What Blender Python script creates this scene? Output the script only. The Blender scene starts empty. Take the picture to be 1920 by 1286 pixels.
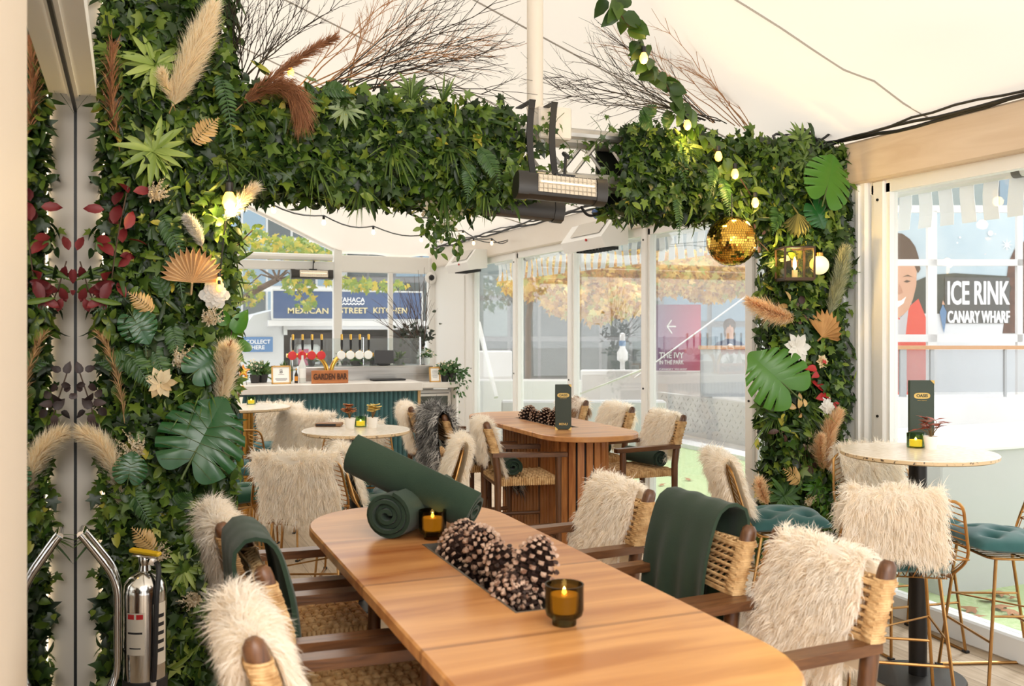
import bpy, math, random
import numpy as np
from mathutils import Vector, Matrix, Euler, noise as mnoise
from mathutils.geometry import tessellate_polygon

PI = math.pi
SC = bpy.context.scene
COL = SC.collection

# ------------------------------------------------------------------ camera, world, light
CAM_H = 1.625
YAW = math.radians(22.4)
FPX = 1750.0
PX0, PY0 = 960.0, 615.0
cam_data = bpy.data.cameras.new('camera')
cam = bpy.data.objects.new('camera', cam_data)
COL.objects.link(cam)
cam.location = (0, 0, CAM_H)
cam.rotation_euler = (PI / 2, 0, -YAW)
cam_data.sensor_width = 36
cam_data.lens = FPX * 36 / 1920
cam_data.shift_y = -(643 - PY0) / 1920
cam_data.clip_start = 0.05
cam_data.clip_end = 200
cam_data.dof.use_dof = True
cam_data.dof.focus_distance = 5.0
cam_data.dof.aperture_fstop = 4.5
SC.camera = cam

world = bpy.data.worlds.new('overcast_sky')
SC.world = world
world.use_nodes = True
bg = world.node_tree.nodes['Background']
bg.inputs[0].default_value = (1.0, 0.995, 0.99, 1)
bg.inputs[1].default_value = 2.1

def area(name, loc, rot, sx, sy, power, col):
    l = bpy.data.lights.new(name, 'AREA')
    l.shape = 'RECTANGLE'; l.size = sx; l.size_y = sy; l.energy = power; l.color = col
    o = bpy.data.objects.new(name, l); COL.objects.link(o)
    o.location = loc; o.rotation_euler = rot
    return o

sun = bpy.data.lights.new('hazy_sun', 'SUN'); sun.energy = 2.2; sun.angle = math.radians(12); sun.color = (1, .98, .94)
so = bpy.data.objects.new('hazy_sun', sun); COL.objects.link(so); so.rotation_euler = (math.radians(42), 0, math.radians(115))
area('fill_light_near', (.7, -.9, 2.9), (math.radians(52), 0, math.radians(-8)), 2.2, 1.6, 64, (1, .95, .88))  # unseen soft fill added above and behind the camera to warm the near room
area('fill_light_bar', (1.0, 8.0, 2.95), (0, 0, 0), 2.4, 3.0, 40, (1, .97, .94))  # unseen broad fill over the bar end, no lamp body hangs there

SC.view_settings.view_transform = 'Standard'
SC.view_settings.look = 'None'
SC.view_settings.gamma = 1
SC.view_settings.use_curve_mapping = False
SC.view_settings.exposure = 0.14
cy = SC.cycles
cy.max_bounces = 12; cy.diffuse_bounces = 6; cy.glossy_bounces = 3; cy.transmission_bounces = 8
cy.transparent_max_bounces = 8; cy.volume_bounces = 0
cy.caustics_reflective = False; cy.caustics_refractive = False
cy.sample_clamp_indirect = 6
cy.use_adaptive_sampling = True; cy.adaptive_threshold = 0.03
try:
    cy.use_denoising = True
except Exception:
    pass

# ------------------------------------------------------------------ picture -> place
FW = Vector((math.sin(YAW), math.cos(YAW), 0)); RT = Vector((math.cos(YAW), -math.sin(YAW), 0)); UPV = Vector((0, 0, 1))
C0 = Vector((0, 0, CAM_H))
def ray(px, py): return FW + RT * ((px - PX0) / FPX) + UPV * ((PY0 - py) / FPX)
def at_d(px, py, d): return C0 + ray(px, py) * d
def at_z(px, py, z): r = ray(px, py); return C0 + r * ((z - CAM_H) / r.z)
def at_x(px, py, X): r = ray(px, py); return C0 + r * (X / r.x)
def at_y(px, py, Y): r = ray(px, py); return C0 + r * (Y / r.y)

# ------------------------------------------------------------------ materials
MATS = {}
def nd(nt, t, **kw):
    n = nt.nodes.new(t)
    for k, v in kw.items(): setattr(n, k, v)
    return n
def rgba(c): return (c[0], c[1], c[2], 1)
def srgb(r, g, b):
    f = lambda v: (v / 255 / 12.92) if v / 255 <= .04045 else ((v / 255 + .055) / 1.055) ** 2.4
    return (f(r), f(g), f(b))

def mat(name, col, rough=.5, metal=0, col2=None, scale=6, bump=0, bscale=None, stretch=(1, 1, 1), emit=None, estr=0,
        spec=.5, trans=0, detail=4, coat=0, attr=None, sheen=0, contrast=None):
    if name in MATS: return MATS[name]
    m = bpy.data.materials.new(name); m.use_nodes = True; nt = m.node_tree
    b = nt.nodes['Principled BSDF']
    b.inputs['Base Color'].default_value = rgba(col); b.inputs['Roughness'].default_value = rough
    b.inputs['Metallic'].default_value = metal
    b.inputs['Specular IOR Level'].default_value = spec
    b.inputs['Coat Weight'].default_value = coat
    b.inputs['Sheen Weight'].default_value = sheen
    if emit: b.inputs['Emission Color'].default_value = rgba(emit); b.inputs['Emission Strength'].default_value = estr
    L = nt.links.new
    tex = None
    if (col2 and not attr) or bump:
        tc = nd(nt, 'ShaderNodeTexCoord'); mp = nd(nt, 'ShaderNodeMapping'); mp.inputs['Scale'].default_value = stretch
        L(tc.outputs['Object'], mp.inputs[0])
    if col2:
        mx = nd(nt, 'ShaderNodeMix', data_type='RGBA')
        mx.inputs[6].default_value = rgba(col); mx.inputs[7].default_value = rgba(col2)
        if attr:
            at = nd(nt, 'ShaderNodeAttribute', attribute_name=attr); L(at.outputs['Fac'], mx.inputs[0])
        else:
            tx = nd(nt, 'ShaderNodeTexNoise'); tx.inputs['Scale'].default_value = scale; tx.inputs['Detail'].default_value = detail
            L(mp.outputs[0], tx.inputs[0])
            lo, hi = contrast or (.35, .65)
            mr = nd(nt, 'ShaderNodeMapRange'); mr.inputs[1].default_value = lo; mr.inputs[2].default_value = hi
            L(tx.outputs[0], mr.inputs[0]); L(mr.outputs[0], mx.inputs[0])
        L(mx.outputs[2], b.inputs['Base Color'])
    if bump:
        t2 = nd(nt, 'ShaderNodeTexNoise'); t2.inputs['Scale'].default_value = bscale or scale * 4; t2.inputs['Detail'].default_value = 3
        L(mp.outputs[0], t2.inputs[0])
        bp = nd(nt, 'ShaderNodeBump'); bp.inputs['Strength'].default_value = bump; bp.inputs['Distance'].default_value = .01
        L(t2.outputs[0], bp.inputs['Height']); L(bp.outputs[0], b.inputs['Normal'])
    if trans:
        tl = nd(nt, 'ShaderNodeBsdfTranslucent'); tl.inputs[0].default_value = rgba(col)
        if col2: L(mx.outputs[2], tl.inputs[0])
        ms = nd(nt, 'ShaderNodeMixShader'); ms.inputs[0].default_value = trans
        out = nt.nodes['Material Output']
        L(b.outputs[0], ms.inputs[1]); L(tl.outputs[0], ms.inputs[2]); L(ms.outputs[0], out.inputs[0])
    MATS[name] = m
    return m

def glass_mat(name, tint=(1, 1, 1), refl=1.0, rough=0.0, haze=0.0):
    if name in MATS: return MATS[name]
    m = bpy.data.materials.new(name); m.use_nodes = True; nt = m.node_tree; L = nt.links.new
    for n in list(nt.nodes): nt.nodes.remove(n)
    out = nd(nt, 'ShaderNodeOutputMaterial'); tr = nd(nt, 'ShaderNodeBsdfTransparent'); gl = nd(nt, 'ShaderNodeBsdfGlossy')
    tr.inputs[0].default_value = rgba(tint); gl.inputs['Roughness'].default_value = rough
    fr = nd(nt, 'ShaderNodeLayerWeight'); fr.inputs[0].default_value = .25
    mu = nd(nt, 'ShaderNodeMath', operation='MULTIPLY'); mu.inputs[1].default_value = refl
    ms = nd(nt, 'ShaderNodeMixShader')
    L(fr.outputs['Fresnel'], mu.inputs[0]); L(mu.outputs[0], ms.inputs[0]); L(tr.outputs[0], ms.inputs[1]); L(gl.outputs[0], ms.inputs[2])
    last = ms
    if haze:
        df = nd(nt, 'ShaderNodeBsdfDiffuse'); df.inputs[0].default_value = (.9, .9, .9, 1)
        m2 = nd(nt, 'ShaderNodeMixShader'); m2.inputs[0].default_value = haze
        L(ms.outputs[0], m2.inputs[1]); L(df.outputs[0], m2.inputs[2]); last = m2
    L(last.outputs[0], out.inputs[0])
    MATS[name] = m
    return m

def wood_mat(name, c1, c2, axis=1, scale=3, rough=.4, boards=0, board_axis=1, spec=.5, bump=.15, coat=0):
    """grain stretched along one axis; optional boards laid across another axis with thin seams"""
    if name in MATS: return MATS[name]
    m = bpy.data.materials.new(name); m.use_nodes = True; nt = m.node_tree; L = nt.links.new
    b = nt.nodes['Principled BSDF']; b.inputs['Roughness'].default_value = rough; b.inputs['Specular IOR Level'].default_value = spec
    b.inputs['Coat Weight'].default_value = coat; b.inputs['Coat Roughness'].default_value = .2
    tc = nd(nt, 'ShaderNodeTexCoord'); mp = nd(nt, 'ShaderNodeMapping')
    s = [9.0, 9.0, 9.0]; s[axis] = 1.0
    mp.inputs['Scale'].default_value = s
    src = tc.outputs['Object']
    if boards:
        sep = nd(nt, 'ShaderNodeSeparateXYZ'); L(src, sep.inputs[0])
        mm = nd(nt, 'ShaderNodeMath', operation='MULTIPLY'); mm.inputs[1].default_value = boards
        L(sep.outputs[board_axis], mm.inputs[0])
        fl = nd(nt, 'ShaderNodeMath', operation='FLOOR'); L(mm.outputs[0], fl.inputs[0])
        wn = nd(nt, 'ShaderNodeTexWhiteNoise', noise_dimensions='1D'); L(fl.outputs[0], wn.inputs['W'])
        fr = nd(nt, 'ShaderNodeMath', operation='FRACT'); L(mm.outputs[0], fr.inputs[0])
        va = nd(nt, 'ShaderNodeVectorMath', operation='MULTIPLY_ADD'); va.inputs[1].default_value = (7, 7, 7)
        L(wn.outputs['Color'], va.inputs[0]); L(src, va.inputs[2]); src = va.outputs[0]
    L(src, mp.inputs[0])
    n1 = nd(nt, 'ShaderNodeTexNoise'); n1.inputs['Scale'].default_value = scale; n1.inputs['Detail'].default_value = 6; n1.inputs['Distortion'].default_value = 1.2
    L(mp.outputs[0], n1.inputs[0])
    mr = nd(nt, 'ShaderNodeMapRange'); mr.inputs[1].default_value = .3; mr.inputs[2].default_value = .7; L(n1.outputs[0], mr.inputs[0])
    mx = nd(nt, 'ShaderNodeMix', data_type='RGBA'); mx.inputs[6].default_value = rgba(c1); mx.inputs[7].default_value = rgba(c2)
    fac = mr.outputs[0]
    if boards:
        a = nd(nt, 'ShaderNodeMath', operation='MULTIPLY_ADD'); a.inputs[1].default_value = .6; L(wn.outputs['Value'], a.inputs[0])
        h = nd(nt, 'ShaderNodeMath', operation='MULTIPLY'); h.inputs[1].default_value = .65; L(fac, h.inputs[0]); L(h.outputs[0], a.inputs[2]); fac = a.outputs[0]
    L(fac, mx.inputs[0])
    colr = mx.outputs[2]
    if boards:
        g = nd(nt, 'ShaderNodeMath', operation='LESS_THAN'); g.inputs[1].default_value = .03; L(fr.outputs[0], g.inputs[0])
        m3 = nd(nt, 'ShaderNodeMix', data_type='RGBA'); m3.inputs[7].default_value = rgba([v * .35 for v in c2])
        gm = nd(nt, 'ShaderNodeMath', operation='MULTIPLY'); gm.inputs[1].default_value = .7 if board_axis == 0 else .4; L(g.outputs[0], gm.inputs[0])
        L(gm.outputs[0], m3.inputs[0]); L(colr, m3.inputs[6]); colr = m3.outputs[2]
    L(colr, b.inputs['Base Color'])
    bp = nd(nt, 'ShaderNodeBump'); bp.inputs['Strength'].default_value = bump; bp.inputs['Distance'].default_value = .004
    L(n1.outputs[0], bp.inputs['Height']); L(bp.outputs[0], b.inputs['Normal'])
    MATS[name] = m
    return m

# ------------------------------------------------------------------ object helpers
def tag(o, label=None, cat=None, group=None, kind=None):
    if label: o['label'] = label
    if cat: o['category'] = cat
    if group: o['group'] = group
    if kind: o['kind'] = kind
    return o
def thing(name, label, cat, loc=(0, 0, 0), rz=0, group=None, rot=None):
    o = bpy.data.objects.new(name, None); COL.objects.link(o)
    o.empty_display_size = .1
    o.location = loc; o.rotation_euler = rot if rot else (0, 0, rz)
    return tag(o, label, cat, group)
def put(name, me, parent=None, loc=(0, 0, 0), rz=0, rot=None, label=None):
    o = bpy.data.objects.new(name, me); COL.objects.link(o)
    o.location = loc; o.rotation_euler = rot if rot else (0, 0, rz)
    if parent: o.parent = parent
    if label: o['label'] = label
    return o
def copy_tree(o, loc, rz=0, label=None, rot=None, group=None):
    kids = {}
    for x in bpy.data.objects:
        if x.parent: kids.setdefault(x.parent.name, []).append(x)
    def rec(s, par):
        c = s.copy(); COL.objects.link(c)
        if par: c.parent = par
        for k in kids.get(s.name, []): rec(k, c)
        return c
    c = rec(o, None)
    c.location = loc; c.rotation_euler = rot if rot else (0, 0, rz)
    if label: c['label'] = label
    if group: c['group'] = group
    return c

class MB:
    """collects shapes and links them as one mesh"""
    def __init__(s): s.v = []; s.f = []; s.mi = []; s.mats = []; s.cur = 0; s.M = None
    def use(s, m):
        if m not in s.mats: s.mats.append(m)
        s.cur = s.mats.index(m); return s
    def at(s, M=None): s.M = M; return s
    def add(s, vs, fs):
        o = len(s.v)
        if s.M is not None: vs = [s.M @ Vector(p) for p in vs]
        s.v.extend([tuple(p) for p in vs]); s.f.extend([tuple(i + o for i in f) for f in fs]); s.mi.extend([s.cur] * len(fs))
        return s
    def box(s, c, d, rz=0, R=None):
        x, y, z = d[0] / 2, d[1] / 2, d[2] / 2
        R = R or Matrix.Rotation(rz, 3, 'Z')
        vs = [Vector(c) + R @ Vector(p) for p in [(-x, -y, -z), (x, -y, -z), (x, y, -z), (-x, y, -z), (-x, -y, z), (x, -y, z), (x, y, z), (-x, y, z)]]
        return s.add(vs, [(3, 2, 1, 0), (4, 5, 6, 7), (0, 1, 5, 4), (1, 2, 6, 5), (2, 3, 7, 6), (3, 0, 4, 7)])
    def bb(s, x0, x1, y0, y1, z0, z1): return s.box(((x0 + x1) / 2, (y0 + y1) / 2, (z0 + z1) / 2), (x1 - x0, y1 - y0, z1 - z0))
    def cbox(s, c, d, b=.006, R=None):
        """box with chamfered edges"""
        R = R or Matrix.Identity(3); h = [k / 2 for k in d]; b = min(b, min(h) * .9)
        vs = []; idx = {}
        for sx in (-1, 1):
            for sy in (-1, 1):
                for sz in (-1, 1):
                    for a in range(3):
                        p = [sx * (h[0] - b), sy * (h[1] - b), sz * (h[2] - b)]
                        p[a] = (sx, sy, sz)[a] * h[a]
                        idx[(sx, sy, sz, a)] = len(vs); vs.append(Vector(c) + R @ Vector(p))
        fs = []
        def quad(a, ks): fs.append(tuple(idx[k] for k in ks))
        for a in range(3):
            u, w = [k for k in range(3) if k != a]
            for sg in (-1, 1):
                ks = []
                for (p, q) in ((-1, -1), (1, -1), (1, 1), (-1, 1)):
                    t = [0, 0, 0]; t[a] = sg; t[u] = p; t[w] = q; ks.append((*t, a))
                flip = (sg < 0) != (a == 1)
                quad(a, ks[::-1] if flip else ks)
        for a in range(3):
            u, w = [k for k in range(3) if k != a]
            for p in (-1, 1):
                for q in (-1, 1):
                    t0 = [0, 0, 0]; t1 = [0, 0, 0]; t0[a] = -1; t1[a] = 1
                    for t in (t0, t1): t[u] = p; t[w] = q
                    fs.append((idx[(*t0, u)], idx[(*t1, u)], idx[(*t1, w)], idx[(*t0, w)]))
        for sx in (-1, 1):
            for sy in (-1, 1):
                for sz in (-1, 1): fs.append(tuple(idx[(sx, sy, sz, a)] for a in range(3)))
        return s.add(vs, fs)
    def tube(s, path, r, seg=8, closed=False, cap=True, flat=None):
        P = [Vector(p) for p in path]; n = len(P)
        rs = r if isinstance(r, (list, tuple)) else [r] * n
        vs = []; up = None
        for i in range(n):
            if closed: t = P[(i + 1) % n] - P[i - 1]
            else: t = P[min(i + 1, n - 1)] - P[max(i - 1, 0)]
            t.normalize()
            if up is None:
                up = Vector((0, 0, 1)) if abs(t.z) < .9 else Vector((1, 0, 0))
            up = up - t * up.dot(t)
            if up.length < 1e-5: up = t.orthogonal()
            up.normalize(); sd = t.cross(up)
            for k in range(seg):
                a = 2 * PI * k / seg
                vs.append(P[i] + up * math.sin(a) * rs[i] * (flat or 1) + sd * math.cos(a) * rs[i])
        fs = []
        m = n if closed else n - 1
        for i in range(m):
            j = (i + 1) % n
            for k in range(seg):
                k2 = (k + 1) % seg
                fs.append((i * seg + k, i * seg + k2, j * seg + k2, j * seg + k))
        if cap and not closed:
            fs.append(tuple(range(seg))[::-1]); fs.append(tuple((n - 1) * seg + k for k in range(seg)))
        return s.add(vs, fs)
    def lathe(s, prof, seg=24, c=(0, 0, 0), R=None, ridge=0, cap=True):
        R = R or Matrix.Identity(3); vs = []
        for (r, z) in prof:
            for k in range(seg):
                a = 2 * PI * k / seg; rr = r * (1 + (ridge if k % 2 else 0))
                vs.append(Vector(c) + R @ Vector((rr * math.cos(a), rr * math.sin(a), z)))
        fs = []
        for i in range(len(prof) - 1):
            for k in range(seg):
                k2 = (k + 1) % seg
                fs.append((i * seg + k, i * seg + k2, (i + 1) * seg + k2, (i + 1) * seg + k))
        if cap:
            if prof[0][0] > 1e-5: fs.append(tuple(range(seg))[::-1])
            if prof[-1][0] > 1e-5: fs.append(tuple((len(prof) - 1) * seg + k for k in range(seg)))
        return s.add(vs, fs)
    def prism(s, out, z0, z1, ch=0, hole=None):
        """vertical extrusion of an outline in xy (counter clockwise), chamfered rim, optional hole"""
        def inset(o, d):
            n = len(o); r = []
            for i in range(n):
                a = Vector(o[i - 1]); b = Vector(o[i]); c = Vector(o[(i + 1) % n])
                e1 = (b - a).normalized(); e2 = (c - b).normalized()
                nrm = Vector((-(e1.y + e2.y), e1.x + e2.x))
                if nrm.length < 1e-6: nrm = Vector((-e1.y, e1.x))
                nrm.normalize(); r.append((b.x + nrm.x * d, b.y + nrm.y * d))
            return r
        n = len(out)
        rings = [(inset(out, ch), z0), (out, z0 + ch), (out, z1 - ch), (inset(out, ch), z1)] if ch else [(out, z0), (out, z1)]
        vs = []; fs = []
        for o, z in rings: vs += [(x, y, z) for x, y in o]
        for i in range(len(rings) - 1):
            for k in range(n):
                k2 = (k + 1) % n
                fs.append((i * n + k, i * n + k2, (i + 1) * n + k2, (i + 1) * n + k))
        if not hole:
            fs.append(tuple(range(n))[::-1]); fs.append(tuple((len(rings) - 1) * n + k for k in range(n)))
        else:
            m = len(hole); hb = len(vs); vs += [(x, y, z0) for x, y in hole]; ht = len(vs); vs += [(x, y, z1) for x, y in hole]
            for base, rb, hbase, fl in ((0, 0, hb, True), ((len(rings) - 1) * n, 0, ht, False)):
                o = [Vector((vs[base + k][0], vs[base + k][1], 0)) for k in range(n)]
                h = [Vector((x, y, 0)) for x, y in hole]
                for t in tessellate_polygon([o, h]):
                    idx = [(base + i) if i < n else (hbase + i - n) for i in t]
                    a, b, c = [Vector(vs[i]) for i in idx]
                    up = (b - a).cross(c - a).z > 0
                    fs.append(tuple(idx if up != fl else idx[::-1]))
            for k in range(m):
                k2 = (k + 1) % m
                fs.append((hb + k2, hb + k, ht + k, ht + k2))
        return s.add(vs, fs)
    def sphere(s, c, r, nu=16, nv=10, sq=(1, 1, 1)):
        vs = []
        for j in range(nv + 1):
            th = PI * j / nv
            for i in range(nu):
                a = 2 * PI * i / nu
                vs.append((c[0] + r * sq[0] * math.sin(th) * math.cos(a), c[1] + r * sq[1] * math.sin(th) * math.sin(a), c[2] - r * sq[2] * math.cos(th)))
        fs = []
        for j in range(nv):
            for i in range(nu):
                i2 = (i + 1) % nu
                fs.append((j * nu + i, j * nu + i2, (j + 1) * nu + i2, (j + 1) * nu + i))
        return s.add(vs, fs)
    def grid(s, fn, nu, nv, closed_u=False):
        vs = [fn(i / nu, j / nv) for j in range(nv + 1) for i in range(nu + 1)]
        w = nu + 1
        return s.add(vs, [(j * w + i, j * w + i + 1, (j + 1) * w + i + 1, (j + 1) * w + i) for j in range(nv) for i in range(nu)])
    def slab(s, fn, nu, nv, th):
        """a sheet with thickness along z of its own frame: fn gives (point, normal)"""
        top = []; bot = []
        for j in range(nv + 1):
            for i in range(nu + 1):
                p, n = fn(i / nu, j / nv); p = Vector(p); n = Vector(n)
                top.append(p + n * th / 2); bot.append(p - n * th / 2)
        w = nu + 1; N = len(top); fs = []
        for j in range(nv):
            for i in range(nu):
                a = j * w + i
                fs.append((a, a + 1, a + w + 1, a + w)); fs.append((N + a + w, N + a + w + 1, N + a + 1, N + a))
        edge = [i for i in range(w)] + [j * w + nu for j in range(1, nv + 1)] + [nv * w + i for i in range(nu - 1, -1, -1)] + [j * w for j in range(nv - 1, 0, -1)]
        for k in range(len(edge)):
            a, b = edge[k], edge[(k + 1) % len(edge)]
            fs.append((b, a, N + a, N + b))
        return s.add(top + bot, fs)
    def mesh(s, name, smooth=True, ang=35):
        me = bpy.data.meshes.new(name)
        me.from_pydata(s.v, [], s.f)
        for m in s.mats: me.materials.append(m)
        me.polygons.foreach_set('material_index', s.mi)
        if smooth:
            me.polygons.foreach_set('use_smooth', [True] * len(s.f))
            me.set_sharp_from_angle(angle=math.radians(ang))
        me.update()
        return me
    def build(s, name, m=None, parent=None, loc=(0, 0, 0), rz=0, rot=None, smooth=True, ang=35, label=None):
        if m: s.mats = [m] if not s.mats else s.mats
        return put(name, s.mesh(name, smooth, ang), parent, loc, rz, rot, label)

def np_mesh(name, V, T, mats, mi=None, rnd=None, smooth=True):
    """triangle mesh from numpy arrays; rnd is one value per face"""
    me = bpy.data.meshes.new(name)
    nv, nt = len(V), len(T)
    me.vertices.add(nv); me.vertices.foreach_set('co', np.ascontiguousarray(V, dtype=np.float32).ravel())
    me.loops.add(nt * 3); me.loops.foreach_set('vertex_index', np.ascontiguousarray(T, dtype=np.int32).ravel())
    me.polygons.add(nt); me.polygons.foreach_set('loop_start', np.arange(0, nt * 3, 3, dtype=np.int32))
    for m in mats: me.materials.append(m)
    if mi is not None: me.polygons.foreach_set('material_index', np.ascontiguousarray(mi, dtype=np.int32))
    if smooth: me.polygons.foreach_set('use_smooth', np.ones(nt, dtype=bool))
    if rnd is not None:
        a = me.attributes.new('tone', 'FLOAT', 'FACE'); a.data.foreach_set('value', np.ascontiguousarray(rnd, dtype=np.float32))
    me.update(calc_edges=True)
    return me

def text_mesh(txt, size, mt, extr=.002, name='lettering', sx=1, align='CENTER', bold=0, space=1):
    cu = bpy.data.curves.new(name, 'FONT'); cu.body = txt; cu.size = size; cu.extrude = extr
    cu.align_x = align; cu.align_y = 'CENTER'; cu.offset = bold; cu.space_character = space; cu.resolution_u = 3
    ob = bpy.data.objects.new(name, cu); COL.objects.link(ob)
    dg = bpy.context.evaluated_depsgraph_get()
    me = bpy.data.meshes.new_from_object(ob.evaluated_get(dg))
    bpy.data.objects.remove(ob); bpy.data.curves.remove(cu)
    me.name = name
    if sx != 1: me.transform(Matrix.Diagonal((sx, 1, 1, 1)))
    me.materials.clear(); me.materials.append(mt)
    return me

def bez(p0, p1, p2, n=12):
    p0, p1, p2 = Vector(p0), Vector(p1), Vector(p2)
    return [p0 * (1 - t) ** 2 + p1 * 2 * t * (1 - t) + p2 * t * t for t in [i / n for i in range(n + 1)]]
def rounded(pts, r=.03, n=5):
    """polyline with rounded corners"""
    P = [Vector(p) for p in pts]; out = [P[0]]
    for i in range(1, len(P) - 1):
        a = (P[i - 1] - P[i]); b = (P[i + 1] - P[i])
        ra = min(r, a.length * .45); rb = min(r, b.length * .45)
        out += bez(P[i] + a.normalized() * ra, P[i], P[i] + b.normalized() * rb, n)
    out.append(P[-1])
    return out
# ------------------------------------------------------------------ common materials
WHITE = mat('white_paint', srgb(240, 240, 238), .45)
BEAMW = mat('beam_paint', srgb(236, 230, 222), .5, col2=srgb(228, 218, 206), scale=2, stretch=(1, .3, 1))
CREAM = mat('cream_wall', srgb(244, 234, 220), .6)
ROOF = mat('tent_fabric', srgb(228, 220, 208), .8, trans=.32, bump=.25, bscale=1.2)
SEAM = mat('seam_grey', srgb(176, 170, 162), .8)
DECK = wood_mat('deck_planks', srgb(206, 186, 160), srgb(170, 146, 118), axis=1, scale=3, rough=.55, boards=7.2, board_axis=0)
BLACK = mat('black_rubber', srgb(26, 26, 28), .5)
STEEL = mat('brushed_steel', srgb(205, 203, 200), .32, 1, col2=srgb(170, 168, 165), scale=3, stretch=(.3, 8, 8))
CHROME = mat('chrome', srgb(220, 220, 220), .08, 1)
ALU = mat('dull_aluminium', srgb(214, 212, 208), .35, .9)
GLASS = glass_mat('window_glass', (.97, .98, .98), .28, 0, .06)
MIRROR = mat('dark_mirror', (.80, .79, .75), .015, 1)
GREYMETAL = mat('charcoal_metal', srgb(66, 64, 62), .4, .6)
BRASS = mat('brass', srgb(196, 150, 78), .25, 1, col2=srgb(168, 122, 58), scale=5)
BRASSDK = mat('old_brass', srgb(194, 150, 94), .33, 1, col2=srgb(160, 118, 70), scale=8)

XW = 4.03
def S(o): o['kind'] = 'structure'; return o

# floor of light decking, paving outside
m = MB().use(DECK); m.bb(-3.2, 4.05, -2.5, 12.7, -.06, 0); S(m.build('floor', smooth=False))

# tent roof, a gable with its ridge along the room and a hip towards the bar end
def roof_z(x, y):
    a = 2.74 + .375 * (4.03 - x) if x > -.1 else 2.74 + .375 * 4.13 - .375 * (-.1 - x)
    ze = 2.64 if x > 2.63 else 2.64 + .467 * (2.63 - x)
    b = ze + .42 * max(0, 12.62 - y)
    z = min(a, b)
    k = .12
    h = max(k - abs(a - b), 0) / k
    z -= h * h * k * .25
    w = max(0, 1 - (4.03 - x) / 1.1)
    z -= .10 * w * (mnoise.noise(Vector((x * 2.6, y * 1.3, 3))) + .35) * min(1, max(0, 4.0 - x) * 3)
    return z
def roof_fn(u, v):
    x = -3.2 + (4.10 + 3.2) * u; y = -1.2 + 13.85 * v
    return (x, y, roof_z(x, y))
m = MB().use(ROOF)
m.grid(roof_fn, 90, 120)
m.use(SEAM)
for y in (1.05, 2.42, 3.78, 5.13, 6.5, 7.9, 9.3):
    pts = [(x, y, roof_z(x, y) - .006) for x in [i * .2 for i in range(0, 21)]]
    m.tube(pts, .006, 4, cap=False)
S(m.build('ceiling', ang=60))

# right hand glazed wall
m = MB().use(BEAMW); m.cbox((4.02, 8.6, 2.595), (.15, 8.1, .25), .012); S(m.build('beam_far', ang=20))
BEIGE = wood_mat('beige_beam', srgb(226, 206, 184), srgb(208, 184, 158), axis=1, scale=1.2, rough=.5, bump=.03)
m = MB().use(BEIGE); m.cbox((4.02, 1.65, 2.595), (.155, 5.8, .25), .012); S(m.build('beam_near', ang=20))
m = MB().use(WHITE); m.cbox((4.03, 5.7, .065), (.11, 13.9, .13), .01); S(m.build('trim_1', ang=20))
m = MB().use(WHITE); m.bb(4.0, 4.06, -1.2, 12.6, 2.40, 2.475); S(m.build('trim_2', ang=20))
posts = [-1.1, -.3, 1.1, 2.66, 4.15, 5.35, 6.78, 8.2, 9.6, 11.0]
for i, y in enumerate(posts):
    m = MB().use(WHITE); m.cbox((4.03, y, 1.27), (.10, .085, 2.4), .008); m.bb(4.0, 4.06, y - .07, y + .07, .12, 2.45)
    m.use(BLACK); m.lathe([(.008, -.004), (.008, .004)], 8, (3.977, y, 1.12), Matrix.Rotation(PI / 2, 3, 'Y'))
    m.lathe([(.008, -.004), (.008, .004)], 8, (3.977, y, 2.36), Matrix.Rotation(PI / 2, 3, 'Y'))
    S(m.build('trim_%d' % (i + 3), ang=20))
for i, (a, b) in enumerate(zip(posts[:-1], posts[1:])):
    m = MB().use(GLASS); m.bb(4.035, 4.039, a + .04, b - .04, .13, 2.41)
    S(m.build('window_%d' % (i + 1), smooth=False))
m = MB().use(WHITE); m.bb(3.99, 4.07, 11.04, 12.62, .1, 2.47)
m.bb(3.975, 3.99, 11.25, 12.3, .1, 2.3)
S(m.build('wall_right', smooth=False))
# broad white marquee leg with a ribbed face
m = MB().use(WHITE); m.cbox((4.05, 4.43, 1.28), (.16, .40, 2.44), .015)
for k in range(3): m.bb(3.955, 3.975, 4.28 + .12 * k, 4.30 + .12 * k, .02, 2.46)
S(m.build('pillar_right', ang=20))

# end wall behind the bar
m = MB().use(WHITE)
m.cbox((2.63, 12.6, 1.37), (.11, .12, 2.74), .008); S(m.build('trim_20', ang=20))
m = MB().use(WHITE); m.cbox((3.37, 12.6, 1.2), (.06, .08, 2.4), .008); S(m.build('trim_21', ang=20))
m = MB().use(WHITE); m.cbox((3.97, 12.58, 1.3), (.13, .12, 2.6), .008); S(m.build('trim_22', ang=20))
m = MB().use(WHITE); m.cbox((3.33, 12.6, 2.5), (1.4, .10, .23), .01); S(m.build('trim_23', ang=20))
m = MB().use(WHITE); m.cbox((.5, 12.6, 2.46), (4.26, .10, .12), .01); m.tube([(-1.6, 12.52, 2.57), (2.55, 12.52, 2.57)], .045, 8); S(m.build('trim_24', ang=20))
m = MB().use(WHITE)
d = Vector((-3.6, 0, 3.6 * .467)); 
m.tube([(2.66, 12.6, 2.68), Vector((2.66, 12.6, 2.68)) + d], .05, 4); S(m.build('trim_25', ang=20))
m = MB().use(WHITE); m.bb(-1.6, 4.03, 12.56, 12.64, 0, .92); S(m.build('wall_back', smooth=False))
m = MB().use(GLASS); m.bb(-1.6, 2.58, 12.598, 12.602, .92, 2.41); S(m.build('window_20', smooth=False))
m = MB().use(GLASS); m.bb(2.68, 3.34, 12.598, 12.602, .92, 2.4); S(m.build('window_21', smooth=False))
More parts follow.
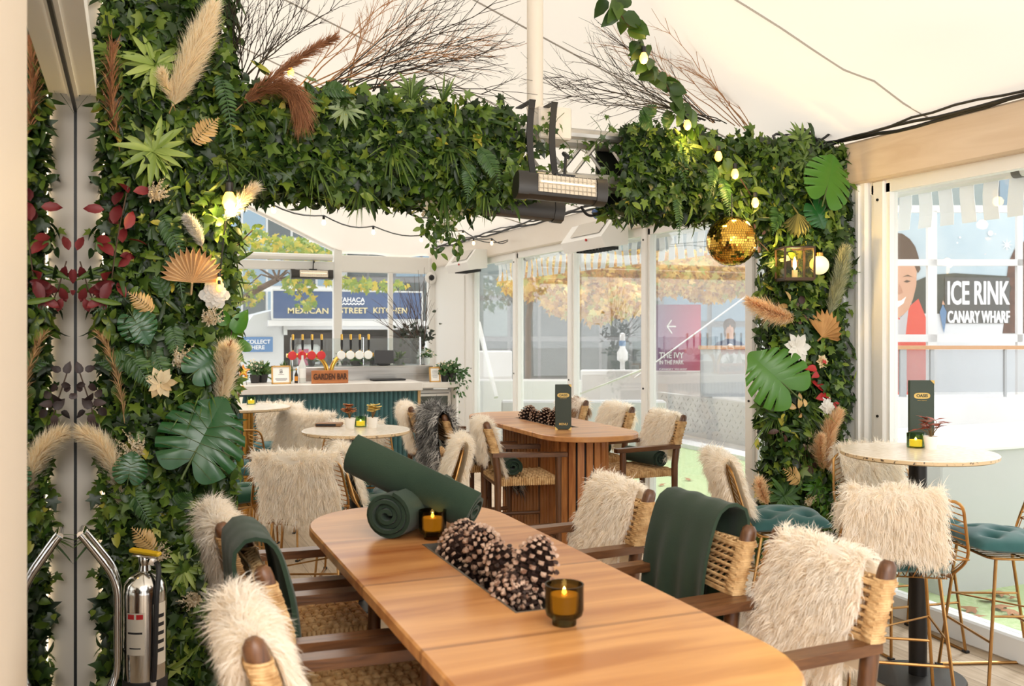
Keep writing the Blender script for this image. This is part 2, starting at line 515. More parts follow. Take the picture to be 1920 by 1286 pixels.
m = MB().use(GLASS); m.bb(3.40, 3.92, 12.598, 12.602, .92, 2.4); S(m.build('window_22', smooth=False))
m = MB().use(GLASS); m.add([(2.6, 12.6, 2.53), (-1, 12.6, 2.53), (-1, 12.6, 4.3), (2.6, 12.6, 2.66)], [(0, 1, 2, 3)]); S(m.build('window_23', smooth=False))
m = MB().use(WHITE); m.bb(-1.7, -1.6, 4.7, 12.65, 0, 4.0); S(m.build('wall_left', smooth=False))

# left edge of the picture: mirror-dark glass door, its header and the cream wall strip
m = MB().use(CREAM); m.bb(-3.2, -.085, 4.52, 4.66, 0, 4.1); S(m.build('wall_front', smooth=False))
dr = MB().use(MIRROR); dr.bb(-.235, -.21, 2.2, 4.50, .02, 2.57)
door = S(dr.build('door_1', smooth=False))
fr = MB().use(BLACK); fr.bb(-.238, -.204, 4.50, 4.515, 0, 2.59); fr.bb(-.238, -.204, 2.2, 4.51, 2.57, 2.59)
fr.build('door_frame', parent=door, smooth=False)
m = MB().use(WHITE); m.bb(-.36, -.12, 1.9, 4.30, 2.60, 2.68); m.bb(-.36, -.155, 1.9, 4.34, 2.68, 3.6); m.bb(-.36, -.19, 1.9, 4.38, 2.592, 2.62); S(m.build('trim_30', smooth=False))
m = MB().use(mat('stone_paint', srgb(222, 208, 190), .6)); m.cbox((-.30, 1.55, 1.8), (.21, 1.33, 3.6), .012); S(m.build('trim_31', ang=20))
led = MB().use(mat('led_strip', (1, .9, .75), .5, emit=(1, .84, .62), estr=3.5)); led.bb(-.102, -.094, 4.50, 4.508, .02, 3.3)
tag(led.build('led_strip', smooth=False), 'thin warm light strip down the left edge of the leaf wall', 'light strip')
m = MB().use(WHITE); m.bb(-.5, -.24, 2.2, 4.5, 0, 3.6); S(m.build('wall_side', smooth=False))

# ------------------------------------------------------------------ marquee truss over the arch
t = thing('roof_truss', 'silver tube truss running through the leafy beam, bare in its middle', 'truss', (2.1, 4.64, 2.43))
for (y, z) in ((-.12, .24), (.12, .24), (-.12, 0), (.12, 0)):
    MB().use(ALU).tube([(-1.75, y, z), (1.85, y, z)], .031, 10).build('chord', parent=t)
for k in range(18):
    x = -1.7 + k * .2
    for y in (-.12, .12):
        MB().use(ALU).tube([(x, y, 0 if k % 2 else .24), (x + .2, y, .24 if k % 2 else 0)], .010, 6).build('brace', parent=t)
t = thing('roof_post', 'white upright post rising from a boxed foot above the truss gap', 'post', (2.03, 4.6, 2.6))
MB().use(CREAM).tube([(0, 0, .16), (0, 0, .87)], .044, 16).build('shaft', parent=t)
MB().use(CREAM).cbox((.06, -.05, .11), (.19, .17, .17), .008).build('foot_box', parent=t, ang=20)
m = MB().use(BLACK)
for dx in (-.09, .035):
    m.slab(lambda u, v, dx=dx: ((2.0 + dx + .034 * (u - .5) - .02 * math.sin(v * 3), 4.36 - .02 * v, 2.79 - .40 * v), (0, -1, 0)), 1, 8, .006)
    m.box((2.0 + dx, 4.45, 2.785), (.034, .19, .006))
tag(m.build('hanging_strap'), 'pair of flat black straps looped over the bare truss', 'strap')

def heater(name, label, loc, rz, tilt, w=.46, lit=True, group=None):
    t = thing(name, label, 'heater', loc, rz, group)
    R = Matrix.Rotation(tilt, 3, 'X')
    b = MB().use(GREYMETAL)
    prof = [(-.045, -.055), (-.06, -.03), (-.06, .03), (-.045, .055), (.0, .062), (.045, .05), (.065, .0), (.045, -.05), (0, -.062)]
    n = len(prof); vs = []
    for x in (-w / 2, w / 2):
        for (y, z) in prof: vs.append(R @ Vector((x, y, z)))
    b.add(vs, [(i, (i + 1) % n, n + (i + 1) % n, n + i) for i in range(n)] + [tuple(range(n))[::-1], tuple(range(n, 2 * n))])
    b.build('body', parent=t, ang=50)
    for sx in (-1, 1):
        c = MB().use(GREYMETAL); vs = []
        for x in (sx * w / 2 - .045, sx * w / 2 + .045 * .2):
            for (y, z) in prof: vs.append(R @ Vector((x, y * 1.08, z * 1.08)))
        c.add(vs, [(i, (i + 1) % n, n + (i + 1) % n, n + i) for i in range(n)] + [tuple(range(n))[::-1], tuple(range(n, 2 * n))])
        c.build('end_cap', parent=t, ang=50)
    if lit:
        r = MB().use(mat('heater_reflector', srgb(232, 222, 205), .22, .85))
        r.box(R @ Vector((0, -.0615, 0)), (w * .74, .004, .088), R=R); rf = r.build('reflector', parent=t, smooth=False)
        g = MB().use(ALU)
        for k in range(14):
            x = -w * .36 + k * w * .72 / 13
            g.tube([R @ Vector((x, -.068, -.046)), R @ Vector((x, -.068, .046))], .0012, 4)
        for z in (-.025, 0, .025): g.tube([R @ Vector((-w * .37, -.069, z)), R @ Vector((w * .37, -.069, z))], .0014, 4)
        g.build('grille', parent=t)
        MB().use(mat('heater_lamp', srgb(240, 225, 200), .2, emit=(1, .8, .55), estr=1.0)).tube([R @ Vector((-w * .34, -.0655, .006)), R @ Vector((w * .34, -.0655, .006))], .006, 8).build('lamp_tube', parent=t)
    k = MB().use(BLACK); k.bb(-.05, .05, -.02, .02, .055, .075); k.tube([(0, 0, .06), (.01, .03, .17)], .008, 6); k.tube([(0.02, .03, .17), (.02, .1, .2)], .012, 6)
    k.build('bracket', parent=t)
    return t
heater('patio_heater', 'charcoal bar heater with a bright barred lamp under the truss gap', at_d(1057, 356, 4.60), -math.radians(2), math.radians(-12), .40).rotation_euler = (0, math.radians(3.5), -math.radians(8))
heater('patio_heater', 'dark heater turned away, seen as a black cylinder behind the lit one', at_d(975, 388, 5.0), PI, 0, .38, False).rotation_euler = (0, math.radians(-4), PI - math.radians(8))
heater('patio_heater', 'small black heater with silver front on the end wall above the bar', at_y(587, 515, 12.46), 0, math.radians(-10), .5)

for i, (py, lab) in enumerate(((7.38, 'white slope-fronted warm air heater on the beam nearer the mirror ball'), (10.75, 'small white warm air heater on the beam near the bar corner'))):
    t = thing('wall_heater', lab, 'heater', (3.93, py, 2.34), 0, 'white heaters on the window beam')
    b = MB().use(WHITE); w = .40
    prof = [(.02, .0), (-.20, -.03), (-.24, .06), (-.12, .22), (.02, .22)]
    n = len(prof); vs = [(x, y, z) for y in (-w, w) for (x, z) in prof]
    b.add(vs, [(i2, n + i2, n + (i2 + 1) % n, (i2 + 1) % n) for i2 in range(n)] + [tuple(range(n)), tuple(range(n, 2 * n))[::-1]])
    b.build('housing', parent=t, smooth=False)
    g = MB().use(BLACK); 
    g.add([(-.19, -w * .82, -.033), (-.03, -w * .82, -.012), (-.03, w * .5, -.012), (-.19, w * .5, -.033)], [(0, 1, 2, 3)])
    for k in range(9): g.bb(-.19, -.03, -w * .8 + k * .06, -w * .8 + k * .06 + .01, -.042, -.014)
    g.build('grille', parent=t, smooth=False)
    g = MB().use(mat('pale_mesh', srgb(205, 200, 192), .6)); g.add([(-.222, -w * .8, .10), (-.128, -w * .8, .224), (-.128, w * .6, .224), (-.222, w * .6, .10)], [(0, 1, 2, 3)])
    g.build('inlet_mesh', parent=t, smooth=False)
    MB().use(mat('red_plastic', srgb(190, 40, 30), .4)).lathe([(.012, 0), (.012, .012), (0, .014)], 10, (-.236, -.12, .05), Matrix.Rotation(-PI / 2, 3, 'Y')).build('switch', parent=t)
t = thing('security_camera', 'white round security camera with black eye in the bar corner', 'camera', at_y(808, 521, 12.5))
MB().use(WHITE).sphere((0, 0, 0), .085, 16, 10).build('housing', parent=t)
MB().use(BLACK).sphere((-.01, -.055, 0), .045, 12, 8).build('lens', parent=t)

# cables on the beam
rng = random.Random(4)
for k in range(3):
    m = MB().use(BLACK); pts = []
    for i in range(95):
        y = -1 + i * .142
        pts.append((3.945 - .02 * k, y, 2.725 + .012 * k + .012 * math.sin(i * .7 + k * 2) + rng.uniform(-.006, .006)))
    m.tube(pts, .011 - .002 * k, 6)
    tag(m.build('cable'), ('thick black cable lying along the top of the window beam', 'thin black cable sagging beside the thick one on the beam', 'thinnest black cable nearest the roof cloth on the beam')[k], 'cable')
m = MB().use(BLACK)
for k in range(9):
    c = at_y(1470 + 9 * k, 264 - (k % 3) * 3, 4.5 + (k % 2) * .12)
    m.tube([c + Vector((.07 * math.cos(a), .05 * math.sin(a), .05 * math.sin(a * 1 + k))) for a in [i * PI / 5 for i in range(10)]], .008, 5, closed=True)
tag(m.build('cable_coil'), 'coiled black cable heaped on the beam at the arch corner', 'cable')
t = thing('floodlight', 'small silver floodlight lying on the cable coil at the arch corner', 'floodlight', at_y(1522, 252, 4.6), .4)
MB().use(CHROME).cbox((0, 0, 0), (.11, .09, .04), .006).build('housing', parent=t, ang=20)
MB().use(ALU).bb(-.045, .045, -.035, .035, .02, .024).build('lens', parent=t, smooth=False)
BLUE = mat('blue_plastic', srgb(40, 88, 160), .4)
t = thing('power_connector', 'blue round power connector hanging below the leafy beam', 'connector', at_y(1127, 397, 5.2))
MB().use(BLUE).lathe([(.03, -.05), (.034, 0), (.034, .03), (.024, .05)], 12, (0, 0, 0), Matrix.Rotation(1.2, 3, 'Y')).build('plug', parent=t)
MB().use(BLACK).tube(bez((-.04, 0, -.02), (-.1, 0, -.05), (-.13, .02, .03)), .009, 6).build('lead', parent=t)
# ------------------------------------------------------------------ furniture materials
WALNUT = wood_mat('walnut', srgb(116, 76, 46), srgb(74, 46, 27), axis=2, scale=5, rough=.35)
WALNUTY = wood_mat('walnut_arm', srgb(120, 80, 48), srgb(78, 48, 28), axis=1, scale=5, rough=.32)
MANGO = wood_mat('mango_top', srgb(220, 164, 104), srgb(150, 86, 42), axis=0, scale=1.0, rough=.3, boards=1.9, board_axis=1, bump=.05, coat=.1, spec=.4)
SLATW = wood_mat('slat_wood', srgb(206, 142, 82), srgb(160, 96, 48), axis=2, scale=3, rough=.45)
ROPE = mat('paper_rope', srgb(222, 186, 134), .75, col2=srgb(180, 138, 88), scale=30, bump=.4, bscale=150)
DARK = mat('dark_gap', srgb(28, 22, 18), .8)
FURW = mat('fur_white', srgb(255, 252, 246), .9, col2=srgb(252, 242, 226), attr='tone', trans=.45, spec=.1)
FURB = mat('fur_mottled', srgb(255, 250, 242), .9, col2=srgb(176, 140, 104), attr='tone', trans=.4, spec=.1)
FURG = mat('fur_grey', srgb(226, 224, 220), .9, col2=srgb(52, 50, 50), attr='tone', trans=.2, spec=.1)
GREENB = mat('green_wool', srgb(50, 66, 51), .95, col2=srgb(38, 54, 41), scale=3, bump=.2, bscale=400, sheen=.12, spec=.2)
TEAL = mat('teal_velvet', srgb(56, 100, 98), .75, col2=srgb(44, 84, 84), scale=6, sheen=.25, spec=.2)
GREENC = mat('green_velvet', srgb(34, 86, 60), .75, col2=srgb(26, 70, 50), scale=6, sheen=.25, spec=.2)

def spine(pts):
    P = np.array(pts, float); seg = np.linalg.norm(np.diff(P, axis=0), axis=1); cum = np.concatenate([[0], np.cumsum(seg)])
    T = np.diff(P, axis=0) / seg[:, None]
    def f(s):
        d = np.clip(s, 0, 1) * cum[-1]
        i = np.clip(np.searchsorted(cum, d, side='right') - 1, 0, len(seg) - 1)
        u = (d - cum[i]) / seg[i]
        return P[i] + (P[i + 1] - P[i]) * u[:, None], T[i]
    return f, cum
def smooth_profile(pts, n=60):
    """round off a y,z polyline"""
    P = np.array(pts, float)
    for _ in range(3):
        Q = [P[0]]
        for a, b in zip(P[:-1], P[1:]): Q += [a * .75 + b * .25, a * .25 + b * .75]
        Q.append(P[-1]); P = np.array(Q)
    return P

def fur_mesh(name, prof, w, count, length, width, material, seed=1, tone=None, top_s=.5, hide=srgb(232, 222, 204), xo=0, wild=1.0, waist=.06):
    """a long haired pelt hung over an edge: prof is a y,z line from the front hem over the top to the rear hem"""
    rs = np.random.RandomState(seed)
    P = smooth_profile(prof)
    f, cum = spine(P)
    def surf(s, t):
        p, T = f(s)
        wob = 1 + waist * np.sin(s * 6.3 + seed) + .05 * np.sin(s * 17 + seed * 2 + (t > .5) * 2)
        x = (t - .5) * w * wob + xo + .012 * np.sin(s * 9 + seed)
        out = np.stack([x, p[:, 0], p[:, 1]], 1)
        nrm = np.stack([np.zeros_like(s), T[:, 1], -T[:, 0]], 1)
        tan = np.stack([np.zeros_like(s), T[:, 0], T[:, 1]], 1)
        bul = .008 * np.sin(t * PI)[:, None]
        return out + nrm * (bul + .004), nrm, tan
    s = rs.rand(count); t = rs.rand(count)
    # ragged hems
    s = np.where(s < .5, s + .03 * np.sin(t * 14 + seed), s - .03 * np.sin(t * 11 + seed)); s = np.clip(s, .002, .998)
    p, n, tan = surf(s, t)
    sg = np.where(s > top_s, 1.0, -1.0) * np.clip(np.abs(s - top_s) * 6, .0, 1)
    # clumps
    K = 26; ci = (np.floor(s * K * 1.3 + .8 * np.sin(t * 23)) * 131 + np.floor(t * K * .8 + .8 * np.sin(s * 19))).astype(int) % 4096
    cr = rs.randn(4096, 3) * .5 * wild; ct = rs.rand(4096)
    side = (t - .5)[:, None] * np.array([[1.0, 0, 0]]) * 1.5
    d0 = n * .7 + tan * (sg * .6)[:, None] + side * .6 + cr[ci] * .42 + rs.randn(count, 3) * .24 * wild
    d0 /= np.linalg.norm(d0, axis=1)[:, None]
    d1 = n * .22 + tan * (sg * .9)[:, None] + np.array([[0, 0, -.35]]) + side * .35 + cr[ci] * .55 + rs.randn(count, 3) * .16 * wild
    d1 /= np.linalg.norm(d1, axis=1)[:, None]
    L = length * (.6 + .6 * rs.rand(count)) * (.8 + .4 * ct[ci])
    w0 = width * (.7 + .6 * rs.rand(count))
    q1 = p + d0 * (L * .4)[:, None]; q2 = q1 + (d0 * .4 + d1 * .6) * (L * .3)[:, None]; q3 = q2 + d1 * (L * .38)[:, None]
    ax = np.cross(d0, rs.randn(count, 3)); ax /= np.linalg.norm(ax, axis=1)[:, None] + 1e-9
    sn1 = n * .8 + cr[ci] * .35 + rs.randn(count, 3) * .15 + np.array([[0, 0, .35]])
    flip = np.where(np.sum(np.cross(ax, d0) * sn1, 1) < 0, -1.0, 1.0)
    a = ax * (w0 * flip)[:, None] * .5
    V = np.stack([p - a, p + a, q1 - a * .9, q1 + a * .9, q2 - a * .6, q2 + a * .6, q3], 1).reshape(-1, 3)
    b = (np.arange(count) * 7)[:, None]
    T = np.stack([b + [0, 1, 3], b + [0, 3, 2], b + [2, 3, 5], b + [2, 5, 4], b + [4, 5, 6]], 1).reshape(-1, 3)
    tn = tone(s, t, ct[ci], rs) if tone else np.clip(ct[ci] * .75 + rs.rand(count) * .25, 0, 1)
    tones = np.repeat(tn, 5)
    # the hide under the hair, both faces
    nu, nv = 14, 40
    uu, vv = np.meshgrid(np.linspace(0, 1, nu + 1), np.linspace(.012, .988, nv + 1))
    hp, hn, ht = surf(vv.ravel(), uu.ravel())
    inner = hp - hn * .006
    hv = np.concatenate([hp, inner]); N = len(hp); off = len(V)
    q = []
    for j in range(nv):
        for i in range(nu):
            k = j * (nu + 1) + i
            q += [(k, k + 1, k + nu + 2), (k, k + nu + 2, k + nu + 1), (N + k, N + k + nu + 2, N + k + 1), (N + k, N + k + nu + 1, N + k + nu + 2)]
    q = np.array(q) + off
    ht_tone = tone(vv.ravel(), uu.ravel(), np.full(N, .5), rs) if tone else np.full(N, .45)
    ft = ht_tone[(q[:, 0] - off) % N]
    me = np_mesh(name, np.concatenate([V, hv]), np.concatenate([T, q]), [material], rnd=np.concatenate([tones, ft]))
    return me

# ------------------------------------------------------------------ oval tables
def stadium(cx, y0, y1, hw, n=20, p=2.0):
    """rounded-end outline, counter clockwise"""
    r = hw; pts = []
    for i in range(n + 1):
        a = PI + PI * i / n; c, s_ = math.cos(a), math.sin(a)
        pts.append((cx + hw * math.copysign(abs(c) ** (2 / p), c), y0 + r + r * math.copysign(abs(s_) ** (2 / p), s_)))
    for i in range(n + 1):
        a = PI * i / n; c, s_ = math.cos(a), math.sin(a)
        pts.append((cx + hw * math.copysign(abs(c) ** (2 / p), c), y1 - r + r * math.copysign(abs(s_) ** (2 / p), s_)))
    return pts
TOPZ = .95
def oval_table(label, cx, cy, L, hw, tray, base_hw, base_L, base_dx=0, rz=0, tray_dx=0, tray_dy=0):
    t = thing('oval_table', label, 'table', (cx, cy, 0), rz, 'long oval wooden tables')
    tx0, tx1, ty0, ty1 = tray
    hole = [(tx0, ty0), (tx1, ty0), (tx1, ty1), (tx0, ty1)]
    MB().use(MANGO).prism(stadium(0, -L / 2, L / 2, hw, 24, 2.25), TOPZ - .034, TOPZ, .005, hole).build('tabletop', parent=t, ang=30)
    b = MB().use(mat('zinc_tray', srgb(128, 122, 112), .45, .7))
    w = .006; zb = TOPZ - .075
    b.bb(tx0, tx1, ty0, ty1, zb, zb + .004)
    for (a0, a1, b0, b1) in ((tx0, tx0 + w, ty0, ty1), (tx1 - w, tx1, ty0, ty1), (tx0 + w, tx1 - w, ty0, ty0 + w), (tx0 + w, tx1 - w, ty1 - w, ty1)): b.bb(a0, a1, b0, b1, zb, TOPZ + .001)
    b.build('inlay_tray', parent=t, smooth=False)
    c = MB().use(DARK); so_ = stadium(base_dx, -base_L / 2, base_L / 2, base_hw - .022); c.prism(so_, 0.012, TOPZ - .085)
    base = c.build('base', parent=t, smooth=False)
    s = MB().use(SLATW)
    o = [Vector((x, y, 0)) for x, y in stadium(base_dx, -base_L / 2, base_L / 2, base_hw, 30)]
    per = [0]
    for i in range(len(o)): per.append(per[-1] + (o[(i + 1) % len(o)] - o[i]).length)
    n = int(per[-1] / .056); rg = random.Random(3)
    for k in range(n):
        d = per[-1] * k / n; i = max(j for j in range(len(o)) if per[j] <= d)
        e = (o[(i + 1) % len(o)] - o[i])
        if e.length < 1e-6: continue
        p = o[i] + e * ((d - per[i]) / e.length); a = math.atan2(e.y, e.x)
        s.box((p.x, p.y, (TOPZ - .04) / 2), (.044, .022, TOPZ - .045), a)
    s.build('slat_cladding', parent=base, smooth=False)
    return t
oval_table('near long oval wooden table with pine cones, candles and green rolls on it', .92, 2.40, 2.16, .352, (-.07, .07, -.36, .40), .13, 1.30, .02)
oval_table('farther oval wooden table with slatted base and tall green menu on it', 2.77, 6.08, 1.90, .335, (-.07, .07, -.38, .42), .19, 1.22, .05)

# ------------------------------------------------------------------ wooden armchair, bar height, rope seat and back
def build_chair(label, loc, rz, group):
    t = thing('armchair', label, 'chair', loc, rz, group)
    for sx in (-1, 1):
        x = .215 * sx
        pth = [(x, -.205, 0), (x, -.20, .35), (x, -.20, .70), (x, -.222, .86), (x, -.27, 1.005), (x, -.275, 1.022), (x, -.278, 1.032)]
        MB().use(WALNUT).tube(pth, [.016, .02, .023, .024, .0235, .021, .012], 10).build('leg', parent=t, ang=50)
        pf = [(x, .205, 0), (x, .20, .5), (x, .20, .806)]
        MB().use(WALNUT).tube(pf, [.016, .02, .022], 10).build('leg', parent=t, ang=50)
        a = MB().use(WALNUTY)
        a.slab(lambda u, v, x=x: ((x + (u - .5) * (.046 + .012 * math.sin(v * PI)) , -.235 + v * .49, .822 - .010 * v), (0, 0, 1)), 2, 8, .028)
        a.build('armrest', parent=t, ang=50)
    s = MB().use(ROPE)
    s.box((0, 0, .69), (.40, .39, .035))
    N = 12; cw = .40 / N
    for i in range(N):
        for j in range(N):
            cx_, cy_ = -.20 + cw * (i + .5), -.195 + (.39 / N) * (j + .5)
            d = (cw * 1.15, cw * .62, .016) if (i + j) % 2 else (cw * .62, cw * 1.15, .016)
            s.cbox((cx_, cy_, .708 + .003 * ((i + j) % 2)), d, .0055)
    for k in range(26):
        a = -.2 + .40 * (k + .5) / 26
        for yy in (-.2, .2): s.cbox((a, yy * 1.0, .687), (.0135, .016, .046), .004)
        for xx in (-.205, .205): s.cbox((xx, a * .97, .687), (.016, .0135, .046), .004)
    s.v = [(p[0], p[1], p[2] - .045) for p in s.v]
    s.build('seat', parent=t, ang=50)
    b = MB().use(ROPE)
    def by(z): return -.222 - (z - .86) * .33 if z > .86 else -.20 - (z - .70) * .14
    for k in range(24):
        z = .838 + k * .0064; y = by(z)
        loop = [(-.241, y, z), (-.236, y + .021, z), (-.19, y + .0245, z), (0, y + .010, z), (.19, y + .0245, z), (.236, y + .021, z), (.241, y, z), (.236, y - .021, z), (.19, y - .026, z), (0, y - .012, z), (-.19, y - .026, z), (-.236, y - .021, z)]
        if k % 3 == 0 or k in (1, 22):
            b.tube(loop, .0046, 5, closed=True)
        else:
            for sx in (-1, 1):
                ring = [(sx * (.215 + .0255 * math.cos(q)), y + .0255 * math.sin(q), z) for q in [i * PI / 5 for i in range(10)]]
                b.tube(ring, .0046, 5, closed=True)
    for k in range(13):
        x = -.17 + k * .34 / 12
        pts = [(x + .006 * (-1) ** i, by(.832 + i * .0082) + (.015 if i % 2 else -.012), .832 + i * .0082) for i in range(20)]
        b.tube(pts, .0045, 4)
    b.build('backrest', parent=t, ang=60)
    for (z, y) in ((.27, .20), (.30, -.2)): MB().use(WALNUTY).tube([(-.21, y, z), (.21, y, z)], .0135, 8).build('stretcher', parent=t)
    for sx in (-1, 1): MB().use(WALNUTY).tube([(sx * .215, -.2, .36), (sx * .215, .2, .36)], .0135, 8).build('stretcher', parent=t)
    MB().use(WALNUT).tube([(-.2, -.2, .63), (.2, -.2, .63)], .014, 8).build('seat_rail', parent=t)
    return t
CHAIRS = {
 'L1': (.54, 3.18, -90, 'rope-backed armchair by the leaf wall, first from the green rolls, white pelt on back'),
 'L2': (.585, 2.60, -90, 'rope-backed armchair by the leaf wall with a green blanket over its back'),
 'L3': (.50, 2.05, -91, 'rope-backed armchair nearest the camera, white pelt on back, beside the extinguisher'),
 'R1': (1.50, 3.19, 90, 'rope-backed armchair of the near table with pelt, closest to the slatted table'),
 'R2': (1.45, 2.53, 91, 'rope-backed armchair with green blanket on back, between two pelt-covered chairs'),
 'R3': (1.52, 2.05, 90, 'big rope-backed armchair with cream pelt at the rounded table end'),
 'F0': (2.27, 6.98, -96, 'armchair with white pelt beside the fridge end of the far oval table'),
 'FM': (2.29, 6.30, -92, 'armchair smothered in shaggy grey fur at the far oval table'),
 'F1': (2.40, 5.68, -99, 'rope-seated armchair with white pelt and one rolled blanket behind its armrest'),
 'G1': (3.24, 5.66, 90, 'armchair by the window with white pelt and rolled blanket, nearest its row end'),
 'G2': (3.24, 6.36, 90, 'armchair by the window with fluffy white pelt, middle of its row'),
 'G3': (3.20, 7.05, 92, 'armchair by the window with brown-blotched pelt, behind the tall menu'),
}
CH = {}
proto = None
for k, (x, y, a, lab) in CHAIRS.items():
    g = 'armchairs at the near oval table' if k[0] in 'LR' else 'armchairs at the far oval table'
    if proto is None: proto = build_chair(lab, (x, y, 0), math.radians(a), g); CH[k] = proto
    else: CH[k] = copy_tree(proto, (x, y, 0), math.radians(a), lab, group=g)

# ------------------------------------------------------------------ pelts on the chair backs
def chair_prof(front=.30, rear=.30):
    zt = 1.03
    def by(z): return -.222 - (z - .86) * .33
    return [(by(zt - front) + .035 if zt - front > .7 else -.16, zt - front), (by(.93) + .030, .93), (by(.995) + .026, 1.002), (-.270, 1.032), (by(.995) - .028, 1.002), (by(.93) - .034, .93), (by(zt - rear) - .05, zt - rear)]
FURS = {
 'a': fur_mesh('pelt', chair_prof(.33, .30), .37, 15000, .044, .0024, FURW, 1, xo=.02, wild=.8),
 'b': fur_mesh('pelt', chair_prof(.27, .33), .36, 13000, .055, .0024, FURW, 5),
 'd': fur_mesh('pelt', chair_prof(.33, .26), .33, 13000, .050, .0024, FURW, 9, xo=.03),
}
mott = lambda s, t, c, rs: np.clip((np.sin(s * 14 + 1) * np.cos(t * 9 + s * 5) > .15) * .8 + c * .3 - .1, 0, 1)
FURS['m'] = fur_mesh('pelt', chair_prof(.27, .28), .40, 7000, .058, .0036, FURB, 11, tone=mott)
def pelt(key, chair, lab, grp='sheepskins over the armchairs', parent_tr=None):
    c = CH[chair]
    o = put('sheepskin', FURS[key], None, c.location, c.rotation_euler.z)
    return tag(o, lab, 'sheepskin', grp)
pelt('b', 'L1', 'white sheepskin over the chair back first from the green rolls, by the leaf wall')
pelt('b', 'L3', 'long haired cream sheepskin over the closest chair back, low in the picture')
pelt('a', 'R1', 'cream sheepskin over the near-table chair closest to the slatted table')
pelt('a', 'R3', 'big cream sheepskin over the chair at the rounded table end')
pelt('b', 'F0', 'white sheepskin on the armchair beside the fridge')
pelt('d', 'F1', 'white sheepskin on the armchair just in front of the grey fur')
pelt('a', 'G1', 'white sheepskin on the window chair with woven back showing at its edge')
pelt('b', 'G2', 'fluffy white sheepskin on the middle window chair')
pelt('m', 'G3', 'brown-blotched sheepskin on the window chair behind the tall menu')
# the long grey throw runs over the back and along the seat
greyt = lambda s, t, c, rs: np.clip((c > .45) * .75 + (rs.rand(len(s)) > .7) * .5, 0, 1)
gp = [(.26, .48), (.245, .665), (.10, .715), (-.12, .715), (-.17, .77), (-.24, 1.02), (-.285, 1.07), (-.33, 1.02), (-.32, .8), (-.30, .42)]
gm = fur_mesh('throw', gp, .48, 12000, .085, .0042, FURG, 21, tone=greyt, top_s=.55, wild=1.3)
tag(put('fur_throw', gm, None, CH['FM'].location, CH['FM'].rotation_euler.z), 'shaggy dark grey and white fur throw covering a whole chair', 'fur throw')

# ------------------------------------------------------------------ green blankets over two near chairs
def drape(name, x0, x1, front, rear, label, chair, seed, fold=.016):
    zt = 1.045
    P = smooth_profile([(-.205 if front > .3 else -.2, zt - front), (-.20, .86), (-.222, .98), (-.245, 1.045), (-.278, 1.058), (-.315, 1.045), (-.30, .95), (-.275, zt - rear)])
    f, cum = spine(P); n = 0
    def fn(u, v):
        p, T = f(np.array([v])); p = p[0]; T = T[0]
        hang = abs(v - .5) * 2
        x = x0 + (x1 - x0) * u + .03 * (u - .5) * hang + .01 * math.sin(v * 7 + seed)
        w = fold * hang * math.sin(u * 19 + seed + v * 3) + fold * .6 * hang * math.sin(u * 9 + seed * 2)
        nn = Vector((0, T[1], -T[0]))
        q = Vector((x, p[0], p[1])) + nn * (.023 + w)
        return q, nn
    m = MB().use(GREENB); m.slab(fn, 46, 44, .011)
    c = CH[chair]
    return tag(m.build(name, loc=c.location, rz=c.rotation_euler.z, ang=70), label, 'blanket', 'dark green wool blankets')
drape('blanket', -.12, .22, .46, .36, 'dark green blanket hung over the chair between the two cream pelts', 'R2', 1.0)
drape('blanket', -.20, .11, .36, .40, 'dark green blanket hung over the middle chair on the leaf wall side', 'L2', 2.6)

def roll(label, p, q, r, turns=4.2, grp='rolled green blankets', lump=.0):
    p = Vector(p); q = Vector(q); ax = (q - p); L = ax.length; ax.normalize()
    R = ax.to_track_quat('Y', 'Z').to_matrix()
    m = MB().use(GREENB); n = int(turns * 22); r0 = .012
    prof = []
    for i in range(n + 1):
        t = i / n; a = t * turns * 2 * PI; rr = r0 + (r - r0) * t
        prof.append((rr * math.cos(a) * 1.06, rr * math.sin(a) * .95, a))
    nv = 10
    def fn(u, v):
        i = min(n, int(round(u * n))); x, z, a = prof[i]
        rl = math.hypot(x, z)
        y = (v - .5) * L + .008 * math.sin(a * .5) * (1 if v > .5 else -1) * (v < .01 or v > .99)
        return R @ Vector((x, y, z)), R @ Vector((x, 0, z)).normalized()
    m.slab(fn, n, nv, (r - r0) / turns * .8)
    core = [(r * .84, -L / 2 + .03), (r * .84, L / 2 - .03)]
    o = m.build('rolled_blanket', loc=(p + q) / 2, ang=60)
    return tag(o, label, 'blanket', grp)
lo = at_z(735, 962, 1.03)
roll('dark green rolled blanket lying flat on the near table under another roll', (.765, 2.91, 1.026), (1.03, 3.18, 1.028), .078)
roll('dark green rolled blanket leaning across the other roll on the near table', (.715, 3.135, 1.20), (1.055, 2.885, 1.024), .073)
def on_seat(chair, a, b, lab, r=.058):
    M = Matrix.Translation(CH[chair].location) @ Matrix.Rotation(CH[chair].rotation_euler.z, 4, 'Z')
    p = M @ Vector(a); q = M @ Vector(b)
    return roll(lab, p, q, r, 3.6)
on_seat('F1', (-.17, -.07, .733), (.17, -.09, .733), 'rolled green blanket on the rope seat in front of the grey fur')
on_seat('G1', (-.17, -.12, .733), (.18, -.06, .733), 'rolled green blanket with spiral end on the window chair nearest the arch')
on_seat('G2', (-.17, -.06, .733), (.18, -.06, .733), 'rolled green blanket on the middle window chair, half behind the table')

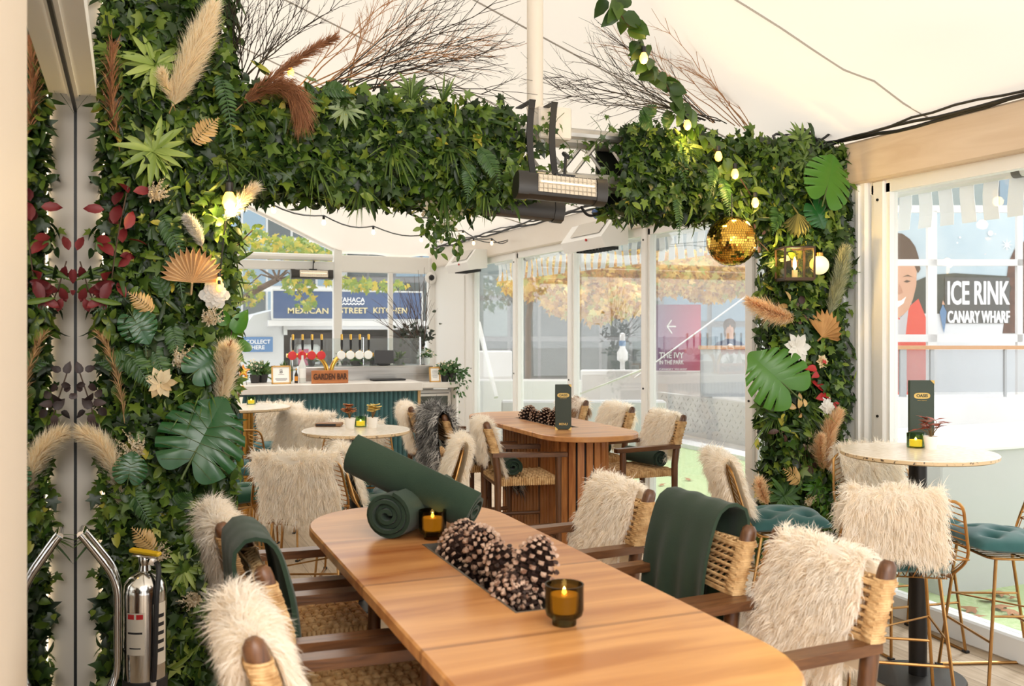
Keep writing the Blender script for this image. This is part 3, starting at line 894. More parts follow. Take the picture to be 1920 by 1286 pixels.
# ------------------------------------------------------------------ wire stools
def build_stool(label, loc, rz, group):
    t = thing('wire_stool', label, 'stool', loc, rz, group)
    def pt(a, k):
        """a across -1..1, k 0 front .. 1 fold .. 2 widest .. 3 top"""
        L = [(.205 * a, .20, .618), (.19 * a, -.13, .602), (.255 * a, -.205 - .02 * (1 - a * a), .70), (.212 * a, -.275, .945)]
        i = min(2, int(k)); u = k - i
        return Vector(L[i]) * (1 - u) + Vector(L[i + 1]) * u
    rim = [pt(-1, 0), pt(1, 0)] + [pt(1, k) for k in (1, 2, 3)] + [pt(-1, k) for k in (3, 2, 1)]
    rr = []
    n = len(rim)
    for i in range(n):
        a, b, c = rim[i - 1], rim[i], rim[(i + 1) % n]
        ra = min(.05, (a - b).length * .4); rb = min(.05, (c - b).length * .4)
        rr += bez(b + (a - b).normalized() * ra, b, b + (c - b).normalized() * rb, 4)
    MB().use(BRASSDK).tube(rr, .0065, 7, closed=True).build('rim', parent=t)
    w = MB().use(BRASSDK)
    for i in range(13):
        a = -1 + 2 * (i + .5) / 13
        w.tube([pt(a, k) for k in (0, .5, 1, 1.5, 2)], .0026, 4)
    for i in range(8):
        a = -.56 + 1.12 * i / 7
        w.tube([pt(a, 2), pt(a, 3)], .0026, 4)
    for sx in (-1, 1):
        for i in range(9):
            u = i / 8; w.tube([pt(sx * .60, 2 + u * .85 + .14), pt(sx, 2 + u * .85)], .0026, 4)
        w.tube([pt(sx * .60, 2), pt(sx * .60, 3)], .003, 4)
    for k in (.5, 1, 2): w.tube([pt(a, k) for a in (-1, -.5, 0, .5, 1)], .0034, 5)
    w.build('wire_seat', parent=t)
    for sx in (-1, 1):
        f0, f1 = Vector((sx * .165, .15, .612)), Vector((sx * .215, .215, .008)); r0, r1 = Vector((sx * .165, -.11, .602)), Vector((sx * .215, -.225, .008))
        MB().use(BRASSDK).tube([f0, f1], .0075, 7).build('leg', parent=t)
        MB().use(BRASSDK).tube([r0, r1], .0075, 7).build('leg', parent=t)
        MB().use(BRASSDK).tube([f1, r1], .0075, 7).build('runner', parent=t)
        fa = f0.lerp(f1, .42); ra = r0.lerp(r1, .42); MB().use(BRASSDK).tube([fa, ra], .0055, 6).build('side_bar', parent=t)
        for q in (f1, r1): MB().use(BLACK).box((q.x, q.y, .006), (.022, .03, .012)).build('foot_pad', parent=t, smooth=False)
    for (yy, z, k) in ((.15, .25, .6), (-.11, .25, .6)):
        l = Vector((-.165 - .05 * k, yy * (1 + .43 * k), .612 * (1 - k))); MB().use(BRASSDK).tube([l, (-l.x, l.y, l.z)], .0062, 6).build('footrest', parent=t)
    l = Vector((-.19, -.16, .36)); MB().use(BRASSDK).tube([l, (.19, .17, .36)], .0045, 5).build('cross_bar', parent=t)
    return t
STOOLS = {
 'S1': (.905, 5.09, -21, 'gold wire stool with cream pelt seen from behind, first beyond the near table'),
 'S2': (.60, 5.66, -88, 'gold wire stool with green cushion against the big monstera leaf'),
 'S3': (1.36, 5.08, -100, 'gold wire stool with green cushion partly behind the green rolls'),
 'S4': (1.36, 6.02, 160, 'gold wire stool with beige pelt, behind the pole of the middle round table'),
 'S5': (1.10, 7.76, 158, 'gold wire stool with white pelt standing closest to the bar front'),
 'S6': (1.07, 6.88, 140, 'gold wire stool with tall white pelt, left of the middle round table'),
 'S6b': (.66, 6.70, -10, 'gold wire stool with dark teal cushion in front of the brass-poled table'),
 'S7': (1.55, 5.27, 76, 'gold wire stool with pelt between the middle round table and slatted table'),
 'S8': (3.05, 3.89, -112, 'gold wire stool with teal cushion and white pelt, in front of the arch foot'),
 'S9': (3.01, 3.06, -34, 'gold wire stool with cream pelt seen from behind, at the window table'),
 'S10': (3.70, 3.70, 172, 'gold wire stool beyond the window table, against the leafy column'),
 'S11': (3.745, 3.10, 70, 'gold wire stool with teal cushion, cut off by the picture edge'),
}
ST = {}; proto = None
for k, (x, y, a, lab) in STOOLS.items():
    g = 'gold wire bar stools'
    if proto is None: proto = build_stool(lab, (x, y, 0), math.radians(a), g); ST[k] = proto
    else: ST[k] = copy_tree(proto, (x, y, 0), math.radians(a), lab, group=g)

def cushion_mesh(material):
    m = MB().use(material); W = .205; H = .062
    tuf = [(-.5, -.5), (.5, -.5), (-.5, .5), (.5, .5), (0, 0)]
    def prof(u, v):
        x, y = 2 * u - 1, 2 * v - 1
        e = max(0, (1 - x ** 4)) ** .5 * max(0, (1 - y ** 4)) ** .5
        d = 0
        for (a, b) in tuf:
            q = (x - a) ** 2 + (y - b) ** 2; d += .75 * math.exp(-q / .03)
        d += .12 * sum(math.exp(-((x - a) ** 2) / .004) * max(0, 1 - abs(y - b) * 2.4) + math.exp(-((y - b) ** 2) / .004) * max(0, 1 - abs(x - a) * 2.4) for a, b in tuf)
        wob = 1 + .03 * math.sin(x * 5 + y * 3)
        return x * W * wob * (1 - .05 * y * y), y * W * wob * (1 - .05 * x * x), e * max(.12, 1 - d)
    n = 30
    top = lambda u, v: (lambda q: (q[0], q[1], .022 + H * q[2]))(prof(u, v))
    bot = lambda u, v: (lambda q: (q[0], q[1], .022 - .022 * q[2]))(prof(1 - u, v))
    m.grid(top, n, n); m.grid(bot, n, n)
    return m.mesh('cushion', ang=80)
CUT = cushion_mesh(TEAL); CUG = cushion_mesh(GREENC)
for k, me, lab in (('S2', CUG, 'green tufted seat cushion beside the big monstera leaf'), ('S3', CUG, 'green tufted seat cushion peeping out left of the green rolls'), ('S4', CUG, 'green tufted seat cushion behind the black pole of the middle round table'),
                   ('S5', CUT, 'teal tufted seat cushion below the white pelt closest to the bar'), ('S6b', CUT, 'dark teal cushion in front of the brass table pole'), ('S6', CUT, 'teal cushion in front of the tall white pelt left of the middle table'),
                   ('S8', CUT, 'teal tufted seat cushion in front of the leafy column foot'), ('S9', CUT, 'teal seat cushion glimpsed through the wire wing of the window stool'), ('S11', CUT, 'teal tufted seat cushion cut off by the picture edge'),
                   ('S7', CUT, 'teal cushion on the stool left of the slatted table'), ('S1', CUG, 'green cushion hidden behind the first cream pelt beyond the table'), ('S10', CUT, 'teal cushion on the stool beyond the window table')):
    s_ = ST[k]; M = Matrix.Translation(s_.location) @ Matrix.Rotation(s_.rotation_euler.z, 4, 'Z')
    o = put('seat_cushion', me, None, M @ Vector((0, .035, .622)), s_.rotation_euler.z, rot=(math.radians(2.5), 0, s_.rotation_euler.z))
    tag(o, lab, 'cushion', 'tufted stool cushions')
def stool_prof(front, rear):
    y0 = lambda z: -.205 - (z - .70) * .286
    zt = .965
    return [(y0(zt - front) + .03, zt - front), (y0(.9) + .025, .9), (-.262, .965), (-.278, .985), (-.30, .965), (y0(.9) - .028, .9), (y0(zt - rear) - .035, zt - rear)]
SF = {
 'a': fur_mesh('pelt', stool_prof(.26, .33), .41, 13000, .056, .0026, FURW, 31, waist=.03),
 'b': fur_mesh('pelt', stool_prof(.30, .27), .37, 11000, .056, .0028, FURW, 35, waist=.03),
 'c': fur_mesh('pelt', stool_prof(.28, .27), .385, 13000, .056, .0026, FURW, 39, xo=-.045, waist=.05),
}
for k, f, lab in (('S1', 'a', 'square cream sheepskin on the stool back first beyond the near table'), ('S3', 'b', 'white sheepskin edge on the stool squeezed behind the first cream pelt'), ('S4', 'b', 'beige sheepskin under the edge of the middle round table'),
                  ('S5', 'b', 'white sheepskin on the stool closest to the bar front'), ('S6', 'a', 'white sheepskin on the stool left of the middle round table'), ('S7', 'c', 'white sheepskin with wire back showing, left of the slatted table'),
                  ('S8', 'a', 'white sheepskin seen edge-on in front of the window posts'), ('S9', 'c', 'cream sheepskin on the window table stool with bare wire wing'), ('S10', 'b', 'white sheepskin lying behind the window table rim')):
    s_ = ST[k]; tag(put('sheepskin', SF[f], None, s_.location, s_.rotation_euler.z), lab, 'sheepskin', 'sheepskins over the wire stools')

# ------------------------------------------------------------------ round bar tables
TERR = mat('terrazzo', srgb(226, 214, 196), .25, col2=srgb(240, 232, 220), scale=40)
EDGE = mat('terrazzo_rim', srgb(214, 186, 146), .4, col2=srgb(70, 56, 44), scale=60, contrast=(.60, .68))
def round_table(loc, r, z, pole, label):
    t = thing('round_table', label, 'table', (loc[0], loc[1], 0), 0, 'round pedestal tables')
    top = MB().use(EDGE).lathe([(r - .012, z - .024), (r, z - .018), (r, z - .004)], 56)
    top.use(TERR).lathe([(r, z - .004), (r - .004, z), (0, z)], 56, cap=False); top.lathe([(0, z - .024), (r - .012, z - .024)], 56, cap=False)
    top.build('tabletop', parent=t, ang=40)
    MB().use(pole).lathe([(.04, .02), (.04, z - .03)], 24, cap=False).build('pole', parent=t)
    MB().use(pole).lathe([(.13, z - .034), (.13, z - .026), (.04, z - .05)], 20).build('mount_plate', parent=t)
    MB().use(GREYMETAL if pole is not BRASS else pole).lathe([(.205, 0), (.21, .006), (.205, .014), (.05, .022)], 36).build('base_plate', parent=t)
    return t
BLKM = mat('black_pole', srgb(40, 38, 37), .3, .6)
TM = at_d(668, 805, 5.5); TL = at_d(465, 762, 6.96); TR = at_d(1721, 846, 4.33)
round_table(TM, .315, TM.z, BLKM, 'round stone-topped table on black pole with two flower pots on it')
round_table(TL, .31, TL.z, BRASS, 'round stone-topped table on brass pole beside the leaf wall')
round_table(TR, .343, TR.z, BLKM, 'round stone-topped table on black pole next to the window')

# ------------------------------------------------------------------ candle cups
CUPG = glass_mat('smoked_green_glass', (.33, .31, .20), .8, .12)
CUPC = glass_mat('clear_green_glass', (.58, .74, .52), .8, .05)
WAX = mat('lit_wax', srgb(240, 170, 70), .5, emit=(1, .40, .04), estr=2.2)
FLAME = mat('candle_flame', (1, .8, .4), .5, emit=(1, .62, .16), estr=22)
def candle(loc, label, glass, r=.043, h=.092, foot=True, group='candle cups'):
    t = thing('candle_cup', label, 'candle', loc, 0, group)
    pr = [(r * .62, 0), (r * .64, .012), (r * .70, .016), (r * .93, .022), (r, .034), (r, h - .004), (r * 1.02, h), (r * .95, h), (r * .93, .04), (r * .85, .028), (0, .026)] if foot else \
         [(r * .9, 0), (r, .004), (r, h), (r * .93, h), (r * .92, .008), (0, .007)]
    MB().use(glass).lathe(pr, 56, ridge=.03).build('cup', parent=t, ang=70)
    z0 = .03 if foot else .008
    MB().use(WAX).lathe([(r * .74, z0), (r * .78, z0 + h * .42), (0, z0 + h * .40)], 20).build('wax', parent=t)
    MB().use(FLAME).lathe([(.001, z0 + h * .40), (.006, z0 + h * .46), (.0045, z0 + h * .52), (.0005, z0 + h * .60)], 10).build('flame', parent=t)
    return t
p = at_z(1058, 1170, TOPZ); candle(p, 'ribbed smoked glass candle cup closest to the camera on the near table', CUPG)
p = at_z(811, 1010, TOPZ); candle(p, 'ribbed smoked glass candle cup next to the green rolls', CUPG)
p = at_z(676, 800, TM.z); candle(p, 'green glass candle cup between the two flower pots', CUPC, .036, .062, False)
p = at_z(471, 758, TL.z); candle(p, 'green glass candle cup on the brass-poled table', CUPC, .034, .058, False)
p = at_z(1717, 839, TR.z); candle(p, 'ribbed green candle cup at the foot of the window table menu', CUPC, .040, .070, False)

# ------------------------------------------------------------------ pine cones
CONEB = mat('cone_brown', srgb(72, 46, 34), .7, col2=srgb(42, 27, 20), scale=40)
CONET = mat('cone_tip', srgb(200, 172, 150), .8, col2=srgb(120, 84, 64), scale=45)
def cone_mesh(seed, r=.05, h=.105, n=96, open_=1.0):
    m = MB(); rg = random.Random(seed)
    m.use(CONEB).lathe([(.006, 0), (r * .34, h * .12), (r * .34, h * .5), (.006, h * .96)], 10)
    ga = PI * (3 - 5 ** .5)
    for i in range(n):
        u = i / n; a = i * ga
        z = h * (.04 + .9 * u); prof = math.sin(PI * (.12 + .82 * u) ** .8) ** .8
        L = r * (.28 + .72 * prof); el = math.radians(-25 + 95 * u) * open_
        ca, sa = math.cos(a), math.sin(a)
        dr = Vector((ca * math.cos(el), sa * math.cos(el), math.sin(el))); sd = Vector((-sa, ca, 0)); up = dr.cross(sd) * -1
        b = Vector((0, 0, z)); w = L * (.12 + .03 * rg.random()); 
        P = lambda l, s_, o: b + dr * (L * l) + sd * (w * s_) + up * o
        th = .0028
        vs = [P(.15, -.5, -th), P(.15, .5, -th), P(.15, .5, th), P(.15, -.5, th), P(.78, -1.15, -th), P(.78, 1.15, -th), P(.78, 1.0, th * 1.4), P(.78, -1.0, th * 1.4)]
        m.use(CONEB).add(vs, [(0, 4, 5, 1), (3, 2, 6, 7), (0, 3, 7, 4), (1, 5, 6, 2)])
        tip = [P(.89, -.95, -th), P(.89, .95, -th), P(.89, .9, th * 1.6), P(.89, -.9, th * 1.6), P(1.0, -.62, -th * 1.2 + .003), P(1.0, .62, -th * 1.2 + .003), P(.99, .5, .0075), P(.99, -.5, .0075), P(1.06, 0, .004)]
        m.use(CONET if rg.random() < .85 else CONEB).add(tip, [(0, 4, 5, 1), (3, 2, 6, 7), (0, 3, 7, 4), (1, 5, 6, 2), (4, 8, 5), (5, 8, 6), (6, 8, 7), (7, 8, 4)])
    return m.mesh('pine_cone', ang=40)
CONES = [cone_mesh(1), cone_mesh(2, .055, .10), cone_mesh(3, .046, .095, 76, 1.15)]
near_c = [(-.012, .30, .0, 25, 10, 40), (.005, .19, .012, -50, 30, 20), (-.02, .10, .0, 70, 5, 100), (.018, .055, .05, 20, -30, 10), (.01, -.04, .004, 15, 60, 60),
          (.03, -.10, .035, -25, 20, 130), (-.018, -.16, .0, 60, -20, 10), (.028, -.215, .045, 5, 15, 0), (.0, -.27, .002, -30, 40, 70)]
near_l = ['frosted pine cone at the far end of the near tray, next to the candle cup', 'frosted pine cone lying second from the far tray end', 'frosted pine cone tipped on its side third along the near tray', 'frosted pine cone riding on top in the middle of the near tray',
          'frosted pine cone low in the middle of the near tray', 'frosted pine cone behind the tallest one in the near tray', 'frosted pine cone against the left tray wall near the close end', 'tallest frosted pine cone standing upright near the close tray end', 'frosted pine cone next to the closest candle cup']
for i, (dx, dy, dz, a, b, c) in enumerate(near_c):
    o = put('pine_cone', CONES[i % 3], None, (.92 + dx, 2.40 + dy, TOPZ - .03 + dz), rot=(math.radians(a), math.radians(b), math.radians(c)))
    o.scale = (1.15, 1.15, 1.15)
    tag(o, near_l[i], 'pine cone', 'pine cones in the near tray')
far_c = [(-.02, .36, 30, 60), (.0, .25, 70, 10), (.02, .14, -50, 30), (-.01, .03, 20, 80), (.02, -.07, 75, 140), (0, -.17, -30, 20)]
far_l = ['pine cone at the farthest end of the far tray', 'pine cone second along the far tray', 'pine cone third along the far tray', 'pine cone fourth along the far tray', 'pine cone fifth along the far tray, by the menu', 'pine cone hard against the tall menu']
for i, (dx, dy, a, c) in enumerate(far_c):
    o = put('pine_cone', CONES[(i + 1) % 3], None, (2.77 + dx, 6.08 + dy, TOPZ - .015), rot=(math.radians(a), math.radians(20), math.radians(c)))
    o.scale = (1.1, 1.1, 1.1)
    tag(o, far_l[i], 'pine cone', 'pine cones in the far tray')

# ------------------------------------------------------------------ menus, pots and the small brown menu board
MENUG = mat('menu_green', srgb(50, 62, 50), .5); GOLD = mat('gold_print', srgb(196, 164, 96), .35, .8); LEATH = mat('tan_leather', srgb(150, 112, 78), .6)
def menu(loc, rz, label, w=.108, h=.30):
    t = thing('menu_stand', label, 'menu', loc, rz, 'tall green menus')
    MB().use(MENUG).cbox((0, 0, h / 2), (w, .022, h), .003).build('cover', parent=t, ang=20)
    c = MB().use(GOLD)
    for sx, z in ((1, h), (1, 0), (-1, 0)):
        s2 = 1 if z == 0 else -1; x = sx * w / 2
        c.add([(x, -.0125, z), (x - sx * .02, -.0125, z), (x, -.0125, z + s2 * .02), (x, .0125, z), (x - sx * .02, .0125, z), (x, .0125, z + s2 * .02)], [(0, 1, 2), (3, 5, 4), (0, 3, 4, 1), (0, 2, 5, 3)])
    c.build('corner_guard', parent=t, smooth=False)
    g = MB().use(GOLD); o = [(.040 * math.copysign(abs(math.cos(a)) ** .6, math.cos(a)), .015 * math.copysign(abs(math.sin(a)) ** .8, math.sin(a))) for a in [i * PI / 16 for i in range(32)]]
    g.add([(x, -.0118, h * .76 + z) for x, z in o], [tuple(range(32))]); g.build('emblem', parent=t, smooth=False)
    put('lettering', text_mesh('OASIS', .021, MENUG, .0006, bold=.0006), t, (0, -.0125, h * .76), rot=(PI / 2, 0, 0))
    put('lettering', text_mesh('BAR & TERRACE', .0062, GOLD, .0006), t, (0, -.0118, h * .685), rot=(PI / 2, 0, 0))
    put('lettering', text_mesh('MENU', .021, GOLD, .0006, sx=1.0, bold=.0004), t, (0, -.0118, h * .12), rot=(PI / 2, 0, 0))
    return t
p = at_z(1056, 805, TOPZ); menu(p, -YAW, 'tall green menu standing on the farther oval table')
p = at_z(1727, 833, TR.z); menu(p, -YAW, 'tall green menu standing on the window round table', .122, .315)
POTW = mat('white_pot', srgb(244, 240, 232), .4)
def pot(loc, label, col, kind, r=.034, h=.062):
    t = thing('flower_pot', label, 'flower pot', loc, 0, 'small potted flowers on tables')
    MB().use(POTW).lathe([(r * .72, 0), (r, h), (r * .9, h), (r * .85, h - .008), (0, h - .01)], 20).build('pot', parent=t)
    rg = random.Random(int(loc[0] * 1000)); s = MB().use(mat('stem_brown', srgb(120, 92, 50), .7)); f = MB().use(col)
    for k in range(14):
        a = rg.uniform(0, 2 * PI); q = rg.uniform(.0, .045); top = Vector((q * math.cos(a), q * math.sin(a), h + rg.uniform(.03, .075)))
        s.tube([(0, 0, h - .01), (top.x * .4, top.y * .4, h + .02), top], .0014, 4)
        if kind == 'leaf':
            for j in range(2):
                ang = rg.uniform(0, 6.3); d = Vector((math.cos(ang), math.sin(ang), rg.uniform(-.2, .5))); sd = d.cross(Vector((0, 0, 1))).normalized()
                f.add([top, top + d * .03 + sd * .014, top + d * .06 + Vector((0, 0, -.006)), top + d * .03 - sd * .014, top + d * .03 + Vector((0, 0, .004))], [(0, 1, 4), (1, 2, 4), (2, 3, 4), (3, 0, 4)])
        else:
            for j in range(9):
                ang = j * .7 + a; d = Vector((math.cos(ang), math.sin(ang), .35)); sd = d.cross(Vector((0, 0, 1))).normalized()
                L = .023 + .006 * (j % 3)
                f.add([top, top + d * L * .6 + sd * L * .45, top + d * L, top + d * L * .6 - sd * L * .45], [(0, 1, 2), (0, 2, 3)])
    s.build('stem', parent=t); f.build('flower', parent=t)
    return t
p = at_z(656, 803, TM.z); pot(p, 'white pot of dried orange flowers on the middle round table', mat('flower_orange', srgb(206, 140, 82), .8, col2=srgb(176, 104, 60), scale=50), 'f')
p = at_z(698, 802, TM.z); pot(p, 'white pot of pale yellow flowers on the middle round table', mat('flower_yellow', srgb(238, 214, 130), .8), 'f')
p = at_z(1745, 842, TR.z); pot(p, 'white pot with rust-red leaves on the window table', mat('leaf_rust', srgb(150, 70, 46), .6), 'leaf')
p = at_z(447, 760, TL.z); pot(p, 'white pot of yellow flowers on the brass-poled table behind the pampas', mat('flower_gold', srgb(232, 190, 90), .8), 'f')
t = thing('menu_board', 'brown leather menu folder lying on the middle round table', 'menu', at_z(617, 799, TM.z), -YAW)
MB().use(LEATH).cbox((0, 0, .012), (.155, .09, .02), .004).build('cover', parent=t, ang=20)
MB().use(BLACK).cbox((-.01, -.0465, .012), (.12, .004, .012), .001).build('spine', parent=t, ang=20)
# ------------------------------------------------------------------ foliage
def leaf_mat(name, stops, rough=.38, trans=.25):
    if name in MATS: return MATS[name]
    m = bpy.data.materials.new(name); m.use_nodes = True; nt = m.node_tree; L = nt.links.new
    b = nt.nodes['Principled BSDF']; b.inputs['Roughness'].default_value = rough
    at = nd(nt, 'ShaderNodeAttribute', attribute_name='tone'); cr = nd(nt, 'ShaderNodeValToRGB')
    el = cr.color_ramp.elements
    el[0].position, el[0].color = stops[0][0], rgba(stops[0][1]); el[1].position, el[1].color = stops[-1][0], rgba(stops[-1][1])
    for p, c in stops[1:-1]: e = el.new(p); e.color = rgba(c)
    L(at.outputs['Fac'], cr.inputs[0]); L(cr.outputs[0], b.inputs['Base Color'])
    tl = nd(nt, 'ShaderNodeBsdfTranslucent'); L(cr.outputs[0], tl.inputs[0])
    ms = nd(nt, 'ShaderNodeMixShader'); ms.inputs[0].default_value = trans
    L(b.outputs[0], ms.inputs[1]); L(tl.outputs[0], ms.inputs[2]); L(ms.outputs[0], nt.nodes['Material Output'].inputs[0])
    MATS[name] = m
    return m
LEAF = leaf_mat('hedge_leaf', [(0, srgb(28, 48, 20)), (.35, srgb(58, 88, 30)), (.7, srgb(106, 134, 46)), (.92, srgb(150, 162, 62)), (1, srgb(210, 198, 80))])
LIME = leaf_mat('lime_leaf', [(0, srgb(120, 150, 62)), (1, srgb(186, 204, 110))])
TUFT = leaf_mat('tuft_leaf', [(0, srgb(52, 84, 34)), (1, srgb(128, 154, 74))])
FERN = leaf_mat('fern_leaf', [(0, srgb(40, 76, 36)), (1, srgb(86, 124, 60))])
MONS = leaf_mat('monstera_leaf', [(0, srgb(30, 84, 42)), (1, srgb(54, 112, 54))], .2, .2)
MONSL = leaf_mat('monstera_bright', [(0, srgb(66, 124, 40)), (1, srgb(106, 158, 56))], .28, .3)
REDL = leaf_mat('red_leaf', [(0, srgb(96, 26, 32)), (1, srgb(150, 48, 50))], .45, .2)
SCAR = leaf_mat('scarlet_leaf', [(0, srgb(176, 34, 36)), (1, srgb(206, 58, 56))], .45, .2)
BROWNL = leaf_mat('brown_leaf', [(0, srgb(62, 40, 36)), (1, srgb(98, 66, 56))], .5, .1)
DARKF = leaf_mat('dark_flower', [(0, srgb(40, 30, 30)), (1, srgb(70, 52, 50))], .5, .1)
GOLDL = leaf_mat('gold_leaf', [(0, srgb(182, 142, 84)), (1, srgb(222, 186, 122))], .35, .1)
CREAML = leaf_mat('cream_petal', [(0, srgb(226, 208, 172)), (1, srgb(246, 236, 214))], .6, .3)
WHITEL = leaf_mat('white_petal', [(0, srgb(232, 226, 216)), (1, srgb(252, 250, 244))], .6, .3)
GOLDP = leaf_mat('gold_petal', [(0, srgb(206, 168, 108)), (1, srgb(244, 226, 186))], .5, .2)
PLUME = leaf_mat('pampas_plume', [(0, srgb(250, 232, 200)), (1, srgb(255, 250, 234))], .8, .5)
PLUMEP = leaf_mat('pampas_peach', [(0, srgb(236, 194, 142)), (1, srgb(252, 234, 202))], .8, .5)
PLUMEB = leaf_mat('brown_plume', [(0, srgb(134, 88, 60)), (1, srgb(190, 138, 100))], .8, .3)
PLUMEG = leaf_mat('green_plume', [(0, srgb(150, 156, 122)), (1, srgb(206, 208, 176))], .8, .3)
TANG = leaf_mat('tan_grass', [(0, srgb(170, 130, 86)), (1, srgb(212, 178, 132))], .8, .3)
PFAN = mat('gold_palm', srgb(236, 206, 164), .38, .12, col2=srgb(212, 176, 132), scale=8)
TFAN = mat('tan_palm', srgb(206, 162, 104), .55, 0, col2=srgb(178, 134, 82), scale=8)
STEMG = mat('green_stem', srgb(74, 92, 44), .6)
STEMB = mat('brown_stem', srgb(84, 62, 44), .7)
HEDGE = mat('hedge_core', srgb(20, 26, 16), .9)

class NB:
    """numpy triangle collector with a tone per face"""
    def __init__(s): s.V = []; s.T = []; s.R = []; s.n = 0
    def add(s, V, T, tone):
        V = np.asarray(V, float); T = np.asarray(T, int)
        s.V.append(V); s.T.append(T + s.n); s.R.append(np.broadcast_to(tone, (len(T),)).astype(float)); s.n += len(V); return s
    def mesh(s, name, m, smooth=True):
        return np_mesh(name, np.concatenate(s.V), np.concatenate(s.T), [m], rnd=np.concatenate(s.R), smooth=smooth)
    def build(s, name, m, parent=None, loc=(0, 0, 0), rot=None, smooth=True, label=None):
        return put(name, s.mesh(name, m, smooth), parent, loc, rot=rot, label=label)

def outline_leaf(half, fold=.18, curl=.25):
    """leaf from a right hand half outline (x,y) list from base to tip, with a folded midrib"""
    n = len(half); V = []; T = []
    for (x, y) in half:
        V += [(-x, y, abs(x) * fold * 2 - curl * y * y), (0, y, -curl * y * y), (x, y, abs(x) * fold * 2 - curl * y * y)]
    for i in range(n - 1):
        a = i * 3; b = a + 3
        T += [(a, a + 1, b + 1), (a, b + 1, b), (a + 1, a + 2, b + 2), (a + 1, b + 2, b + 1)]
    return np.array(V), np.array(T)
OVAL = outline_leaf([(.02, 0), (.2, .2), (.27, .45), (.2, .75), (0, 1)])
LANCE = outline_leaf([(.03, 0), (.085, .25), (.10, .5), (.06, .8), (0, 1)], .3, .3)
BLADE = outline_leaf([(.03, 0), (.032, .3), (.03, .6), (.02, .85), (0, 1)], .3, .45)
BROAD = outline_leaf([(.02, 0), (.26, .12), (.34, .36), (.26, .66), (.1, .88), (0, 1)], .2, .25)
ROUND = outline_leaf([(.08, 0), (.34, .25), (.44, .6), (.30, .9), (0, 1)], .12, .5)
def ivy():
    o = [(0, 0), (.16, -.10), (.42, -.06), (.30, .16), (.52, .46), (.22, .44), (0, 1.0), (-.22, .44), (-.52, .46), (-.30, .16), (-.42, -.06), (-.16, -.10)]
    V = [(0, .28, .05)] + [(x, y, -.10 * (x * x + (y - .3) ** 2)) for x, y in o]
    return np.array(V), np.array([(0, i + 1, (i + 1) % 12 + 1) for i in range(12)])
IVY = ivy()

def frames(nrm, tip):
    z = nrm / (np.linalg.norm(nrm, axis=1)[:, None] + 1e-9)
    y = tip - z * np.sum(tip * z, 1)[:, None]; y /= np.linalg.norm(y, axis=1)[:, None] + 1e-9
    x = np.cross(y, z)
    return np.stack([x, y, z], 2)
def scatter(nb, tpl, pos, nrm, tip, size, tone):
    V, T = tpl; N = len(pos)
    if N == 0: return
    F = frames(nrm, tip)
    P = np.einsum('nij,kj->nki', F, V) * size[:, None, None] + pos[:, None, :]
    TT = T[None] + (np.arange(N) * len(V))[:, None, None]
    nb.add(P.reshape(-1, 3), TT.reshape(-1, 3), np.repeat(tone, len(T)))

def hedge(nb, rs, x0, x1, z0, z1, y, n, face=(0, -1, 0), ragged=.05, deep=.10, size=.058, dens=None):
    """leaves over a rectangle facing the room"""
    f = np.array(face, float)
    u = rs.rand(n); v = rs.rand(n)
    X = x0 + (x1 - x0) * u; Z = z0 + (z1 - z0) * v
    X = X + ragged * np.clip(rs.randn(n), -1.6, 1.6) * (rs.rand(n) > .7); Z = Z + ragged * np.clip(rs.randn(n), -1.6, 1.6) * (rs.rand(n) > .7)
    D = deep * rs.rand(n) ** 1.3
    bump = .04 * np.sin(X * 9 + 2) * np.sin(Z * 8)
    if abs(f[1]) > .5: pos = np.stack([X, np.full(n, y) + f[1] * (D + bump), Z], 1)
    elif abs(f[2]) > .5: pos = np.stack([X, Z, np.full(n, y) + f[2] * D], 1)
    else: pos = np.stack([np.full(n, y) + f[0] * D, X, Z], 1)
    nrm = f[None] + rs.randn(n, 3) * .55 + np.array([[0, 0, .25]])
    tip = rs.randn(n, 3) * .7 + np.array([[0, 0, -.7]]) + f[None] * .5
    sz = size * (.6 + .7 * rs.rand(n))
    patch = .5 + .5 * np.sin(X * 6.1 + 1.3 * np.sin(Z * 3)) * np.cos(Z * 5.2 + X * 2)
    tone = np.clip(rs.rand(n) ** 1.5 * .85 + (rs.rand(n) > .975) * .5, 0, 1)
    kind = patch + rs.randn(n) * .22
    for tpl, lo, hi, k in ((IVY, -9, .55, 1.05), (OVAL, .55, .9, 1.0), (LANCE, .9, 9, 1.7)):
        q = (kind >= lo) & (kind < hi)
        scatter(nb, tpl, pos[q], nrm[q], tip[q], sz[q] * k, tone[q])

YF = 4.44
rs = np.random.RandomState(7)
def grass(nb, c, axis, n, L, spread, droop, rs_, width=1.0, tpl=None):
    c = np.array(c); a = np.array(axis, float)
    d = a[None] + rs_.randn(n, 3) * spread
    d /= np.linalg.norm(d, axis=1)[:, None]
    K = 5
    l = L * (.6 + .5 * rs_.rand(n)); w = .0055 * width * (.7 + .6 * rs_.rand(n))
    sd = np.cross(d, rs_.randn(n, 3)); sd /= np.linalg.norm(sd, axis=1)[:, None]
    pts = []
    for k in range(K + 1):
        t = k / K; p = c + d * (l * t)[:, None] + np.array([[0, 0, -1]]) * (droop * l * t * t)[:, None]
        ww = w * (1 - t ** 2) * (.4 + 1.2 * min(t * 3, 1)) * .7
        pts += [p - sd * ww[:, None], p + sd * ww[:, None]]
    V = np.stack(pts, 1).reshape(-1, 3); b = (np.arange(n) * (2 * K + 2))[:, None]
    T = np.concatenate([np.stack([b + [2 * k, 2 * k + 1, 2 * k + 3], b + [2 * k, 2 * k + 3, 2 * k + 2]], 1) for k in range(K)], 1).reshape(-1, 3)
    nb.add(V, T, np.repeat(rs_.rand(n), 2 * K))

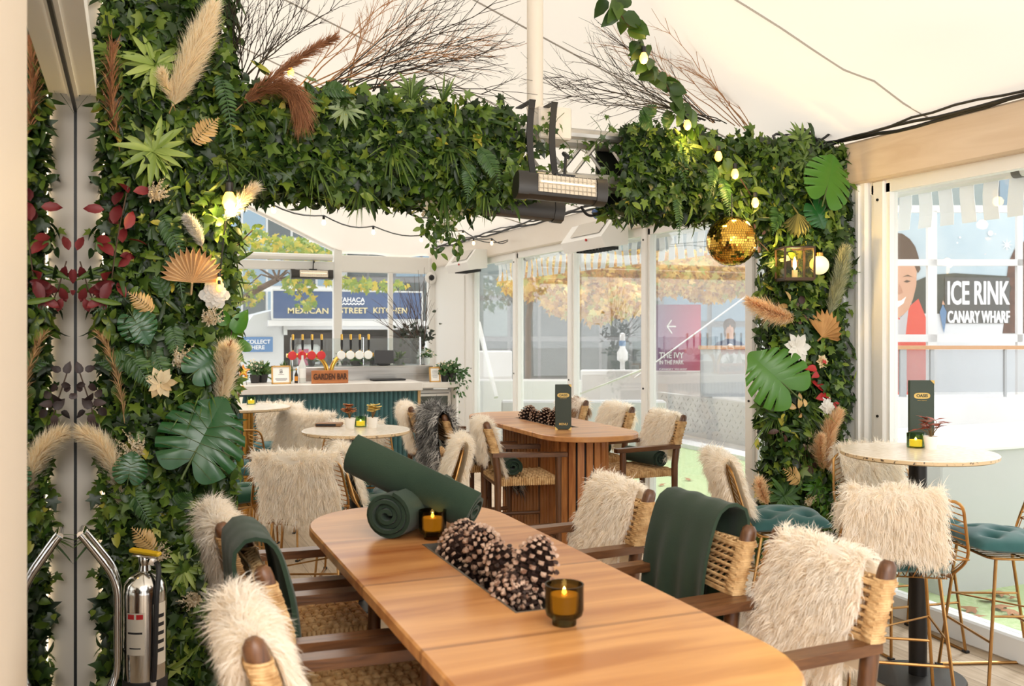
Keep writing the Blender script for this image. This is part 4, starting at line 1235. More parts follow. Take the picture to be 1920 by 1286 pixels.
def frond(nb, c, d, up, L, wid, rs_, n=20, droop=.3, thin=.16, tone=None):
    """fern: paired leaflets down a curved stem"""
    c = np.array(c, float); d = np.array(d, float); d /= np.linalg.norm(d); up = np.array(up, float); up = up - d * up.dot(d); up /= np.linalg.norm(up)
    s = np.cross(d, up)
    t = np.linspace(.08, 1, n)
    P = c + d * (L * t)[:, None] + up * (.12 * L * np.sin(t * PI))[:, None] + np.array([[0, 0, -droop * L]]) * (t ** 2)[:, None]
    ln = wid * (np.sin(np.clip(t * 1.05, 0, 1) ** .7 * PI) * .85 + .15)
    for sg in (-1, 1):
        tip = s[None] * sg + d[None] * .45 + rs_.randn(n, 3) * .06
        V, T = LANCE
        F = frames(np.repeat(up[None], n, 0) + rs_.randn(n, 3) * .1, tip)
        Q = np.einsum('nij,kj->nki', F, V * np.array([thin / .1, 1, 1])) * ln[:, None, None] + P[:, None, :]
        TT = T[None] + (np.arange(n) * len(V))[:, None, None]
        nb.add(Q.reshape(-1, 3), TT.reshape(-1, 3), np.repeat(np.full(n, .5) + rs_.randn(n) * .2 if tone is None else np.full(n, tone), len(T)))
    # stem
    w = s * .0022
    V = np.concatenate([P - w, P + w]); T = []
    for i in range(n - 1): T += [(i, n + i, n + i + 1), (i, n + i + 1, i + 1)]
    nb.add(V, T, .2)

def plume(nb, path, r, n, hl, rs_, taper=True, gravity=.0, wd=.0016):
    """pampas plume: fine hair swept forward along a curve"""
    P = np.array([list(p) for p in path], float); K = len(P) - 1
    t = rs_.rand(n); i = np.minimum((t * K).astype(int), K - 1); u = t * K - i
    p = P[i] * (1 - u)[:, None] + P[i + 1] * u[:, None]; ax = P[i + 1] - P[i]; ax /= np.linalg.norm(ax, axis=1)[:, None]
    rad = rs_.randn(n, 3); rad -= ax * np.sum(rad * ax, 1)[:, None]; rad /= np.linalg.norm(rad, axis=1)[:, None]
    env = np.clip(np.sin((.12 + .86 * t) * PI), .05, 1) ** .7
    l = hl * (.6 + .6 * rs_.rand(n)) * (.5 + .5 * env)
    q1 = p + (rad * .75 + ax * .6) * (r * env)[:, None] * rs_.rand(n)[:, None]
    q2 = q1 + (ax * .8 + rad * .30) * (l * .6)[:, None]; q3 = q2 + (ax * .7 + rad * .45 + rs_.randn(n, 3) * .2 + np.array([[0, 0, -gravity]])) * (l * .5)[:, None]
    sd = np.cross(ax, rs_.randn(n, 3)); sd /= np.linalg.norm(sd, axis=1)[:, None]; sd *= wd
    V = np.stack([p - sd, p + sd, q2 - sd, q2 + sd, q3], 1).reshape(-1, 3); b = (np.arange(n) * 5)[:, None]
    T = np.stack([b + [0, 1, 3], b + [0, 3, 2], b + [2, 3, 4]], 1).reshape(-1, 3)
    nb.add(V, T, np.repeat(np.clip(.2 + .8 * rs_.rand(n), 0, 1), 3))

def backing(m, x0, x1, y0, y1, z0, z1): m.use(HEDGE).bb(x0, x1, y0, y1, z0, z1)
# --- left column
LW = thing('leaf_wall', 'tall artificial leaf wall column at the left of the arch', 'leaf wall', (.16, YF, 0))
def child(nb, name, m, par):
    o = nb.build(name, m, par); o.matrix_parent_inverse = Matrix.Translation(-Vector(par.location)); return o
def childm(mb, name, par, **k):
    o = mb.build(name, parent=par, **k); o.matrix_parent_inverse = Matrix.Translation(-Vector(par.location)); return o
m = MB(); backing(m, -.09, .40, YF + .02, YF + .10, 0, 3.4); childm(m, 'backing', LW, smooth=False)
nb = NB(); hedge(nb, rs, -.10, .43, .0, 3.4, YF, 7600, ragged=.03)
hedge(nb, rs, YF, YF + .10, 0, 3.4, .42, 900, face=(1, 0, 0), ragged=.02, deep=.05)
hedge(nb, rs, YF, YF + .08, 0, 3.4, -.09, 300, face=(-1, 0, 0), ragged=.01, deep=.02)
child(nb, 'leaf_cover', LEAF, LW)
# --- left beam
LB = thing('leafy_beam', 'artificial ivy beam of the arch from leaf wall to the bare truss', 'leafy beam', (1.15, YF, 2.5))
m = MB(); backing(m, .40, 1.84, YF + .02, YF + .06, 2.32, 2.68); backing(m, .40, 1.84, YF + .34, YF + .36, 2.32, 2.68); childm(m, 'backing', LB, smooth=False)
nb = NB(); hedge(nb, rs, .36, 1.80, 2.30, 2.73, YF, 4600, ragged=.05)
hedge(nb, rs, .40, 1.84, YF, YF + .36, 2.32, 1500, face=(0, 0, -1), ragged=.03, deep=.07); hedge(nb, rs, .40, 1.84, YF, YF + .36, 2.68, 800, face=(0, 0, 1), ragged=.04, deep=.06)
hedge(nb, rs, 1.74, 1.93, 2.30, 2.70, YF + .05, 260, ragged=.07)
child(nb, 'leaf_cover', LEAF, LB)
# --- right beam
RB = thing('leafy_beam', 'artificial ivy beam of the arch from the bare truss to the window side', 'leafy beam', (3.2, YF, 2.5))
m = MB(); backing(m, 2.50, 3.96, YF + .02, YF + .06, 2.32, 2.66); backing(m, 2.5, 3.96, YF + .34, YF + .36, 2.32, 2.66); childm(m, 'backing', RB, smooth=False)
nb = NB(); hedge(nb, rs, 2.48, 3.98, 2.30, 2.70, YF, 4800, ragged=.045)
hedge(nb, rs, 2.5, 3.96, YF, YF + .36, 2.32, 1300, face=(0, 0, -1), ragged=.03, deep=.07); hedge(nb, rs, 2.5, 3.96, YF, YF + .36, 2.66, 500, face=(0, 0, 1), ragged=.03, deep=.05)
child(nb, 'leaf_cover', LEAF, RB)
# --- right column
RC = thing('leafy_column', 'artificial leaf column of the arch standing by the window', 'leafy column', (3.66, YF - .05, 0))
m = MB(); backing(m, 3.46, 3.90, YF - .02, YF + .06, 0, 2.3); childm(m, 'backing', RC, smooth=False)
nb = NB(); hedge(nb, rs, 3.42, 3.93, 0, 2.34, YF - .04, 4600, ragged=.035)
hedge(nb, rs, YF - .04, YF + .06, 0, 2.3, 3.45, 700, face=(-1, 0, 0), ragged=.02, deep=.06)
child(nb, 'leaf_cover', LEAF, RC)

def tufts(par, lst, m=TUFT, seed=1):
    r_ = np.random.RandomState(seed)
    for (px, py, ax, n, L, sp, dr) in lst:
        nb = NB(); c = at_y(px, py, YF - .05); grass(nb, c, ax, n, L, sp, dr, r_); child(nb, 'grass_tuft', m, par)
tufts(LB, [(735, 270, (0, -.6, -.6), 34, .24, .4, .25), (840, 270, (.2, -.6, -.3), 30, .22, .5, .3), (590, 310, (.2, -.6, -.6), 26, .20, .4, .4), (675, 345, (0, -.3, -1), 24, .17, .35, .2), (832, 365, (0, -.3, -1), 24, .18, .3, .2),
           (770, 195, (.1, -.2, 1), 20, .16, .45, .1), (830, 190, (.3, -.2, 1), 20, .15, .4, .1), (910, 355, (-.1, -.3, -1), 22, .15, .3, .2), (480, 300, (0, -.5, -.6), 30, .2, .4, .2), (450, 190, (.5, -.5, -.2), 26, .24, .35, .3)])
tufts(RB, [(1270, 295, (0, -.8, .5), 40, .19, .5, .4), (1225, 330, (-.3, -.6, .3), 26, .16, .5, .3), (1380, 385, (0, -.4, -1), 40, .16, .3, .1), (1180, 385, (.2, -.4, -.9), 22, .10, .4, .1), (1545, 300, (.3, -.6, .2), 26, .12, .5, .2)], seed=2)
tufts(LW, [(235, 120, (-.7, -.6, .3), 26, .26, .35, .5), (200, 150, (-.9, -.4, .2), 20, .24, .3, .6), (255, 170, (.4, -.7, .2), 26, .22, .45, .5), (385, 730, (-.3, -.6, -.4), 40, .24, .5, .4), (270, 690, (0, -.8, .2), 20, .2, .6, .4), (420, 300, (.5, -.6, .4), 30, .2, .5, .4), (190, 1000, (-.6, -.7, .1), 14, .14, .5, .3)], seed=3)
tufts(RC, [(1500, 760, (-.1, -.6, -.6), 50, .24, .4, .4), (1455, 780, (-.8, -.4, -.3), 20, .22, .3, .3), (1500, 530, (0, -.6, -.4), 24, .14, .6, .3), (1445, 480, (-.6, -.5, .2), 18, .14, .5, .4), (1510, 820, (0, -.6, -.7), 26, .2, .4, .4)], seed=4)
def ferns(par, lst, m=FERN, seed=5):
    r_ = np.random.RandomState(seed)
    for (px, py, dx, dz, L, w) in lst:
        nb = NB(); c = at_y(px, py, YF - .07); frond(nb, c, (dx, -.35, dz), (0, -1, .2), L, w, r_); child(nb, 'fern_frond', m, par)
ferns(LW, [(300, 400, .5, -.9, .22, .055), (320, 455, .25, -1, .2, .06), (250, 540, -.8, -.3, .18, .05), (265, 560, .1, -1, .2, .05), (410, 130, .2, -1, .3, .05), (280, 640, .4, -.9, .2, .06), (225, 650, .6, -.6, .2, .07), (250, 690, -.7, .4, .18, .06), (320, 600, .2, -1, .18, .05), (310, 560, -.3, .9, .16, .05), (230, 900, .5, -.6, .2, .06), (330, 960, .3, .8, .17, .05)])
ferns(LB, [(895, 275, .4, -.7, .2, .06), (880, 300, -.2, -1, .18, .05), (545, 190, .6, .2, .16, .045), (600, 170, .8, .1, .16, .05)], seed=6)
ferns(RB, [(1200, 235, .3, .8, .18, .05), (1235, 260, .7, -.5, .2, .06), (1225, 240, -.7, .2, .2, .06), (1250, 245, -.2, .9, .16, .05), (1265, 365, -.1, -1, .22, .035), (1350, 330, .1, -1, .2, .05), (1335, 300, -.3, -.9, .18, .05), (1260, 270, .2, -.9, .2, .055), (1470, 385, .6, -.5, .2, .06), (1480, 380, .1, -.8, .2, .06), (1460, 385, -.5, -.7, .17, .06)], seed=7)
ferns(RC, [(1545, 690, .5, -.6, .17, .05), (1540, 700, -.4, -.8, .17, .05), (1550, 715, .2, -1, .18, .05), (1535, 690, -.5, .2, .14, .05), (1480, 615, -.5, -.7, .17, .05), (1500, 570, .5, -.7, .18, .05), (1480, 925, -.6, -.2, .2, .05), (1490, 905, .6, .5, .17, .05), (1455, 500, -.8, .3, .16, .04)], seed=8)

# ivy strands trailing over the bare truss
r_ = np.random.RandomState(12)
nb = NB(); sm = MB().use(STEMG)
for k in range(11):
    x = 1.9 + k * .062; pts = []
    for i in range(14): pts.append(Vector((x + .05 * math.sin(i * .8 + k), YF + .02 + .1 * math.sin(k * 1.7), 2.74 - i * .034)))
    sm.tube(pts, .0016, 4)
    pp = np.array([list(p) for p in pts]); q = r_.rand(14) < .62; pp = pp[q]; n = len(pp)
    scatter(nb, IVY, pp + r_.randn(n, 3) * .015, np.array([[0, -1, .2]]) + r_.randn(n, 3) * .5, np.array([[0, 0, -1]]) + r_.randn(n, 3) * .5, .032 + .022 * r_.rand(n), .1 + .6 * r_.rand(n))
iv = thing('ivy_strand', 'thin trailing ivy hanging across the bare truss gap', 'ivy', (2.25, YF, 2.5))
childm(sm, 'stem', iv); child(nb, 'foliage', LEAF, iv)

# ------------------------------------------------------------------ single pieces set into the greenery
def piece(nb, name, label, cat, m, group=None, smooth=True):
    return tag(nb.build(name, m, smooth=smooth), label, cat, group)
def rosette(px, py, Y, r, label, m=LIME, n=22, seed=0, face=(0, -1, .15)):
    r_ = np.random.RandomState(seed + 100); nb = NB(); c = np.array(at_y(px, py, Y)); f = np.array(face, float); f /= np.linalg.norm(f)
    s = np.cross(f, [0, 0, 1]); s /= np.linalg.norm(s); u = np.cross(s, f)
    for k in range(n):
        a = k * 2.4; t = k / n; o = (s * math.cos(a) + u * math.sin(a)) * (.35 + .75 * (1 - t)) + f * (.25 + .9 * t)
        scatter(nb, LANCE, c[None], (f - o * .3)[None] + r_.randn(1, 3) * .1, o[None], np.array([r * (1.05 - .35 * t)]), np.array([.2 + .8 * r_.rand()]))
    return piece(nb, 'succulent_rosette', label, 'plant', m, 'spiky rosettes in the leaf wall')
rosette(290, 122, YF - .10, .155, 'uppermost lime rosette on the leaf wall, left of the big pampas', seed=1)
rosette(287, 283, YF - .10, .165, 'lime rosette on the leaf wall above the red leaf sprig', seed=2)
rosette(648, 205, YF - .08, .105, 'pale grey-green rosette in the middle of the ivy beam', leaf_mat('sage_leaf', [(0, srgb(120, 146, 96)), (1, srgb(170, 186, 136))]), seed=3)
rosette(1505, 300, YF - .10, .13, 'green rosette on the arch corner just left of the bright monstera leaf', TUFT, seed=4)
rosette(1285, 272, YF - .10, .12, 'lime rosette on the ivy beam under the right string bulb', seed=5)
rosette(1500, 262, YF - .06, .12, 'green rosette topmost on the arch corner, under the floodlight', TUFT, seed=6)
rosette(345, 1065, YF - .10, .12, 'yellow-green rosette low on the leaf wall beside the extinguisher', seed=7)
rosette(770, 172, YF + .02, .11, 'dark rosette sprouting from the top of the ivy beam', TUFT, seed=8)
rosette(1530, 915, YF - .12, .12, 'bright leafy rosette at the foot of the leafy column', MONSL, n=26, seed=9)
rosette(1555, 950, YF - .12, .12, 'bright leafy rosette lowest at the column foot', MONSL, n=26, seed=10)
rosette(1470, 930, YF - .13, .14, 'dark fan rosette at the window side foot of the column', FERN, n=26, seed=11)

def pampas(pts, Y, r, n, hl, label, m=PLUME, seed=0, dy=.12, grav=.1, stem=None):
    r_ = np.random.RandomState(seed + 200); nb = NB()
    P = [at_y(px, py, Y - dy * i / (len(pts) - 1)) for i, (px, py) in enumerate(pts)]
    path = []
    if len(P) == 3: path = bez(P[0], P[1] * 2 - (P[0] + P[2]) / 2, P[2], 10)
    else: path = [P[0].lerp(P[-1], i / 8) for i in range(9)]
    plume(nb, path, r, n, hl, r_, gravity=grav)
    o = piece(nb, 'pampas_grass', label, 'pampas grass', m, 'dried pampas plumes')
    st = MB().use(TANW).tube([path[0] + (path[0] - path[1]).normalized() * .05 + Vector((0, .03, 0))] + path[:-2], .0025, 5)
    st.build('stem', parent=o)
    return o
TANW = mat('dry_stem', srgb(196, 160, 110), .7)
pampas([(322, 200), (355, 120), (398, 15)], YF - .1, .055, 5200, .10, 'tallest cream pampas plume leaning beside the roof opening', seed=1)
pampas([(325, 195), (312, 160), (303, 135)], YF - .1, .02, 500, .06, 'small cream pampas tuft at the foot of the tallest plume', seed=2)
pampas([(232, 955), (205, 860), (150, 812)], YF - .08, .042, 3800, .085, 'arched cream pampas plume touching the dark glass door', seed=3, dy=.1)
pampas([(412, 765), (422, 700), (428, 655)], YF - .1, .05, 3200, .085, 'fluffy cream pampas above the big monstera leaf', seed=4)
pampas([(418, 412), (445, 385), (478, 352)], YF - .1, .022, 900, .07, 'thin cream pampas below the glowing bulb', seed=5)
pampas([(378, 462), (366, 432), (350, 408)], YF - .12, .030, 1700, .04, 'short white feather plume above the gold palm fan', WHITEL, seed=6)
pampas([(1490, 596), (1455, 588), (1408, 566)], YF - .14, .038, 2200, .10, 'tan pampas plume pointing at the window from the leafy column', PLUMEP, seed=7)
pampas([(1555, 590), (1572, 530), (1585, 470)], YF - .12, .035, 2600, .09, 'grey-green pampas plume beside the lantern', PLUMEG, seed=8)
pampas([(1560, 885), (1552, 830), (1572, 775)], YF - .14, .04, 3000, .09, 'peach pampas plume low on the leafy column', PLUMEP, seed=9)
pampas([(1545, 880), (1538, 850), (1540, 820)], YF - .14, .03, 1500, .07, 'smaller peach pampas plume beside the low one', PLUMEP, seed=10)
pampas([(1440, 945), (1430, 925), (1425, 905)], YF - .14, .03, 800, .09, 'straw-coloured grass tuft at the column foot', PLUMEP, seed=11)
pampas([(455, 195), (520, 165), (565, 215)], YF - .12, .03, 1500, .14, 'drooping red-brown grass plume over the corner of the ivy beam', PLUMEB, seed=12, grav=.9)
pampas([(470, 175), (560, 110), (625, 72)], YF - .06, .014, 700, .09, 'upright red-brown grass plume among the bare twigs', PLUMEB, seed=13, grav=.2)
pampas([(222, 270), (210, 180), (212, 85)], YF - .1, .014, 240, .11, 'brown grass spray left of the lime rosettes', PLUMEB, seed=14)
pampas([(232, 780), (215, 690), (185, 625)], YF - .1, .006, 170, .08, 'thin tan grass spray by the dark glass door', TANG, seed=15)
pampas([(410, 740), (420, 690), (432, 640)], YF - .13, .005, 110, .05, 'dark feathery grass in front of the fluffy pampas', PLUMEB, seed=16)

def leaf_cluster(pts, Y, size, tpl, m, label, name, cat, seed=0, stem=None, group=None, face=(0, -1, .2), spread=.35):
    """pts: (px, py, angle in the picture in degrees, size factor)"""
    r_ = np.random.RandomState(seed + 300); nb = NB()
    for (px, py, ang, k) in pts:
        c = np.array(at_y(px, py, Y)) + np.array([0, -.02 * r_.rand(), 0]); a = math.radians(ang)
        tip = np.array([math.cos(a), -.25, math.sin(a)])
        scatter(nb, tpl, c[None], np.array([face]) + r_.randn(1, 3) * spread, tip[None], np.array([size * k]), np.array([r_.rand()]))
    o = piece(nb, name, label, cat, m, group)
    if not stem:
        s = MB().use(STEMB); cx = sum(p[0] for p in pts) / len(pts); cy_ = sum(p[1] for p in pts) / len(pts); hub = at_y(cx, cy_, Y + .03)
        for p in pts: s.tube([hub, at_y(p[0], p[1], Y)], .002, 4)
        s.build('stem', parent=o)
    if stem:
        s = MB().use(STEMB); s.tube([at_y(x, y, Y + .01) for x, y in stem], .003, 5); s.build('stem', parent=o)
    return o
leaf_cluster([(240, 362, 75, 1), (250, 360, 15, .9), (215, 385, 90, 1), (213, 420, 85, 1.1), (235, 430, 60, 1), (195, 393, 178, .9), (230, 455, 100, .9), (240, 450, 10, .9), (212, 480, 115, 1.1), (222, 500, 60, .9), (205, 515, 150, 1), (215, 530, 200, 1), (205, 530, 250, 1), (220, 530, 300, .8), (190, 560, 215, .8), (225, 480, 20, .8), (222, 420, 140, .9), (200, 545, 170, .9), (208, 452, 160, .8)],
             YF - .13, .088, OVAL, REDL, 'sprig of dark red leaves on the leaf wall beside the glass door', 'leaf_sprig', 'leaf sprig', 1, stem=[(205, 560), (215, 480), (225, 420), (240, 350)])
leaf_cluster([(145, 470, 80, .9), (150, 500, 300, .9), (140, 505, 260, .8), (160, 540, 250, .9), (175, 545, 320, .9), (158, 560, 290, .8), (142, 545, 210, .7), (185, 560, 300, .8)],
             YF - .12, .075, OVAL, REDL, 'lower dark red leaves hanging against the glass door edge', 'leaf_sprig', 'leaf sprig', 2, stem=[(185, 590), (165, 540), (150, 490)])
leaf_cluster([(160, 695, 30, .7), (150, 700, 100, .8), (165, 725, 10, .8), (160, 720, 190, .6), (160, 750, 60, .8), (175, 755, 0, .8), (170, 775, 280, .8), (185, 765, 320, .8), (180, 745, 60, .7), (160, 770, 200, .7), (178, 790, 270, .9), (172, 765, 130, .9), (150, 735, 90, .6), (145, 740, 200, .6)],
             YF - .11, .066, BROAD, DARKF, 'nearly black flower sprig on the leaf wall against the glass door', 'flower_sprig', 'flower', 3, stem=[(185, 810), (170, 760), (150, 700)])
leaf_cluster([(432, 640, 100, 1.1), (440, 625, 70, 1.1), (445, 655, 40, 1), (428, 662, 10, .9), (425, 610, 120, .9)],
             YF - .05, .11, BROAD, MONSL, 'yellow-green leaf spray at the inner edge of the leaf wall', 'leaf_sprig', 'leaf sprig', 4, stem=[(410, 730), (430, 660), (435, 615)])
leaf_cluster([(468, 445, 20, .7), (462, 440, 160, .6), (472, 432, 60, .6), (478, 425, 10, .6), (455, 452, 250, .6), (445, 465, 200, .6), (470, 455, 330, .6), (450, 440, 90, .6), (440, 480, 280, .7), (438, 505, 280, .7), (432, 495, 220, .6), (445, 470, 330, .7)],
             YF - .03, .06, OVAL, LEAF, 'small leafy twig sticking out of the leaf wall towards the bar', 'leaf_sprig', 'leaf sprig', 5, stem=[(425, 480), (450, 455), (485, 420)])
leaf_cluster([(1530, 692, 160, 1), (1540, 683, 70, .6), (1530, 700, 200, .8), (1545, 730, 150, .9), (1535, 725, 120, .8), (1555, 745, 170, 1.1), (1540, 742, 190, 1), (1560, 755, 320, .9)],
             YF - .15, .07, BROAD, SCAR, 'scarlet leaves in the middle of the leafy column', 'leaf_sprig', 'leaf sprig', 6)
leaf_cluster([(1500, 570, 80, 1), (1495, 575, 130, .8), (1508, 578, 20, .8), (1500, 590, 270, .8), (1490, 605, 200, .5), (1495, 603, 330, .5)], YF - .14, .06, BROAD, BROWNL, 'brown-purple leaf cluster under the lantern', 'leaf_sprig', 'leaf sprig', 7)
leaf_cluster([(1500, 850, 170, 1), (1505, 845, 80, .8), (1510, 855, 10, 1), (1500, 870, 230, 1), (1512, 872, 300, 1), (1520, 870, 350, .9), (1495, 858, 130, .8), (1460, 808, 165, 1), (1465, 812, 60, .7), (1468, 815, 300, .9)], YF - .14, .062, OVAL, BROWNL, 'brown flower cluster low on the leafy column', 'flower_sprig', 'flower', 8)
leaf_cluster([(1495, 765, 110, 1.2), (1497, 755, 80, 1), (1490, 765, 160, 1.1), (1505, 762, 75, .9), (1500, 775, 200, .8)], YF - .17, .06, OVAL, GOLDL, 'gold leaf sprig over the left monstera of the column', 'leaf_sprig', 'leaf sprig', 9)
leaf_cluster([(1478, 565, 110, 1.1), (1475, 575, 160, 1), (1482, 582, 60, .9), (1478, 590, 190, .9)], YF - .15, .06, OVAL, GOLDL, 'gold leaf sprig above the tan pampas of the column', 'leaf_sprig', 'leaf sprig', 10)
leaf_cluster([(1400, 440, 180, .8), (1392, 432, 120, .7), (1405, 448, 250, .8), (1415, 450, 300, .9), (1385, 425, 200, .6), (1420, 462, 270, .8), (1425, 440, 40, .7), (1412, 430, 80, .7)], YF - .08, .05, OVAL, BROWNL, 'brown-red leaf twig between mirror ball and lantern', 'leaf_sprig', 'leaf sprig', 11, stem=[(1440, 470), (1410, 440), (1385, 425)])

def flower(px, py, Y, r, n, m, label, seed=0, layers=2, cat='flower', tpl=BROAD, f=(0, -1, .1), group='silk flowers in the greenery'):
    r_ = np.random.RandomState(seed + 400); nb = NB(); c = np.array(at_y(px, py, Y)); f = np.array(f, float)
    for l in range(layers):
        for k in range(n):
            a = 2 * PI * (k + .5 * l) / n + .1 * r_.randn(); o = np.array([math.cos(a), 0, math.sin(a)]) * max(.12, 1 - .22 * l) + f * (.25 + .5 * l)
            scatter(nb, tpl, (c + f * .006 * l)[None], (f - o * .4)[None], o[None], np.array([r * (1 - .2 * l)]), np.array([r_.rand()]))
    return piece(nb, 'flower', label, cat, m, group)
flower(402, 552, YF - .12, .062, 6, WHITEL, 'white silk rose beside the gold palm fan', 1, 5, tpl=ROUND)
flower(300, 718, YF - .13, .072, 6, GOLDP, 'cream and gold poinsettia on the leaf wall', 2, 2, tpl=OVAL)
flower(1492, 652, YF - .16, .095, 6, WHITEL, 'big white lily in the middle of the leafy column', 3, 2, tpl=OVAL)
flower(1450, 668, YF - .05, .07, 6, WHITEL, 'white flower half hidden at the window edge of the column', 4, 2, tpl=OVAL)
flower(1548, 762, YF - .17, .06, 6, WHITEL, 'white ragged flower among the scarlet leaves', 5, 3, tpl=OVAL)
flower(1540, 678, YF - .15, .045, 6, GOLDP, 'small gold flower above the scarlet leaves', 6, 2)

def astilbe(px, py, ang, L, label, seed=0, m=CREAML, Y=None):
    r_ = np.random.RandomState(seed + 500); nb = NB(); c = np.array(at_y(px, py, (Y or YF) - .13)); a = math.radians(ang)
    for k in range(7):
        aa = a + (k - 3) * .20 + .05 * r_.randn(); l = L * (1 - .12 * abs(k - 3)); d = np.array([math.cos(aa), -.15 - .1 * r_.rand(), math.sin(aa)])
        n = 46; t = np.linspace(.15, 1, n); P = c + d * (l * t)[:, None] + np.array([[0, 0, -.15 * l]]) * (t ** 2)[:, None]
        scatter(nb, OVAL, P, r_.randn(n, 3), d[None] * .5 + r_.randn(n, 3) * .7, np.full(n, .019) * (1.25 - t), r_.rand(n))
    return piece(nb, 'astilbe_plume', label, 'flower', m, 'cream feathery flower spikes')
astilbe(285, 378, 65, .13, 'cream flower spike right of the red leaf sprig', 1)
astilbe(330, 690, 60, .15, 'cream flower spike above the poinsettia', 2)
astilbe(262, 860, 115, .17, 'cream flower spike left of the big monstera leaf', 3)
astilbe(385, 610, 60, .13, 'cream flower spike under the white rose', 4)
astilbe(285, 1055, 60, .13, 'cream flower spike above the extinguisher handle', 5)
astilbe(378, 1125, 165, .11, 'cream flower spike at chair height on the leaf wall', 6)
astilbe(1522, 850, 100, .18, 'cream flower spike in the lower middle of the column', 7)
astilbe(1513, 950, 70, .11, 'cream flower spike at the foot of the column', 8)

def metal_fern(px, py, ang, L, label, seed=0):
    r_ = np.random.RandomState(seed + 600); nb = NB(); a = math.radians(ang)
    frond(nb, at_y(px, py, YF - .15), (math.cos(a), -.2, math.sin(a)), (0, -1, .1), L, L * .34, r_, n=12, droop=.05, thin=.14)
    return piece(nb, 'gold_fern', label, 'fern', GOLDL, 'gold sprayed ferns')
metal_fern(360, 272, 50, .17, 'gold fern on the leaf wall below the big pampas', 1)
metal_fern(290, 585, 140, .14, 'gold fern between the palm fan and the small monstera leaf', 2)
metal_fern(292, 1030, 130, .15, 'copper fern on the leaf wall above the extinguisher', 3)
metal_fern(1500, 905, 145, .18, 'copper fern low on the column by the window', 4)

def palm_fan(px, py, ang, r, spread, label, m, n=15, Y=None):
    c = Vector(at_y(px, py, (Y or YF) - .15)); mb = MB().use(m); a0 = math.radians(ang); sp = math.radians(spread)
    Lf = lambda t: r * (.82 + .18 * math.sin(t * PI))
    for k in range(n):
        t0, t1 = k / n, (k + 1) / n; tm = (t0 + t1) / 2
        d = lambda t: Vector((math.cos(a0 + sp * (t - .5)), 0, math.sin(a0 + sp * (t - .5))))
        y = Vector((0, -1, 0))
        p0 = c + d(t0) * Lf(t0) * .80 + y * .012; p1 = c + d(t1) * Lf(t1) * .80 + y * .012; pm = c + d(tm) * Lf(tm) * .85 - y * .010; tip = c + d(tm) * Lf(tm) * 1.02
        b = c + y * .004
        mb.add([b, p0, pm, p1, tip], [(0, 1, 2), (0, 2, 3), (1, 4, 2), (2, 4, 3)])
    mb.tube([c - Vector((math.cos(a0), 0, math.sin(a0))) * .05 + Vector((0, .04, 0)), c + Vector((0, -.004, 0))], .005, 6)
    return tag(mb.build('palm_fan', ang=10), label, 'palm leaf', 'dried palm fans')
palm_fan(360, 530, 88, .155, 175, 'gold pleated palm fan on the leaf wall', PFAN, 17)
palm_fan(1540, 632, 62, .165, 150, 'tan pleated palm fan on the leafy column', TFAN, 11)
palm_fan(1495, 400, -88, .14, 130, 'olive drooping palm fan under the arch corner', mat('olive_palm', srgb(112, 108, 58), .6), 11)

